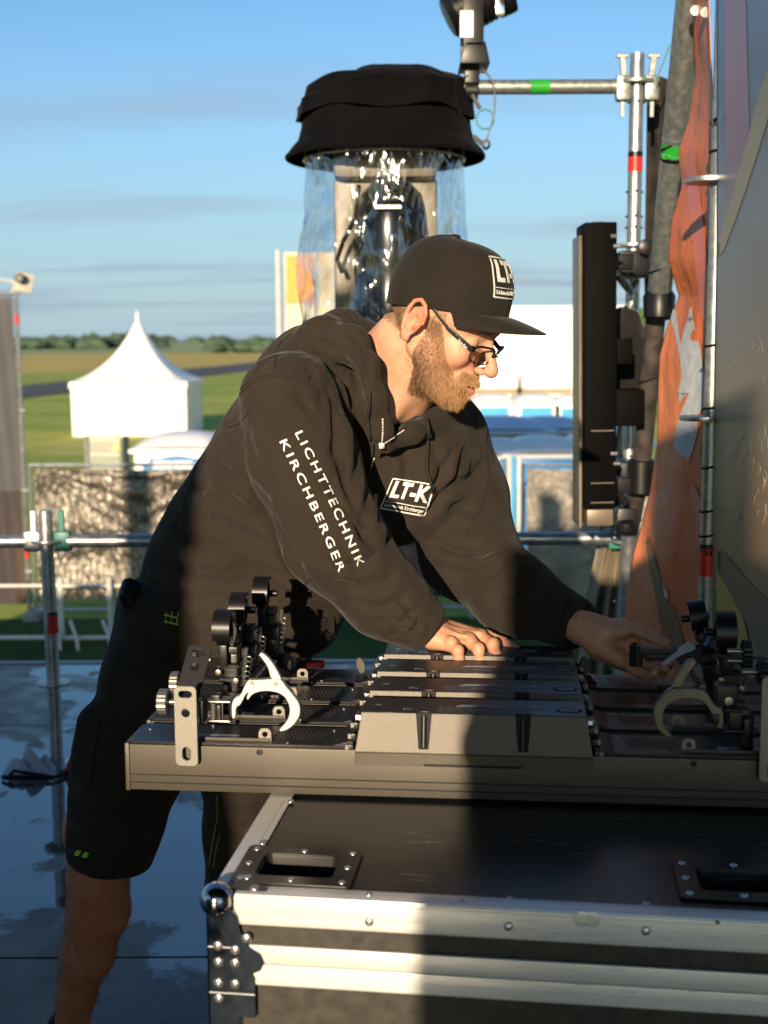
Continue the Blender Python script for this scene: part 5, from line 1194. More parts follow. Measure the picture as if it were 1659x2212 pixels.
# hinge block with bolts between plate and clamp
def blk(k, x0, y0_, x1, y1, conv, yl, dep, nm, mat, bev=.0015):
    a = loc_(k, *conv(x0, y0_), yl); c = loc_(k, *conv(x1, y1), yl); return LM(MB().box(((a.x+c.x)/2, yl+dep/2, (a.z+c.z)/2), (abs(c.x-a.x), dep, abs(c.z-a.z))), nm, mat, bars[k], bevel=bev)
for args in ((628, 800, 745, 812, .0, .03, 'hinge_plate', m_knob), (628, 905, 745, 917, .0, .03, 'hinge_plate', m_knob), (735, 805, 748, 912, .0, .03, 'hinge_plate', m_black), (575, 800, 600, 925, .004, .03, 'hinge_side', m_black), (665, 825, 695, 900, .012, .016, 'hinge_core', m_black), (700, 815, 706, 905, .002, .004, 'hinge_pin', m_knob), (640, 770, 690, 800, .008, .02, 'bolt_head', m_black), (640, 930, 662, 962, .01, .008, 'bolt_tip', m_black)):
    blk(0, *args[:4], z3, *args[4:])
q1, q2 = loc_(0, *z3(655, 812), .01), loc_(0, *z3(655, 905), .01); spring(0, q1, q2, .0042, 12, 'thread', m_knob, .0007); LM(MB().tube([q1, q2], .0036, 10), 'bolt', m_knob, bars[0], smooth=True)
# bracket plate with slots on the front
def bracket(k, cx, ztop_, zbot, w, yl, mat=m_plate, T=None, th=.004, nm='bracket_plate'):
    h = ztop_-zbot; o1 = rrect(cx-w/2, zbot, cx+w/2, ztop_, w*.22, 6); hl = [slot(cx, ztop_-w*.36, w*.6, w*.31), circ(cx, zbot+h*.665, w*.19, 18), slot(cx, zbot+w*.55, w*.38, w*.62)]
    me = curve_mesh([o1]+hl, th, .0004, Matrix.Translation((0, yl, 0)) @ Matrix.Rotation(R(90), 4, 'X'), name=nm)
    if T is not None: me.transform(T)
    o = ob(nm, me, mat, None); o.parent = bars[k]; return o
a = loc_(0, 375, 1482, -.014); c = loc_(0, 428, 1655, -.014); bw = c.x-a.x; bc = (a.x+c.x)/2
bracket(0, bc, a.z, c.z, bw, -.0125); bracket(0, BLEN-bc, loc_(0, 1630, 1462, -.014).z, c.z, bw*1.05, -.0125)
def knob(k, c, ax, r=.0215, l=.014, mat=None):
    n = 40; prof = MB(); vs = []
    rot = Vector((0, 0, 1)).rotation_difference(Vector(ax)).to_matrix()
    base = len(prof.v)
    for z, s in ((-l/2, .82), (-l/2+.0015, .98), (l/2-.0015, .98), (l/2, .82)):
        for i in range(n): a_ = 2*math.pi*i/n; rr = r*s*(1 if i % 2 else .955); prof.v.append(tuple(Vector(c)+rot @ Vector((rr*math.cos(a_), rr*math.sin(a_), z))))
    for j in range(3):
        for i in range(n): prof.f.append((j*n+i, j*n+(i+1) % n, (j+1)*n+(i+1) % n, (j+1)*n+i))
    prof.f.append(tuple(range(n))); prof.f.append(tuple(range(3*n, 4*n)))
    LM(prof, 'knob', mat or m_knob, bars[k]); LM(MB().tube([Vector(c), Vector(c)+Vector(ax)*.028], .0045, 10), 'knob_stud', m_knob, bars[k], smooth=True)
q = loc_(0, *z3(388, 803), .012); knob(0, q, (1, 0, 0), .0193, .0155); q = loc_(1, *z3(450, 700), -.02); knob(1, q, (1, 0, 0), .0175, .014)
q = loc_(2, *z3(550, 575), -.02); knob(2, q, (1, 0, 0), .012, .011)
for k, q in ((0, loc_(0, *z5(1620, 700), .05)), (1, loc_(1, *z5(1515, 560), .0)), (1, loc_(1, *z5(1515, 625), .0))): knob(k, q, (-1, 0, 0), .0175, .014, m_black)
# second bracket, tipped back (blue with sky light), belongs to the second bar
a = loc_(1, *z3(600, 560), -.0); c = loc_(1, *z3(520, 750), -.045)
Tm = Matrix.Translation(c) @ Matrix.Rotation(math.atan2(a.x-c.x, .08), 4, 'Y') @ Matrix.Rotation(R(-35), 4, 'X')
bracket(1, 0, .075, -.03, .036, 0, m_bar_t, Tm, nm='tipped_bracket')
a = loc_(1, *z5(1560, 600), .0); bracket(1, 0, .04, -.05, .03, 0, m_bar_t, Matrix.Translation(a) @ Matrix.Rotation(R(80), 4, 'X') @ Matrix.Rotation(R(70), 4, 'Y'), nm='tipped_bracket')
# ---------------- upright clamps on the other bars, seen edge-on
def upright(k, px, pyt, yl, lean=0.0, mir=1, s=1.0):
    """px,pyt: picture place of the hook's top left; ring lies in the depth plane"""
    q = loc_(k, px, pyt, yl); w = .027*s; r = .0285*s; c = Vector((q.x+w/2, yl+r, q.z-r)); b = bars[k]
    L_ = Matrix.Translation(c) @ Matrix.Rotation(lean, 4, 'Y') @ Matrix.Translation(-c)
    def put(mb, nm, mat, **kw): o = LM(mb, nm, mat, b, **kw); o.data.transform(L_); return o
    def arc(a0, a1, th, w_, dx=0):
        mb = MB(); n = 22
        for i in range(n+1):
            a_ = R(a0+(a1-a0)*i/n)
            for rr in (r, r-th):
                for sx in (-w_/2, w_/2): mb.v.append((c.x+dx+sx, c.y-rr*math.cos(a_), c.z+rr*math.sin(a_)))
        for i in range(n):
            o_ = i*4; p_ = o_+4
            for a1_, b1_ in ((0, 1), (1, 3), (3, 2), (2, 0)): mb.f.append((o_+a1_, o_+b1_, p_+b1_, p_+a1_))
        mb.f.append((0, 1, 3, 2)); mb.f.append((n*4, n*4+2, n*4+3, n*4+1)); return mb
    put(arc(-35, 118, .0048*s, w), 'hook_band', m_black, smooth=True)
    put(arc(150, 330, .0055*s, w*.6), 'lower_band', m_black, smooth=True)
    put(MB().box((c.x+w*.1, c.y-r*.75, c.z-r*1.35), (w*.5, .014, .034)), 'neck', m_black, bevel=.002)
    put(MB().box((c.x+w*.3, c.y, c.z-r*1.15), (w*1.15, .034, .012)), 'cross_block', m_black, bevel=.002)
    put(MB().tube([(c.x-w*.75*mir, c.y+.01, c.z-.003), (c.x+w*.9*mir, c.y+.01, c.z-.003)], .006, 12), 'cross_pin', m_black, smooth=True)
    zb = zt_+.004
    hgt = c.z-r*1.4-zb
    put(MB().box((c.x+w*.35, c.y+.004, zb+hgt/2), (w*.9, .026, hgt)), 'column', m_black, bevel=.003)
    for j in range(4): put(MB().box((c.x+w*.35, c.y-.006, zb+hgt*(.18+.22*j)), (w*(1.35 if j % 2 else 1.1), .034, .006)), 'column_plate', m_black if j % 2 else m_bar_t, bevel=.001, seg=1)
    for j, (dx, zf) in enumerate(((-.25, .3), (.9, .3), (-.2, .75), (.8, .62))): put(MB().lathe([(.0045, 0), (.0045, .004), (.0018, .0045)], (c.x+w*dx, c.y-.023, zb+hgt*zf), Matrix.Rotation(R(90), 3, 'X'), 10), 'bolt', m_knob, smooth=True)
    put(MB().tube([(c.x+w*1.05, c.y-.0, zb+hgt*.5), (c.x+w*1.3, c.y-.005, zb+hgt*1.1)], .0035, 8), 'lever_rod', m_knob, smooth=True)
    a_, b_ = Vector((c.x+w*1.1*mir, c.y-.01, zb+hgt*.4)), Vector((c.x+w*1.5*mir, c.y-.01, zb+hgt*1.0)); n = 70; d = b_-a_; u = d.normalized().orthogonal(); v_ = d.normalized().cross(u)
    put(MB().tube([a_+d*(i/n)+(u*math.cos(i*.7)+v_*math.sin(i*.7))*.005 for i in range(n)], .0008, 4), 'spring', m_knob, smooth=True)
upright(1, 456, 1325, .0, 0, 1, 1.0); upright(2, 492, 1287, .0, 0, 1, .98); upright(3, 543, 1252, .0, 0, 1, .98)
q5 = z5(1320, 318); upright(1, q5[0], q5[1], .02, 0, -1, 1.12); q5 = z5(1142, 235); upright(2, q5[0], q5[1], .02, R(-9), -1, .98)
# silvery lever on bar two, left group
flat(2, [[(708, 325), (730, 300), (798, 255), (838, 280), (842, 290), (792, 292), (770, 320), (752, 332)]], z3, .03, .01, 'trigger_lever', m_lab, .0008, 1)
flat(1, [[(710, 500), (735, 440), (745, 385), (742, 360), (768, 372), (785, 420), (770, 480), (745, 560), (705, 560)]], z3, .02, .012, 'ratchet', m_black, .0008, 1)
flat(3, [[(928, 455), (950, 458), (1000, 520), (1080, 570), (1100, 590), (1090, 640), (1060, 650), (1010, 600), (980, 560), (950, 520), (930, 490)]], z3, .05, .012, 'folded_lever', m_black, .001, 1)
# dark open clamp on the right end of the front bar
body_d = [(884, 1000), (897, 930), (932, 880), (998, 818), (1040, 810), (1218, 812), (1258, 850), (1300, 930), (1338, 938), (1360, 970), (1360, 1088), (1318, 1082), (1290, 1005), (1262, 945), (1215, 892), (1150, 878), (1062, 882), (1002, 907), (960, 950), (945, 1020), (963, 1080), (1015, 1130), (1010, 1147), (960, 1130), (915, 1090)]
jaw_d = [(1010, 785), (1058, 700), (1118, 622), (1165, 612), (1178, 638), (1132, 700), (1092, 760), (1090, 806), (1000, 806)]
flat(0, [body_d], z5, .006, .013, 'clamp_body', m_bronze, .001, 2, ((1053, 844, .0024), (1215, 841, .0024))); flat(0, [jaw_d], z5, .009, .009, 'clamp_jaw', m_bronze, .001, 2)
for (x, y) in ((1053, 844), (1215, 841)): q = loc_(0, *z5(x, y), .006); LM(MB().lathe([(.0021, 0), (.0021, .0125)], (q.x, .018, q.z), Matrix.Rotation(R(90), 3, 'X'), 10), 'clamp_pin', m_knob, bars[0], smooth=True)
sa, sb_ = loc_(0, *z5(1205, 800), .022), loc_(0, *z5(1130, 670), .022); spring(0, sa, sb_, .008, 7, 'spring', m_bronze); LM(MB().tube([sa, sb_], .0035, 10), 'spring_rod', m_black, bars[0], smooth=True)
for args in ((1362, 955, 1500, 972, .0, .03, 'hinge_plate', m_black), (1362, 1095, 1500, 1112, .0, .03, 'hinge_plate', m_black), (1400, 972, 1480, 1095, .01, .02, 'hinge_core', m_black), (1290, 985, 1330, 1060, .004, .02, 'hinge_side', m_black), (1315, 800, 1450, 940, .012, .03, 'clamp_block', m_black), (1500, 1020, 1540, 1160, .01, .03, 'clamp_block', m_black), (1480, 960, 1560, 1240, .03, .03, 'clamp_block', m_black)): blk(0, *args[:4], z5, *args[4:])
q = loc_(0, *z5(1393, 895), .01); LM(MB().lathe([(.006, 0), (.006, .004), (.003, .0045)], (q.x, .012, q.z), Matrix.Rotation(R(90), 3, 'X'), 12), 'bolt', m_knob, bars[0], smooth=True)
# the clamp arm held by the far hand: short band, bar and pale lever (belongs to the third bar)
KH = 2
def ph(x, y, yl): return loc_(KH, *z5(x, y), yl)
a = ph(722, 585, -.0); LM(MB().lathe([(.024, -.0), (.026, 0), (.026, .0), (.024, .0)], a, n=8), 'x', m_black, bars[KH]) if False else None
mb = MB(); n = 16; cc = ph(782, 583, .02); rr = abs(ph(782, 583, .02).x-ph(722, 583, .02).x)
for i in range(n+1):
    a_ = R(95+200*i/n)
    for r_ in (rr, rr*.83):
        for sz in (-.017, .017): mb.v.append((cc.x+r_*math.cos(a_), cc.y+r_*math.sin(a_)*1.0, cc.z+sz))
for i in range(n):
    o_ = i*4; p_ = o_+4
    for a1_, b1_ in ((0, 1), (1, 3), (3, 2), (2, 0)): mb.f.append((o_+a1_, o_+b1_, p_+b1_, p_+a1_))
mb.f.append((0, 1, 3, 2)); mb.f.append((n*4, n*4+2, n*4+3, n*4+1)); LM(mb, 'held_band', m_black, bars[KH], smooth=True)
LM(MB().span(ph(790, 560, .0), ph(1050, 575, .0), .014, .018), 'held_arm', m_black, bars[KH], bevel=.002)
LM(MB().span(ph(830, 600, -.005), ph(1000, 600, -.005), .01, .010), 'held_arm', m_black, bars[KH], bevel=.002)
flat(KH, [[(935, 640), (1120, 510), (1160, 508), (1175, 545), (1150, 560), (1065, 590), (985, 650), (945, 660)]], z5, -.012, .014, 'pale_lever', m_lab, .001, 1)
flat(KH, [[(1040, 600), (1110, 560), (1180, 520), (1215, 540), (1225, 640), (1180, 680), (1110, 670), (1060, 650)]], z5, -.0, .016, 'lever_block', m_black, .001, 1)
mb = MB(); mb.tube([ph(1235, 520, .0), ph(1262, 470, .0), ph(1300, 430, .0)], .0035, 8); LM(mb, 'blue_strap', M('blue_strap', (.08, .2, .38), .5), bars[KH], smooth=True)
# ================================================================ THE MAN
m_skin = M('skin', (1, 1, 1), .47, var=.05, vscale=60, bump=.25, bscale=900, bdist=.0004, sss=.07, vcol='tint', spec=.4, rvar=.05)
m_hood = M('hoodie_fleece', (.029, .0222, .017), .95, var=.12, vscale=9, sheen=.06, bump=.5, bscale=900, bdist=.0007, spec=.12, rvar=0)
m_short = M('work_shorts_cloth', (.020, .016, .012), .85, var=.15, vscale=9, sheen=.03, bump=.4, bscale=1100, bdist=.0004, spec=.2, rvar=0)
m_capm = M('cap_twill', (.017, .0135, .011), .85, var=.12, vscale=20, sheen=.06, bump=.5, bscale=1300, bdist=.0004, spec=.2, rvar=0)
def crumple(m, sc, dist, st=.6):
    nt = m.node_tree; N = nt.nodes; L = nt.links; old = next(n for n in N if n.type == 'BUMP'); tc = next(n for n in N if n.type == 'TEX_COORD')
    n1 = N.new('ShaderNodeTexNoise'); n1.inputs['Scale'].default_value = sc; n1.inputs['Detail'].default_value = 2.5; n1.inputs['Distortion'].default_value = 1.6; n1.inputs['Roughness'].default_value = .45; L.new(tc.outputs['Object'], n1.inputs[0])
    b = N.new('ShaderNodeBump'); b.inputs['Strength'].default_value = st; b.inputs['Distance'].default_value = dist; L.new(n1.outputs[0], b.inputs['Height']); L.new(b.outputs[0], old.inputs['Normal'])
crumple(m_hood, 10, .024); crumple(m_short, 8, .03); crumple(m_skin, 120, .0012, .5)
m_tee = M('black_tshirt', (.010, .009, .008), .9, var=.1)
m_print = M('white_print', (.80, .79, .76), .6, var=.03)
m_emb = M('white_embroidery', (.62, .62, .60), .6, var=.1, vscale=300, bump=.5, bscale=900)
m_seam = M('seam_thread', (.014, .011, .009), .9, var=.1)
hipc = P(420, 1300, 2.55)
man = thing('person', 'man in black hoodie, flat-brimmed cap and glasses bending over the light bars', 'person', (P(160, 2195, 2.5).x, 2.5, 0))
# ---------------------------------------------------------------- head frame
Hp, Hy = R(29), R(27)
HC = np.array(P(946, 706, 2.19)); 
Fv = np.array([math.cos(Hp)*math.cos(Hy), -math.cos(Hp)*math.sin(Hy), -math.sin(Hp)]); Rv = np.array([-math.sin(Hy), -math.cos(Hy), 0.0])   # face direction, his right
Lv = -Rv; Uv = np.cross(Fv, Lv); HM = np.stack([Fv, Lv, Uv], 0).astype(np.float32)       # rows: local axes in world
HS = 1.03
def tohead(p): return ((p-HC.astype(np.float32))@HM.T)/HS
def fromhead(q): return (np.asarray(q)*HS)@HM+HC
def head_sdf(q):
    ab = q.copy(); ab[:, 1] = np.abs(ab[:, 1])
    d = ell(q, (-.006, 0, .045), (.094, .075, .086))
    d = smin(d, ell(q, (.040, 0, .045), (.052, .062, .058)), .02)
    d = smin(d, ell(q, (.044, 0, -.018), (.046, .055, .062)), .02)
    d = smin(d, cap(ab, (.005, .052, -.035), (.070, .022, -.083), .020, .016), .018)
    d = smin(d, ell(q, (.040, 0, -.070), (.045, .040, .028)), .02)
    d = smin(d, ell(q, (.080, 0, -.088), (.019, .023, .017)), .014)          # chin
    d = smin(d, ell(ab, (.062, .040, -.012), (.028, .020, .024)), .014)       # cheek bones
    d = smin(d, cap(ab, (.091, .006, .038), (.068, .046, .036), .0085, .008), .010)   # brow
    d = smax(d, -ell(ab, (.104, .031, .014), (.0145, .015, .011)), .010)      # sockets
    d = smin(d, ell(ab, (.0735, .031, .014), (.0150, .0150, .0135)), .003)    # eyeball under lowered lid
    d = smin(d, cap(ab, (.0865, .018, .0075), (.079, .043, .0095), .0022, .0018), .004)
    d = smin(d, cap(q, (.094, 0, .020), (.121, 0, -.014), .0075, .0095), .010)  # nose bridge
    d = smin(d, ell(q, (.1200, 0, -.0195), (.0115, .0108, .0095)), .006)      # tip
    d = smin(d, ell(ab, (.1065, .0120, -.0250), (.0100, .0060, .0062)), .005)  # wings
    d = smax(d, -ell(ab, (.1125, .0075, -.0345), (.0050, .0034, .0042)), .002)
    d = smax(d, -cap(ab, (.1005, .0205, -.0225), (.099, .0215, -.030), .0012), .004)
    d = smin(d, ell(q, (.086, 0, -.052), (.020, .030, .022)), .012)           # muzzle
    d = smin(d, cap(ab, (.1075, .0, -.0500), (.0965, .023, -.0555), .0058, .0030), .004)   # upper lip
    d = smin(d, cap(ab, (.1055, .0, -.0640), (.0955, .021, -.0590), .0065, .0030), .004)   # lower lip
    d = smax(d, -ell(q, (.112, 0, -.0570), (.0165, .0200, .0024)), .0025)      # parted mouth
    d = smax(d, -ell(ab, (.0975, .034, -.046), (.008, .003, .014)), .008)     # smile line
    d = smin(d, cap(q, (.101, 0, -.072), (.096, 0, -.075), .004), .008)
    # ears
    for s in (1, -1):
        e = q.copy(); e[:, 1] *= s; o = e-np.array([-.004, .077, .006], np.float32)
        c, sn = math.cos(.42), math.sin(.42); X = o[:, 0]*c+o[:, 1]*sn; Yy = -o[:, 0]*sn+o[:, 1]*c       # flare out at the back
        c2, s2 = math.cos(.18), math.sin(.18); Z = o[:, 2]*c2+X*s2; X = X*c2-o[:, 2]*s2; w = np.stack([X, Yy, Z], 1)
        pts = [(.010, .002, -.012), (.015, .004, .006), (.013, .007, .022), (.004, .010, .033), (-.009, .012, .035), (-.019, .013, .026), (-.022, .013, .010), (-.019, .012, -.008), (-.012, .010, -.022), (-.004, .007, -.031), (.003, .004, -.033)]
        er = ell(w, (-.004, .004, .004), (.019, .0055, .032))
        rim = None
        for a_, b_ in zip(pts[1:-1], pts[2:]): 
            z = cap(w, a_, b_, .0036, .0036); rim = z if rim is None else np.minimum(rim, z)
        er = smin(er, rim, .0025)
        er = smin(er, ell(w, (.000, .006, -.030), (.0080, .0048, .0090)), .005)
        anti = cap(w, (-.012, .010, .016), (-.013, .010, -.006), .0028); anti = np.minimum(anti, cap(w, (-.013, .010, -.006), (-.004, .009, -.017), .0028)); anti = np.minimum(anti, cap(w, (-.012, .010, .016), (-.002, .009, .024), .0022))
        er = smin(er, anti, .003)
        er = smax(er, -ell(w, (-.001, .013, -.001), (.0090, .0105, .0130)), .003)
        er = smax(er, -cap(w, (-.003, .0125, .019), (.006, .0115, .016), .0032), .003)
        er = smin(er, ell(w, (.0085, .0075, -.004), (.0045, .0045, .0065)), .003)
        d = smin(d, er, .004)
    return d
neckpts = [PP(905, 790, 2.245, .062), PP(850, 850, 2.30, .062), PP(805, 895, 2.34, .060)]
def neck_sdf(p):
    d = chain(p, neckpts, .03)
    d = smin(d, cap(p, PP(915, 745, 2.2, 0)[:3], PP(838, 905, 2.235, 0)[:3], .016, .012), .03)      # neck muscle
    d = smin(d, cap(p, PP(860, 730, 2.26, 0)[:3], PP(790, 800, 2.35, 0)[:3], .045, .045), .04)       # nape
    return d
def hn(p): return smin(head_sdf(tohead(p))*HS, neck_sdf(p), .022)
lo = fromhead((0, 0, 0))-np.array([.30, .20, .30]); hi = fromhead((0, 0, 0))+np.array([.18, .24, .17])
Vh, Qh = sdf_mesh(hn, lo, hi, .0019)
print('head', len(Vh))
# ---------------------------------------------------------------- hands
def fing(p, pts, k=.004): return chain(p, [PP(*a) for a in pts], k)
def rhand(p):
    d = chain(p, [PP(905, 1345, 2.12, .027), PP(940, 1370, 2.115, .025)], .01)
    for pts in ([(935, 1378, 2.10, .019), (978, 1394, 2.085, .0125)], [(945, 1370, 2.12, .021), (1015, 1385, 2.11, .0125)], [(950, 1362, 2.14, .019), (1040, 1378, 2.14, .0125)], [(955, 1358, 2.15, .017), (1052, 1376, 2.165, .0125)]):
        d = smin(d, fing(p, pts), .014)
    F_ = [[(972, 1392, 2.083, .0115), (989, 1406, 2.068, .0098), (992, 1428, 2.062, .0088), (990, 1445, 2.062, .0072)],
          [(1012, 1383, 2.108, .0122), (1033, 1402, 2.085, .0105), (1036, 1424, 2.072, .0094), (1035, 1446, 2.07, .0078)],
          [(1035, 1376, 2.138, .0125), (1064, 1392, 2.105, .0108), (1072, 1416, 2.085, .0098), (1072, 1444, 2.08, .0080)],
          [(1045, 1374, 2.165, .0125), (1085, 1388, 2.15, .0105), (1106, 1399, 2.135, .0092), (1124, 1409, 2.122, .0074)],
          [(960, 1365, 2.17, .014), (1000, 1385, 2.20, .011), (1035, 1398, 2.20, .009)]]
    for pts in F_: d = smin(d, fing(p, pts, .003), .0045)
    for x, y, Y, r in ((975, 1386, 2.078, .0095), (1012, 1378, 2.104, .010), (1038, 1371, 2.134, .010), (989, 1404, 2.064, .0088), (1034, 1400, 2.08, .0092), (1066, 1390, 2.10, .0095)):
        v = P(x, y, Y); d = smin(d, np.linalg.norm(p-np.array(v, np.float32), axis=1)-r, .006)
    d = smax(d, -cap(p, P(1117, 1402, 2.112), P(1124, 1407, 2.109), .0022), .002)
    for a_, b_ in (((955, 1362, 2.10), (1008, 1376, 2.093)), ((955, 1356, 2.12), (1034, 1368, 2.123))): d = smin(d, cap(p, P(*a_), P(*b_), .003), .01)
    return d
lo = np.array(P(895, 1450, 2.03))-.02; hi = np.array(P(1140, 1315, 2.24))+.02
Vr, Qr = sdf_mesh(rhand, [min(lo[0], hi[0]), 2.02, min(lo[2], hi[2])], [max(lo[0], hi[0]), 2.25, max(lo[2], hi[2])], .0012)
def lhand(p):
    d = chain(p, [PP(1225, 1340, 2.16, .030), PP(1262, 1358, 2.13, .0285), PP(1292, 1372, 2.115, .027)], .01)
    for pts in ([(1290, 1362, 2.12, .024), (1350, 1362, 2.11, .018)], [(1300, 1385, 2.11, .024), (1360, 1388, 2.115, .020)], [(1298, 1395, 2.105, .021), (1345, 1420, 2.10, .020)], [(1300, 1400, 2.11, .018), (1368, 1432, 2.105, .014)]):
        d = smin(d, fing(p, pts), .018)
    F_ = [[(1340, 1354, 2.105, .0150), (1380, 1364, 2.075, .0122), (1416, 1379, 2.05, .0102), (1442, 1391, 2.035, .0078)],     # thumb
          [(1362, 1392, 2.13, .0120), (1410, 1404, 2.125, .0098), (1438, 1415, 2.10, .0086), (1449, 1427, 2.075, .0072)],
          [(1365, 1410, 2.12, .0122), (1412, 1428, 2.105, .0100), (1441, 1438, 2.075, .0088), (1449, 1432, 2.045, .0074)],
          [(1360, 1427, 2.105, .0118), (1404, 1446, 2.085, .0097), (1431, 1452, 2.055, .0085), (1438, 1443, 2.03, .0072)],
          [(1348, 1436, 2.095, .0108), (1384, 1455, 2.07, .0088), (1406, 1461, 2.045, .0077), (1415, 1453, 2.025, .0066)]]
    for pts in F_: d = smin(d, fing(p, pts, .003), .0045)
    d = smax(d, -ell(p, P(1345, 1392, 2.075), (.030, .012, .018)), .016)
    d = smin(d, cap(p, P(1305, 1400, 2.09), P(1338, 1424, 2.08), .015, .013), .014)
    d = smin(d, cap(p, P(1300, 1365, 2.095), P(1345, 1362, 2.085), .012, .013), .014)
    return d
lo = P(1215, 1475, 2.1); hi = P(1462, 1320, 2.1)
Vl, Ql = sdf_mesh(lhand, [lo.x, 2.0, lo.z], [hi.x, 2.2, hi.z], .0013)
# ---------------------------------------------------------------- legs and inner trunk
def body_sdf(p):
    d = chain(p, [PP(205, 1790, 2.47, .062), PP(212, 1900, 2.47, .058), PP(213, 1965, 2.485, .0605), PP(192, 2060, 2.50, .050), PP(165, 2150, 2.52, .037), PP(155, 2200, 2.52, .035)], .03)
    d = smin(d, chain(p, [PP(190, 1950, 2.53, .040), PP(168, 2080, 2.53, .038)], .03), .03)
    d = smin(d, chain(p, [PP(205, 1790, 2.47, .062), PP(330, 1450, 2.5, .085), PP(420, 1320, 2.55, .11), PP(600, 1100, 2.5, .11), PP(760, 930, 2.4, .10), PP(820, 880, 2.34, .07)], .03), .02)
    d = smin(d, chain(p, [PP(480, 1400, 2.68, .085), PP(545, 1840, 2.75, .062), PP(560, 2060, 2.85, .05), PP(560, 2250, 2.95, .036)], .03), .02)
    f1 = P(155, 2200, 2.52); d = smin(d, cap(p, (f1.x, 2.52, .08), (f1.x+.17, 2.47, .035), .036, .03), .03)
    f2 = P(560, 2200, 2.93); d = smin(d, cap(p, (f2.x, 2.95, .08), (f2.x+.17, 2.9, .035), .036, .03), .03)
    d = smin(d, chain(p, [PP(640, 850, 2.25, .06), PP(735, 1185, 2.13, .048), PP(905, 1345, 2.12, .0275)], .02), .03)
    d = smin(d, chain(p, [PP(960, 930, 2.46, .06), PP(1020, 1190, 2.36, .047), PP(1225, 1340, 2.16, .031)], .02), .03)
    return d
Vb, Qb = sdf_mesh(body_sdf, [-.78, 2.05, .0], [.6, 3.1, 1.6], .007)
parts_ = [(Vh, Qh), (Vr, Qr), (Vl, Ql), (Vb, Qb)]; off = 0; VV = []; QQ = []
for v, q in parts_: VV.append(v); QQ.append(q+off); off += len(v)
VV = np.vstack(VV); QQ = np.vstack(QQ)
bme = np_mesh('body', VV, QQ)
# skin colour varies by place: ears, nose, lips, cheeks redder; beard area browner
q = tohead(VV.astype(np.float32)); ishead = np.zeros(len(VV), bool); ishead[:len(Vh)] = True
tint = np.tile(np.array([.59, .33, .215]), (len(VV), 1))
def gl(c, r): return np.exp(-(((q-np.array(c))/np.array(r))**2).sum(1))*ishead
def blend(w, col): tint[:] = tint*(1-w[:, None])+np.array(col)*w[:, None]
nz = np.clip(vnoise(VV*45)*.5+.5+vnoise(VV*160, 3)*.35, 0, 1); blend(nz*.32, (.52, .22, .12))
red = (.56, .20, .13)
blend(.5*gl((.118, 0, -.02), (.018, .018, .018)), (.55, .19, .13)); blend(.5*gl((.08, -.04, -.018), (.03, .02, .022)), red); blend(.5*gl((.08, .04, -.018), (.03, .02, .022)), red)
ear = (np.abs(q[:, 1]) > .080)*ishead*np.clip((np.abs(q[:, 1])-.078)/.01, 0, 1); blend(.75*ear, (.60, .19, .12))
lip = np.clip(gl((.108, 0, -.0505), (.012, .020, .0045))+gl((.107, 0, -.064), (.012, .019, .0055)), 0, 1); blend(.85*lip, (.50, .13, .11))
blend(.9*gl((.100, 0, -.0570), (.008, .017, .0018)), (.10, .03, .025))
lid = gl((.083, -.031, .008), (.006, .012, .002)) + gl((.083, .031, .008), (.006, .012, .002)); blend(np.clip(.2*lid, 0, 1), (.35, .17, .11))
def beard_mask(q):
    x, y, z = q[:, 0], np.abs(q[:, 1]), q[:, 2]
    up = np.where(x < .03, .024-.15*np.clip(x-.008, 0, 1), .024-.0033-(x-.03)*1.45)      # upper border falls from sideburn to mouth corner
    up = np.where(x > .078, -.0465, up)
    jaw = (z < up) & (x > .008) & (x < .125)
    low = z > -.116
    mou = ((x-.104)/.022)**2+(y/.0215)**2+((z+.0575)/.0125)**2 < 1
    moust = (x > .085) & (z < -.036) & (z > -.053) & (y < .032) & (x < .1165)
    soul = (y < .005) & (z < -.072)
    m = (jaw & low & ~mou) | moust
    m &= ~((z > -.0335) & (x > .085)); m &= ~((x < .014) & (z > .0) & (y > .079))
    return m
bm_ = beard_mask(q) & ishead
soft = bm_.astype(float)
blend(.6*soft, (.24, .11, .05))
hairm = ishead & (q[:, 0] < -.012) & (q[:, 2] > -.034) & (q[:, 2] < .06) & (np.abs(q[:, 1]) < .081); blend(.55*hairm.astype(float), (.26, .16, .10))
brow = gl((.098, -.030, .038), (.014, .020, .0045))+gl((.098, .030, .038), (.014, .020, .0045)); blend(np.clip(.45*brow, 0, 1), (.22, .11, .06))
hd = ~ishead
tint[hd] = tint[hd]*np.array([.97, .90, .86])
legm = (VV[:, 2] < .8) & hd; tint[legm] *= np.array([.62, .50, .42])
va = bme.color_attributes.new('tint', 'FLOAT_COLOR', 'POINT'); va.data.foreach_set('color', np.hstack([tint, np.ones((len(VV), 1))]).astype(np.float32).ravel())
body = ob('body', bme, m_skin, man)
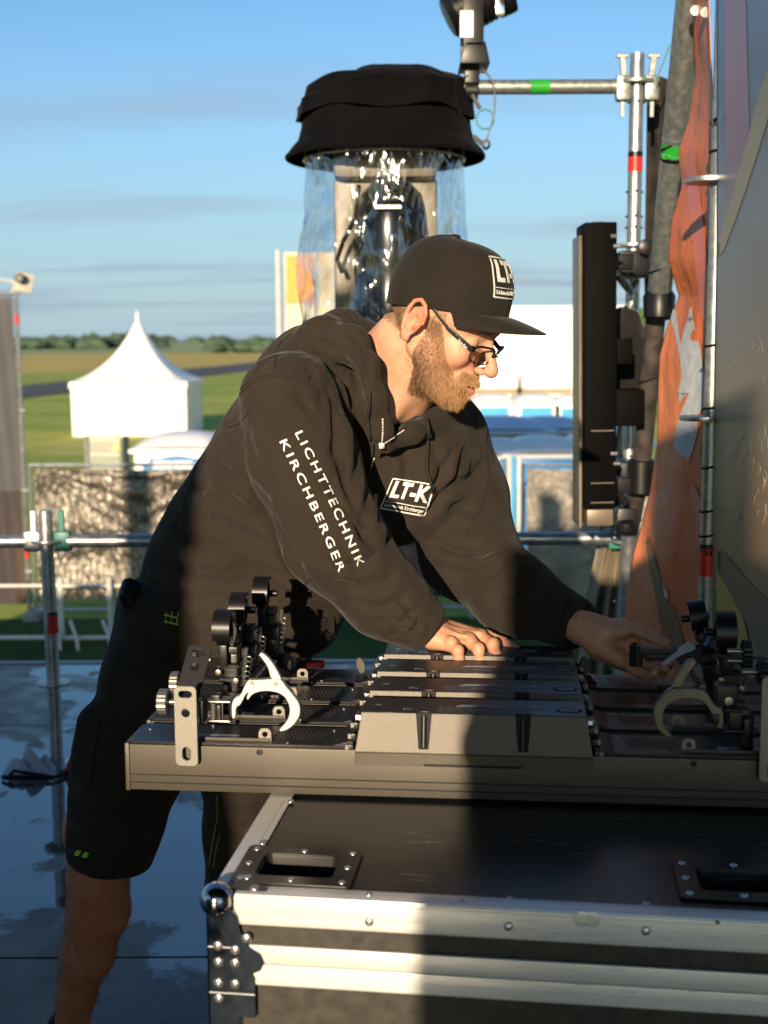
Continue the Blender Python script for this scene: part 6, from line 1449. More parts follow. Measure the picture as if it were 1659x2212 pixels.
# ---------------------------------------------------------------- hairs as thin curved blades
def tris_area(V, T):
    return np.linalg.norm(np.cross(V[T[:, 1]]-V[T[:, 0]], V[T[:, 2]]-V[T[:, 0]]), axis=1)/2
def hairs(name, mask, n, L_, W_, dirfn, colfn, mat, parent, V=Vh, Q=Qh, curl=.35, lift=.5):
    T = np.vstack([Q[:, [0, 1, 2]], Q[:, [0, 2, 3]]]); m = mask[T].all(1); T = T[m]; A = tris_area(V, T); pr = A/A.sum()
    k = rng.choice(len(T), n, p=pr); u = rng.random((n, 2)); fl = u.sum(1) > 1; u[fl] = 1-u[fl]
    a, b, c = V[T[k, 0]], V[T[k, 1]], V[T[k, 2]]; base = a+(b-a)*u[:, :1]+(c-a)*u[:, 1:]
    N = normals(V, Q); nn = N[T[k, 0]]; ql = tohead(base.astype(np.float32))
    dl = dirfn(ql); dw = dl@HM; dw = dw-nn*(dw*nn).sum(1)[:, None]*.8; dw /= np.linalg.norm(dw, axis=1)[:, None]+1e-9
    jit = rng.normal(0, curl, (n, 3)); d0 = dw+nn*lift+jit; d0 /= np.linalg.norm(d0, axis=1)[:, None]
    d1 = d0*.6+dw*.7+rng.normal(0, curl*.6, (n, 3)); d1 /= np.linalg.norm(d1, axis=1)[:, None]
    L = (L_(ql) if callable(L_) else L_)*rng.uniform(.6, 1.25, n); L = L[:, None]
    s = np.cross(d0, base-np.array([0, 0, CAMH])); s /= np.linalg.norm(s, axis=1)[:, None]+1e-9; s = s+rng.normal(0, .3, (n, 3)); w = W_
    p0 = base-nn*.0004; p1 = p0+d0*L*.5; p2 = p1+d1*L*.5
    VV_ = np.stack([p0-s*w, p0+s*w, p1-s*w*.8, p1+s*w*.8, p2-s*w*.15, p2+s*w*.15], 1).reshape(-1, 3); i = np.arange(n)[:, None]*6
    QQ_ = np.vstack([i+np.array([[0, 1, 3, 2]]), i+np.array([[2, 3, 5, 4]])])
    me = np_mesh(name, VV_, QQ_); cc = colfn(ql, n); cc = np.repeat(cc, 6, 0); va = me.color_attributes.new('tint', 'FLOAT_COLOR', 'POINT'); va.data.foreach_set('color', np.hstack([cc, np.ones((len(cc), 1))]).astype(np.float32).ravel())
    o = ob(name, me, mat, parent); o['kind'] = 'stuff'; return o
m_hair = M('hair_strands', (1, 1, 1), .5, var=0, vcol='tint', spec=.5, rvar=0)
qh = tohead(Vh.astype(np.float32)); bmask = beard_mask(qh)
jawf = lambda ql: np.stack([.35+.6*(ql[:, 0] > .085), np.zeros(len(ql)), -1.0*np.ones(len(ql))], 1)
def bcol(ql, n):
    dark = np.array([.085, .038, .015]); gold = np.array([.44, .24, .09]); t = np.clip((ql[:, 0]-.02)/.08, 0, 1)*.75+rng.random(n)**1.3*.35-.08; t = np.clip(t, 0, 1); t = t[:, None]; return dark*(1-t)+gold*t
blen = lambda ql: .0045+.0075*np.clip((-ql[:, 2]-.02)/.07, 0, 1)-.002*(ql[:, 2] > -.055)*(ql[:, 0] > .085)
hairs('beard', bmask, 10500, blen, .00022, jawf, bcol, m_hair, man, curl=.32, lift=.55)
edge = (np.abs(qh[:, 1]) < .075) & (qh[:, 2] < -.02) & (qh[:, 2] > -.11) & (qh[:, 0] > -.018) & (qh[:, 0] < .02)
hairs('beard_fringe', edge, 260, .006, .00016, jawf, bcol, m_hair, man, curl=.4, lift=.4)
mm = (qh[:, 0] > .083) & (qh[:, 2] < -.034) & (qh[:, 2] > -.052) & (np.abs(qh[:, 1]) < .033) & (qh[:, 0] < .1175)
hairs('moustache', mm, 1500, .0068, .00022, lambda ql: np.stack([.45*np.ones(len(ql)), ql[:, 1]*28, -1*np.ones(len(ql))], 1), lambda ql, n: np.array([.40, .22, .09])*rng.uniform(.4, 1.25, (n, 1)), m_hair, man, curl=.25, lift=.3)
hmask = (qh[:, 0] < -.016) & (qh[:, 2] > -.034) & (qh[:, 2] < .045) & (np.abs(qh[:, 1]) < .082)
hairs('short_hair', hmask, 9000, lambda ql: .007+.003*(ql[:, 2] > 0), .00024, lambda ql: np.stack([-.5*np.ones(len(ql)), np.zeros(len(ql)), -np.ones(len(ql))], 1), lambda ql, n: np.array([.24, .14, .075])*rng.uniform(.5, 1.3, (n, 1)), m_hair, man, curl=.22, lift=.4)
sb = (qh[:, 0] > .012) & (qh[:, 0] < .036) & (qh[:, 2] > .0) & (qh[:, 2] < .06) & (np.abs(qh[:, 1]) < .079)
hairs('sideburn', sb, 700, .008, .00022, lambda ql: np.stack([.15*np.ones(len(ql)), np.zeros(len(ql)), -np.ones(len(ql))], 1), lambda ql, n: np.array([.26, .15, .07])*rng.uniform(.5, 1.3, (n, 1)), m_hair, man, curl=.2, lift=.3)
bw_ = (qh[:, 0] > .06) & (qh[:, 2] > .034) & (qh[:, 2] < .044) & (np.abs(qh[:, 1]) > .012) & (np.abs(qh[:, 1]) < .052)
hairs('eyebrow', bw_, 900, .008, .00024, lambda ql: np.stack([-.3*np.ones(len(ql)), np.sign(ql[:, 1])*.9, .35*np.ones(len(ql))], 1), lambda ql, n: np.array([.22, .11, .05])*rng.uniform(.5, 1.2, (n, 1)), m_hair, man, curl=.15, lift=.3)
lm = (Vb[:, 2] < .52) & (Vb[:, 0] < -.3)
hairs('leg_hair', lm, 2600, .016, .00022, lambda ql: np.tile(np.array([.3, 0, -1.0]), (len(ql), 1)), lambda ql, n: np.array([.10, .05, .025])*rng.uniform(.5, 1.3, (n, 1)), m_hair, man, V=Vb, Q=Qb, curl=.35, lift=.45)
# ---------------------------------------------------------------- glasses
def hp(x, y, z): return Vector(fromhead((x, y, z)))
m_frame = M('glasses_frame', (.006, .009, .008), .38, var=.1, spec=.4)
m_lens = bpy.data.materials.new('lens_clear'); m_lens.use_nodes = True
_n = m_lens.node_tree.nodes; _l = m_lens.node_tree.links; _n.remove(_n['Principled BSDF']); _t = _n.new('ShaderNodeBsdfTransparent'); _t.inputs[0].default_value = (1, 1, 1, 1); _g = _n.new('ShaderNodeBsdfGlossy'); _g.inputs['Roughness'].default_value = .02; _m = _n.new('ShaderNodeMixShader'); _m.inputs[0].default_value = .035; _l.new(_t.outputs[0], _m.inputs[1]); _l.new(_g.outputs[0], _m.inputs[2]); _l.new(_m.outputs[0], _n['Material Output'].inputs[0])
gl_ = MB()
def lens_pts(s, k=1.0):
    out = []
    for i in range(24):
        a_ = 2*math.pi*i/24; cx_, cz = .0255*k, .0155*k; ex = 2/3.2
        yy = cx_*math.copysign(abs(math.cos(a_))**ex, math.cos(a_)); zz = cz*math.copysign(abs(math.sin(a_))**ex, math.sin(a_))
        y = s*.032+yy*1.0; z = .004+zz; x = .1130-abs(y)**2*5.2-.10*(.012-zz)*.6
        out.append((x, y, z))
    return out
for s in (-1, 1):
    pts = [hp(*p) for p in lens_pts(s)]; mb = MB(); mb.tube(pts, .0012, 8, closed=True); mb.build('rim', m_frame, man, smooth=True)
    pts2 = [hp(p[0]+.0012, p[1], p[2]+.0) for p in lens_pts(s)[1:12]]; MB().tube(pts2, .0021, 8).build('rim_top', m_frame, man, smooth=True)
    inn = [hp(*p) for p in lens_pts(s, .97)]; c_ = sum(inn, Vector())/len(inn); mb = MB(); mb.v = [tuple(v) for v in inn]+[tuple(c_+Vector(fromhead((.002, 0, 0))-HC))]; mb.f = [(i, (i+1) % 24, 24) for i in range(24)]; mb.build('lens', m_lens, man, smooth=True)
    # temple arm
    a_, b_, c2_ = hp(.0950, s*.060, .0095), hp(.045, s*.0765, .0235), hp(.004, s*.083, .042)
    mb = MB(); mb.span(a_, b_, .0030, .0078, tuple(Uv)); mb.build('temple_arm', m_frame, man, bevel=.001)
    mb = MB(); mb.span(b_, c2_, .0030, .0055, tuple(Uv)); mb.build('temple_arm', m_frame, man, bevel=.001)
    mb = MB(); mb.tube([c2_, hp(-.010, s*.084, .040), hp(-.020, s*.080, .022)], .0021, 8); mb.build('arm_tip', m_frame, man, smooth=True)
    mb = MB(); mb.span(hp(.0970, s*.0555, .011), hp(.0940, s*.0615, .011), .006, .0085, tuple(Uv)); mb.build('hinge', m_frame, man, bevel=.001)
MB().tube([hp(.1150, -.010, .006), hp(.1165, 0, .0085), hp(.1150, .010, .006)], .0017, 8).build('bridge', m_frame, man, smooth=True)
me = curve_mesh(None, .0002, text='Ray-Ban', size=.0062, name='arm_print'); A_ = hp(.0805, -.0668, .0115); xd = (hp(.0905, -.060, .0085)-hp(.045, -.0765, .0235)).normalized(); zd = Vector(Uv); yd = zd.cross(xd).normalized(); zd = xd.cross(yd)
rot = Matrix((xd, zd, -yd)).transposed().to_4x4() ; nrm = Vector(Rv); sg = 1 if (-yd).dot(nrm) > 0 else -1
me.transform(Matrix.Translation(A_+nrm*.0035) @ rot); ob('arm_print', me, m_print, man)
# ---------------------------------------------------------------- cap
Cp, Cy = R(8.5), R(27)
CF = np.array([math.cos(Cp)*math.cos(Cy), -math.cos(Cp)*math.sin(Cy), -math.sin(Cp)]); CL = np.array([math.sin(Cy), math.cos(Cy), 0.0]); CU = np.cross(CF, CL)
CC = fromhead((.000, 0, .035))
def cp(x, y, z): return Vector(CC+CF*x+CL*y+CU*z)
ca, cb2, chh = .110, .087, .121
def capsurf(u, t, off=0):
    a_ = 2*math.pi*u; ct, st = math.cos(a_), math.sin(a_)
    fr = max(0, ct)
    s = (1-t**(3.6+.8*fr))**(1/2.1) if t < 1 else 0
    s = s*(1+.02*math.sin(math.pi*min(1, t*1.6)))
    back = max(0, -ct); s *= (1-.10*back*t)
    x = ca*ct*s; y = cb2*st*s; z = chh*t*(1+.0*fr)
    ang = abs(((a_/(math.pi/3)) % 1)); dd = min(ang, 1-ang)*math.pi/3*max(s, .05)*.1
    g = -.0012*math.exp(-(dd/.0018)**2)
    n = vnoise(np.array([[ct*2.5, st*2.5, t*3.5+5]]))[0]*.0022*math.sin(math.pi*t)
    k = 1+(g+n+off)/.09
    zbase = -.004*ct-.010*back*(1-t)
    return cp(x*k, y*k, z*(1+(g+n+off)/.2)+zbase)
mb = MB(); mb.grid(lambda u, v: capsurf(u, v), 144, 44); cme = mb.build('cap', m_capm, man, smooth=True, auto=80)
md = cme.modifiers.new('t', 'SOLIDIFY'); md.thickness = .002; md.offset = -1
v0 = cp(-.002, 0, chh+.001); MB().lathe([(.0001, .0035), (.006, .003), (.0085, .0), (.0085, -.004)], v0, Matrix((Vector(CF), Vector(CL), Vector(CU))).transposed(), 16).build('cap_button', m_capm, man, smooth=True)
def brim(u, v):
    a_ = R(-66+132*u); ct, st = math.cos(a_), math.sin(a_)
    x0 = ca*ct*1.0; y0_ = cb2*st*1.0; Ln = .073*max(0, math.cos(a_*90/66*.98))**.55
    x = x0+Ln*v; y = y0_*(1+.03*v); z = -.002-.0*v-(2.2*y*y)*(.15+.85*v)*.9-.012*v*v*.6-.03*v*Ln/.073*.35
    return cp(x-.002, y, z)
br_ = MB().grid(brim, 60, 18).build('cap_brim', m_capm, man, smooth=True, auto=80)
md = br_.modifiers.new('t', 'SOLIDIFY'); md.thickness = .0035; md.offset = 0
MB().tube([brim(i/50, 1.0) for i in range(51)], .0019, 6).build('brim_edge', m_capm, man, smooth=True)
# seams and eyelets on the cap
for k in range(6):
    pts = [capsurf(k/6, t, .0012) for t in np.linspace(.0, .97, 24)]; MB().tube(pts, .0006, 4).build('cap_seam', m_seam, man)
    p_ = capsurf((k+.5)/6, .80, .001); q_ = capsurf((k+.5)/6, .84, .001); r_ = capsurf((k+.53)/6, .80, .001)
    u_ = (q_-p_).normalized(); w_ = (r_-p_).normalized(); MB().tube([p_+(u_*math.cos(i*.7854)+w_*math.sin(i*.7854))*.0032 for i in range(8)], .0009, 5, closed=True).build('cap_eyelet', m_capm, man, smooth=True)
pts = [capsurf(i/90, .005, .0012) for i in range(91)]; MB().tube(pts, .0008, 4).build('cap_seam', m_seam, man)
# front badge wraps round the crown
def capwrap(me, wx0, wz0, s):     # flat x -> angle round the crown, flat y -> height
    for v in me.vertices:
        ang = (wx0+v.co.x*s)/.098/(2*math.pi); t = (wz0+v.co.y*s)/chh; p_ = capsurf(ang % 1.0, max(0, min(.97, t)), .0012+v.co.z); v.co = p_
def refine(me, step):
    bm = bmesh.new(); bm.from_mesh(me); bmesh.ops.triangulate(bm, faces=bm.faces)
    for ax in (0, 1):
        lo_ = min(v.co[ax] for v in bm.verts); hi_ = max(v.co[ax] for v in bm.verts); x = lo_+step
        while x < hi_: bmesh.ops.bisect_plane(bm, geom=bm.verts[:]+bm.edges[:]+bm.faces[:], plane_co=(x, 0, 0) if ax == 0 else (0, x, 0), plane_no=(1, 0, 0) if ax == 0 else (0, 1, 0)); x += step
    bm.to_mesh(me); bm.free()
def badge(kind):
    out = []
    W_, H_ = .100, .066
    fr = curve_mesh([rrect(-W_/2, -H_/2, W_/2, H_/2, .002, 2), rrect(-W_/2+.0024, -H_/2+.0024, W_/2-.0024, H_/2-.0024, .001, 2)], .0008, name='badge_frame'); out.append(fr)
    tx_ = curve_mesh(None, .0008, text='LT-K', size=.046, offset=.0016, name='badge_letters'); tx_.transform(Matrix.Translation((0, .009, 0))); out.append(tx_)
    ln = curve_mesh([[(-W_/2+.005, -.0165), (W_/2-.005, -.0165), (W_/2-.005, -.0152), (-W_/2+.005, -.0152)]], .0008, name='badge_line'); out.append(ln)
    sm_ = curve_mesh(None, .0008, text='Lichttechnik Kirchberger', size=.0098, offset=.0001, name='badge_name'); sm_.transform(Matrix.Translation((0, -.0235, 0))); out.append(sm_)
    tw = max(v.co.x for v in tx_.vertices)-min(v.co.x for v in tx_.vertices); tx_.transform(Matrix.Diagonal((.086/tw, 1, 1, 1)))
    tw = max(v.co.x for v in sm_.vertices)-min(v.co.x for v in sm_.vertices); sm_.transform(Matrix.Diagonal((.088/tw, 1, 1, 1)))
    return out
for me in badge('cap'):
    refine(me, .004); capwrap(me, 0.0, .066, 1.0); ob(me.name, me, m_emb, man)
# ---------------------------------------------------------------- hoodie
SH = 2.2
torso = [PP(462, 1330, 2.57, .168), PP(560, 1170, 2.54, .160), PP(655, 1020, 2.46, .150), PP(735, 915, 2.41, .145)]
def hoodie_sdf(p):
    d = chain(p, torso, .08)
    d = smin(d, ell(p, P(600, 1290, 2.46), (.145, .15, .14)), .07)                      # belly and pouch
    d = smin(d, cap(p, P(470, 1215, 2.56), P(650, 890, 2.42), .135, .105), .06)          # back
    d = smin(d, cap(p, P(650, 868, 2.30), P(930, 935, 2.44), .108, .10), .06)            # shoulders
    d = smin(d, cap(p, P(690, 800, 2.34), P(760, 760, 2.36), .085, .06), .05)
    d = smin(d, ell(p, P(840, 1010, 2.34), (.15, .10, .15)), .06)                        # chest
    # near arm
    arm = chain(p, [PP(622, 868, 2.20, .088), PP(658, 1000, 2.15, .088), PP(722, 1165, 2.10, .083), PP(835, 1290, 2.10, .064), PP(928, 1362, 2.105, .046)], .04)
    c1_ = np.array(P(926, 1362, 2.105), np.float32); v1_ = np.array(P(926, 1362, 2.105)-P(865, 1315, 2.10)); v1_ /= np.linalg.norm(v1_); arm = smax(arm, ((p-c1_)@v1_.astype(np.float32)), .006)
    d = smin(d, arm, .022)
    # far arm
    arm2 = chain(p, [PP(955, 950, 2.47, .094), PP(990, 1080, 2.43, .092), PP(1010, 1190, 2.37, .087), PP(1110, 1285, 2.27, .070), PP(1232, 1345, 2.165, .048)], .04)
    c1_ = np.array(P(1258, 1352, 2.15), np.float32); v1_ = np.array(P(1258, 1352, 2.15)-P(1170, 1312, 2.21)); v1_ /= np.linalg.norm(v1_); arm2 = smax(arm2, ((p-c1_)@v1_.astype(np.float32)), .006)
    d = smin(d, arm2, .022)
    # cuff openings
    d = smax(d, -cap(p, P(925, 1358, 2.108), P(990, 1410, 2.11), .033, .036), .006)
    d = smax(d, -cap(p, P(1236, 1346, 2.16), P(1330, 1395, 2.1), .036, .038), .006)
    # waistband ends flat: cut below the hem
    a1 = np.array(P(480, 1400, 2.5)); nrm = np.array([-.05, 0, -1.0]); nrm /= np.linalg.norm(nrm); zc_ = P(500, 1425, 2.4).z
    d = smax(d, zc_-p[:, 2], .02)
    # neck opening
    d = smax(d, -chain(p, [PP(935, 760, 2.22, .088), PP(880, 825, 2.22, .070), PP(856, 893, 2.19, .030), PP(842, 925, 2.17, .016)], .02), .010)
    # hood lying behind the neck
    hood = chain(p, [PP(705, 722, 2.27, .034), PP(740, 715, 2.33, .040), PP(790, 735, 2.37, .036), PP(850, 790, 2.40, .03)], .02)
    hood = smin(hood, chain(p, [PP(690, 735, 2.27, .036), PP(760, 745, 2.22, .030), PP(795, 790, 2.17, .020), PP(812, 860, 2.16, .018), PP(825, 930, 2.17, .017), PP(828, 960, 2.19, .012)], .02), .02)
    hood = smin(hood, ell(p, P(690, 760, 2.33), (.075, .09, .05)), .03)
    d = smin(d, hood, .010)
    far = chain(p, [PP(985, 885, 2.36, .022), PP(940, 905, 2.29, .020), PP(890, 935, 2.22, .018), PP(838, 962, 2.19, .012)], .02)
    d = smin(d, far, .010)
    return d
xlo, xhi = P(240, 1300, 2.5).x, P(1275, 1300, 2.2).x
Vc, Qc = sdf_mesh(hoodie_sdf, [xlo-.03, 2.0, P(500, 1450, 2.4).z-.03], [xhi+.03, 2.80, P(700, 660, 2.3).z+.03], .0046, block=6)
print('hoodie', len(Vc), 'corner', xlo, xhi)
ST = [
 # shoulder, sleeve head and upper arm
 ([(700, 800), (720, 870), (728, 940), (722, 1000)], 10, .008), ([(740, 790), (765, 860), (775, 930), (772, 1010), (760, 1060)], 10, .009), ([(660, 780), (690, 840), (700, 900)], 9, .006),
 ([(728, 960), (745, 1040), (770, 1100), (800, 1150)], 11, .011), ([(700, 1010), (735, 1090), (790, 1160), (822, 1188)], 10, .009),
 ([(505, 880), (540, 960), (575, 1040), (585, 1100)], 12, .007), ([(530, 1000), (570, 1100), (610, 1180), (665, 1260)], 12, .010), ([(560, 1060), (600, 1150), (650, 1240)], 10, .006),
 # elbow and forearm
 ([(690, 1200), (740, 1225), (790, 1215), (826, 1190)], 9, .007), ([(700, 1240), (770, 1275), (830, 1260), (860, 1235)], 9, .007), ([(745, 1290), (820, 1318), (880, 1290)], 8, .006), ([(800, 1335), (860, 1350), (908, 1315)], 8, .006), ([(840, 1365), (885, 1370), (915, 1335)], 7, .006), ([(862, 1290), (890, 1330), (930, 1345)], 7, .005),
 # chest
 ([(860, 960), (880, 1000), (875, 1050), (850, 1100)], 10, .006), ([(935, 960), (950, 1010), (945, 1070), (915, 1120)], 9, .008), ([(985, 950), (960, 1010), (930, 1060), (900, 1100)], 8, .008), ([(1010, 960), (985, 1030), (940, 1090), (905, 1130)], 9, .009), ([(880, 1110), (850, 1150), (838, 1180)], 8, .006), ([(790, 980), (800, 1040), (790, 1110), (800, 1150)], 9, .007),
 # far sleeve
 ([(1050, 990), (1020, 1030), (960, 1060)], 9, .007), ([(1075, 1080), (1030, 1100), (960, 1090)], 9, .006), ([(1086, 1170), (1040, 1195), (980, 1190), (920, 1160)], 10, .010), ([(1100, 1190), (1060, 1230), (1000, 1240), (940, 1220)], 9, .008), ([(1160, 1230), (1110, 1280), (1050, 1290)], 9, .007), ([(1200, 1270), (1150, 1320), (1100, 1335)], 8, .006), ([(1230, 1300), (1200, 1345), (1170, 1360)], 7, .005),
 # back and waist
 ([(455, 1000), (500, 1030), (560, 1060)], 12, .009), ([(400, 1055), (450, 1050), (520, 1090), (590, 1150)], 13, .010), ([(430, 1120), (520, 1150), (620, 1200)], 14, .008), ([(350, 1130), (420, 1170), (500, 1190)], 13, .006), ([(330, 1190), (430, 1240), (560, 1230), (640, 1290)], 14, .007), ([(480, 910), (520, 950), (545, 1000)], 9, .006),
 ([(300, 1245), (420, 1295), (520, 1290)], 10, .006), ([(620, 1330), (680, 1340), (715, 1320)], 9, .007), ([(640, 1380), (690, 1385), (722, 1360)], 8, .006), ([(560, 1330), (600, 1370), (640, 1400)], 10, .006),
 # hood
 ([(700, 705), (760, 720), (790, 760), (800, 830)], 7, .006), ([(660, 730), (720, 750), (765, 800), (785, 880), (800, 940)], 8, .007), ([(640, 745), (700, 775), (745, 830), (765, 890)], 8, .007),
]
Vc = creases(Vc, Qc, [(a_, w_*1.1, d_*1.25) for a_, w_, d_ in ST]); 
Nn = normals(Vc, Qc); Vc = Vc+Nn*((vnoise(Vc*np.array([11, 11, 11]), 1)*.0035+vnoise(Vc*np.array([24, 24, 18]), 2)*.0014))[:, None]
hood = ob('hoodie', np_mesh('hoodie', Vc, Qc), m_hood, man)
hsf = surf_fn(hood)
# t-shirt neck seen in the opening
def tee(p):
    d = chain(p, [PP(820, 905, 2.30, .050), PP(855, 905, 2.285, .050)], .02)
    return smax(d, -chain(p, [PP(910, 800, 2.22, .078), PP(862, 862, 2.21, .060)], .03), .006)
lo = P(730, 1010, 2.3); hi = P(950, 830, 2.3); Vt, Qt = sdf_mesh(tee, [lo.x, 2.12, lo.z], [hi.x, 2.4, hi.z], .004); ob('t_shirt', np_mesh('t_shirt', Vt, Qt), m_tee, man)
# prints: laid on the sleeve and chest along the cloth
def wrap_px(me, fn, sf, off=.0012):
    bad = 0
    for v in me.vertices:
        x, y = fn(v.co.x, v.co.y); h = sf(x, y, off)
        if h is None: bad += 1; continue
        v.co = h[0]+h[1]*(v.co.z+.0003)
    return bad
def textline(txt, a, b, hpx, bend=0):
    me = curve_mesh(None, .0004, text=txt, size=1, offset=.008, spacing=1.28, name='sleeve_letter'); xs_ = [v.co.x for v in me.vertices]; w = max(xs_)-min(xs_); x0 = min(xs_)
    for v in me.vertices: v.co.x = (v.co.x-x0)/w; v.co.y = v.co.y/.72
    L0 = math.hypot(b[0]-a[0], b[1]-a[1]); dx, dy = (b[0]-a[0])/L0, (b[1]-a[1])/L0
    refine(me, .05) if False else None
    for v in me.vertices: v.co.x *= L0; v.co.y *= hpx
    refine(me, 5)
    def fn(x, y):
        t = x/L0; bb = bend*math.sin(math.pi*t); return a[0]+dx*x+(-dy)*(-bb)+dy*y, a[1]+dy*x+dx*(-bb)*-1-dx*y
    wrap_px(me, fn, hsf); return me
me = textline('LICHTTECHNIK', (644, 934), (779, 1222), 17.5, 5); ob('sleeve_print', me, m_print, man)
me = textline('KIRCHBERGER', (611, 952), (738, 1234), 17.5, 5); ob('sleeve_print', me, m_print, man)
ctr = np.array([[849, 1032], [940, 1046], [917, 1115], [820, 1098]], float)      # chest badge corners: tl, tr, br, bl
def quad(u, v): return tuple((ctr[0]*(1-u)+ctr[1]*u)*(1-v)+(ctr[3]*(1-u)+ctr[2]*u)*v)
for me in badge('chest'):
    refine(me, .005)
    wrap_px(me, lambda x, y: quad(x/.100+.5, .5-y/.066), hsf, .0012); ob(me.name, me, m_print, man)
# seams
def seam(pts, nm='seam', r=.0011, off=.0008, mat=m_seam, it=2):
    pts = smoothpts(pts, it, False); q_ = drape(pts, hsf, off, 6)
    if len(q_) > 3:
        # break the line where the surface jumps
        seg = [q_[0]]
        for a_ in q_[1:]:
            if (a_-seg[-1]).length > .03:
                if len(seg) > 3: MB().tube(seg, r, 5).build(nm, mat, man, smooth=True)
                seg = []
            seg.append(a_)
        if len(seg) > 3: MB().tube(seg, r, 5).build(nm, mat, man, smooth=True)
for pts in ([(608, 738), (596, 765), (592, 800)], [(500, 862), (540, 820), (592, 806), (650, 818), (700, 850), (735, 900)], [(503, 868), (543, 826), (594, 811), (648, 823), (697, 855)], [(493, 925), (520, 915), (545, 880)], [(300, 1195), (400, 1240), (470, 1242), (520, 1205)], [(300, 1201), (400, 1247), (472, 1249), (524, 1211)], [(520, 1205), (560, 1235), (620, 1280), (700, 1310)], [(524, 1200), (565, 1230), (625, 1275)], [(600, 1300), (650, 1270), (672, 1250)],
            [(1040, 935), (1056, 1000), (1050, 1080), (1010, 1150)], [(880, 1360), (905, 1352), (925, 1318)], [(1190, 1355), (1215, 1335), (1232, 1298)], [(720, 1330), (722, 1380), (715, 1410)], [(640, 1420), (690, 1405), (722, 1375)]): seam(pts)
# drawstrings
m_cord = M('drawstring', (.012, .011, .010), .8, var=.3, vscale=400, bump=.8, bscale=700, bdist=.001)
for pts in ([(799, 850), (800, 900), (804, 960), (801, 1010), (806, 1060), (808, 1100), (810, 1128)], [(918, 908), (922, 960), (920, 1000), (928, 1040), (930, 1065)]):
    q_ = drape(smoothpts(pts, 2, False), hsf, .0055, 5)
    if len(q_) > 4:
        mb = MB(); mb.tube(q_, .0030, 8); mb.build('drawstring', m_cord, man, smooth=True)
# zip: two toothed tapes and the slider
m_zip = M('zip_metal', (.55, .52, .46), .3, .9, var=.2)
def zipteeth(pts):
    q_ = drape(smoothpts(pts, 2, False), hsf, .001, 2.2); mb = MB()
    for a_ in q_: mb.box(a_, (.0022, .003, .0011))
    mb.build('zip_teeth', m_zip, man, kind='stuff')
zipteeth([(826, 905), (827, 930), (825, 957)]); zipteeth([(872, 930), (850, 945), (828, 958)]); zipteeth([(808, 990), (800, 1015), (796, 1030)])
h1, h2 = hsf(825, 960, .003), hsf(818, 985, .003)
if h1 and h2:
    MB().span(h1[0], h2[0], .004, .0065, (0, -1, .2)).build('zip_slider', m_zip, man, bevel=.001); 
    MB().box(h1[0], (.010, .005, .010)).build('zip_head', m_zip, man, bevel=.001)
# ---------------------------------------------------------------- shorts
def shorts_sdf(p):
    d = chain(p, [PP(396, 1345, 2.52, .118), PP(345, 1470, 2.50, .112), PP(288, 1640, 2.48, .106), PP(246, 1790, 2.475, .092), PP(235, 1868, 2.475, .085)], .04)
    d = smin(d, cap(p, P(420, 1320, 2.56), P(560, 1380, 2.62), .155, .12), .06)
    d = smin(d, chain(p, [PP(500, 1420, 2.66, .125), PP(545, 1650, 2.70, .112), PP(535, 1800, 2.74, .095), PP(522, 1960, 2.78, .090)], .04), .03)
    d = smin(d, cap(p, P(205, 1560, 2.46), P(185, 1720, 2.46), .035, .03), .03)        # thigh pocket
    z = P(235, 1872, 2.475).z; z = z-np.clip(p[:, 1]-2.56, 0, .12)*1.45
    d = smax(d, (z-.004+(p[:, 0]-P(140, 1840, 2.475).x)*-.16+.03)-p[:, 2], .004)
    d = smax(d, -chain(p, [PP(530, 1900, 2.77, .062), PP(520, 2080, 2.82, .075)], .02), .004)
    d = smax(d, -chain(p, [PP(232, 1840, 2.475, .068), PP(215, 1960, 2.475, .072)], .02), .004)
    d = smax(d, p[:, 2]-P(300, 1285, 2.4).z, .02)
    return d
Vs, Qs = sdf_mesh(shorts_sdf, [P(110, 1700, 2.5).x-.05, 2.28, P(200, 1900, 2.45).z-.22], [P(640, 1400, 2.6).x+.05, 2.92, P(300, 1230, 2.5).z+.05], .006)
Vs = creases(Vs, Qs, [([(240, 1400), (300, 1440), (380, 1440)], 14, .007), ([(200, 1520), (270, 1560), (340, 1550)], 14, .006), ([(180, 1650), (250, 1690), (330, 1670)], 14, .006), ([(150, 1760), (230, 1790), (310, 1760)], 14, .006), ([(500, 1730), (540, 1780), (590, 1790)], 10, .006), ([(470, 1790), (520, 1820), (570, 1860)], 10, .006), ([(560, 1720), (570, 1790), (560, 1850)], 9, .005)])
Nn = normals(Vs, Qs); Vs = Vs+Nn*(vnoise(Vs*12., 5)*.004)[:, None]
shorts = ob('work_shorts', np_mesh('work_shorts', Vs, Qs), m_short, man); ssf = surf_fn(shorts)
m_neon = M('neon_green', (.30, .55, .04), .5, var=.1); m_yst = M('yellow_stitch', (.36, .30, .05), .6, var=.2)
def strap(pts, nm, mat, r=.002, off=.001, sf=ssf):
    q_ = drape(pts, sf, off, 5)
    if len(q_) > 2: MB().tube(q_, r, 5).build(nm, mat, man)
def decal(poly, nm, mat, sf=ssf):
    mb = MB(); q_ = [sf(x, y, .002) for x, y in poly]
    if all(q_): mb.v = [tuple(a_[0]) for a_ in q_]+[tuple(a_[0]-a_[1]*.0025) for a_ in q_]; n = len(q_); mb.f = [tuple(range(n))]+[(i, (i+1) % n, n+(i+1) % n, n+i) for i in range(n)]; mb.build(nm, mat, man)
decal([(167, 1836), (177, 1838), (170, 1849), (160, 1846)], 'green_tab', m_neon); decal([(184, 1840), (193, 1842), (187, 1853), (177, 1850)], 'green_tab', m_neon); decal([(153, 1832), (162, 1834), (156, 1844), (147, 1841)], 'grey_tab', m_bar_t)
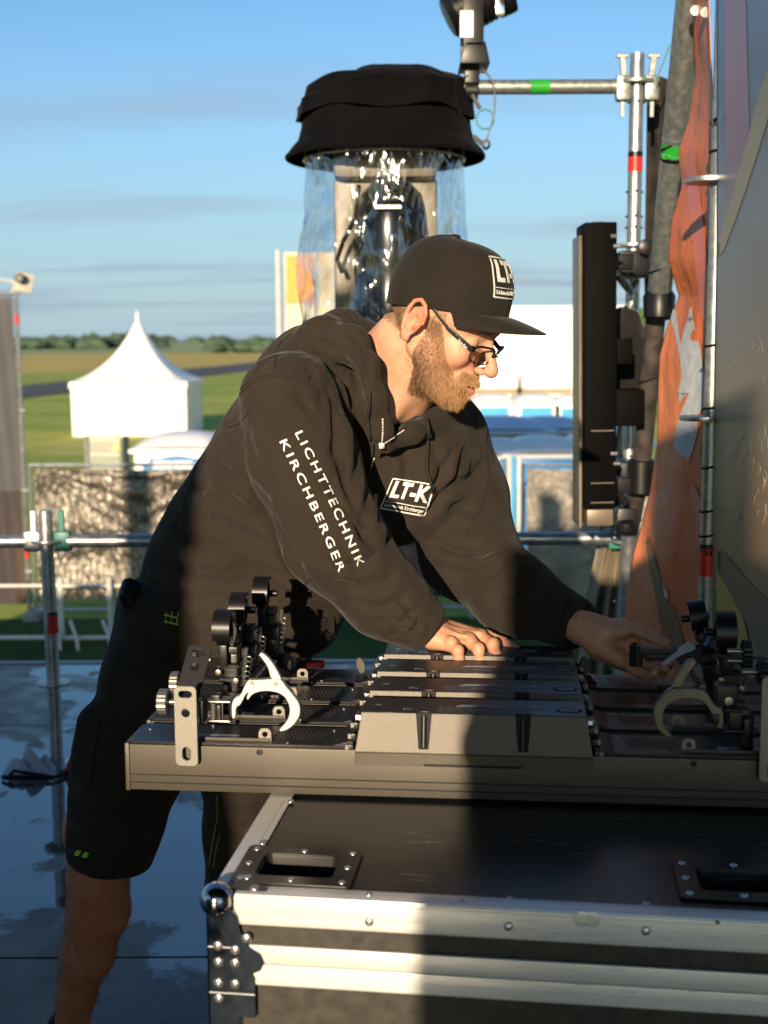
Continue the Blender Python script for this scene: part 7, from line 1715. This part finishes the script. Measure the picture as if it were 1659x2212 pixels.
for yy in (1328, 1342): strap([(355, yy), (368, yy+3), (384, yy+7)], 'green_loop', m_neon, .0015, .0008, sf=hsf if hsf(368, yy) and (not ssf(368, yy) or hsf(368, yy)[0].y < ssf(368, yy)[0].y) else ssf)
for x in (357, 369, 382): strap([(x+3, 1322), (x, 1348)], 'green_loop', m_neon, .0007, .0008, sf=hsf if hsf(368, 1330) and (not ssf(368, 1330) or hsf(368, 1330)[0].y < ssf(368, 1330)[0].y) else ssf)
strap([(470, 1716), (469, 1770), (463, 1800), (457, 1835), (452, 1868)], 'side_stitch', m_yst, .0010, .0006); strap([(475, 1800), (466, 1840), (460, 1875)], 'side_stitch', m_yst, .0008, .0006)
strap([(215, 1560), (205, 1620), (195, 1700)], 'pocket_seam', m_seam, .002)
# belt pouch bump and belt
MB().tube(smoothpts([(P(272, 1262, 2.45)), (P(262, 1285, 2.42)), (P(268, 1305, 2.42))], 1, False) if False else [P(285, 1262, 2.46), P(276, 1285, 2.44), P(282, 1302, 2.45)], .02, 10).build('belt_pouch', m_black, man, smooth=True)
MB().box(P(682, 1435, 2.38), (.035, .02, .014)).build('red_clip', m_red, man, bevel=.003)
# shoes
m_shoe = M('work_shoe', (.015, .014, .013), .6, var=.2)
for (px, Y_) in ((155, 2.52), (560, 2.93)):
    f1 = P(px, 2200, Y_)
    def shoe(p): 
        d = ell(p, (f1.x+.08, Y_-.02, .05), (.15, .052, .05)); d = smin(d, cap(p, (f1.x-.01, Y_, .09), (f1.x-.02, Y_, .04), .048, .045), .03); d = smax(d, .012-p[:, 2], .004); return smax(d, -cap(p, (f1.x, Y_, .10), (f1.x, Y_, .25), .04), .004)
    Vq, Qq = sdf_mesh(shoe, [f1.x-.1, Y_-.1, 0], [f1.x+.26, Y_+.1, .16], .008); ob('shoe', np_mesh('shoe', Vq, Qq), m_shoe, man); MB().box((f1.x+.07, Y_-.02, .007), (.28, .09, .013)).build('sole', m_black, man, bevel=.004)
# ================================================================ BEHIND THE CAMERA: what throws the long shadows
# the photographer, plus case stacks and a drape roll added as shadow casters
m_case2 = M('case_side', (.03, .03, .03), .6)
YB = -1.5
def stack(x0, x1, hgts, label, Yb=YB):  # pile of cases added out of view to cast shadows
    t = thing('shadow_stack_item', label, 'flight case', ((x0+x1)/2, Yb, 0)); z = 0
    for i, h in enumerate(hgts):
        MB().box(((x0+x1)/2, Yb-.35, z+h/2), (x1-x0, .7, h-.01)).build('case_body', m_case2, t, bevel=.01); 
        MB().box(((x0+x1)/2, Yb-.35, z+h-.02), (x1-x0+.006, .706, .03)).build('edge_band', m_alu2, t); z += h
    return t
for i, (a, b, hh, lb) in enumerate(((-2.3, -1.44, [.14, 1.0, .99], 'added shadow casters, tall flight cases stacked behind the photographer at the left, nearest the middle'), (-3.4, -2.32, [.14, 1.0, 1.0], 'second added shadow-casting pile of flight cases at the left behind the photographer'), (-4.5, -3.42, [.14, .95, 1.05], 'third added shadow-casting pile of flight cases at the left behind the photographer'), (-5.6, -4.52, [.14, 1.0, 1.0], 'fourth added shadow-casting pile of flight cases at the left behind the photographer'), (-7.2, -5.62, [.14, 1.0, .98], 'fifth and wider added shadow-casting pile of flight cases at the left behind the photographer'), (-9.4, -7.22, [.14, 1.0, 1.0], 'outermost and widest added shadow-casting pile of flight cases at the left behind the photographer'))): o = stack(a, b, hh, lb); o.name = 'shadow_case_pile'
def photog(p):
    x, y = -.12, -.30
    d = cap(p, (x, y, 1.02), (x, y, 1.38), .17, .185); d = smin(d, cap(p, (x-.17, y, 1.42), (x+.17, y, 1.42), .07), .05)
    d = smin(d, ell(p, (x, y+.0, 1.63), (.085, .10, .125)), .03); d = smin(d, cap(p, (x, y, 1.42), (x, y, 1.55), .06), .03)
    for s in (-1, 1):
        d = smin(d, chain(p, [(x+s*.14, y, 1.42, .06), (x+s*.16, y+.02, 1.16, .05), (x+s*.10, y+.19, 1.40, .035)], .02), .02)
        d = smin(d, chain(p, [(x+s*.09, y, .98, .11), (x+s*.12, y, .5, .075), (x+s*.13, y, .08, .05), (x+s*.13, y+.16, .04, .04)], .03), .03)
    return d
Vp, Qp = sdf_mesh(photog, [-.5, -.65, 0], [.3, .05, 1.85], .016)
ph_ = thing('person', 'photographer standing behind the camera in dark clothes, hands raised to the face', 'person', (-.12, -.3, 0)); ob('body', np_mesh('body', Vp, Qp), m_hood, ph_)
o = stack(-.635, -.19, [.14, .92, .94], 'narrow added shadow-casting stack of flight cases directly behind the photographer'); o.name = 'shadow_case_pile'
MB().tube([(-.36, YB-.3, 0), (-.36, YB-.3, 2.38)], .11, 20).build('shadow_roll', m_blackf, smooth=True)  # unseen upright roll, added to shade the lower banner
tag(bpy.data.objects['shadow_roll'], 'tall added shadow caster shaped as a roll of black drape behind the photographer', 'drape')

o = stack(-2.34, -1.42, [.9], 'large flight case added as a shadow caster on top of the tall pile behind the photographer'); o.name = 'flight_case'; o.location.z = 2.135  # added for the shadow on the right fence panel
o = stack(-2.15, -1.95, [.5], 'small narrow case added as the topmost shadow caster behind the photographer'); o.name = 'shadow_small_case'; o.location.z = 3.04  # added as the peak of that fence shadow

# unseen black canopy, added overhead to cut the sky fill on the stage
rf = thing('fill_canopy', 'added black canopy on four corner towers to block sky fill, above and behind the photographer', 'light blocker', (0, -2, 0))
MB().box((0, -2.2, 5.42), (14, 8.6, .06)).build('fill_block_sheet', m_blackf, rf)
for x in (-6.8, 6.8):
    for y in (-6.3, 1.9): MB().box((x, y, 2.7), (.3, .3, 5.4)).build('tower', m_black, rf)
MB().box((6.9, -2.2, 2.7), (.04, 7.9, 5.3)).build('fill_block_side', m_blackf, rf)  # black sheet added out of view, cuts fill from the right
bpy.context.view_layer.update()
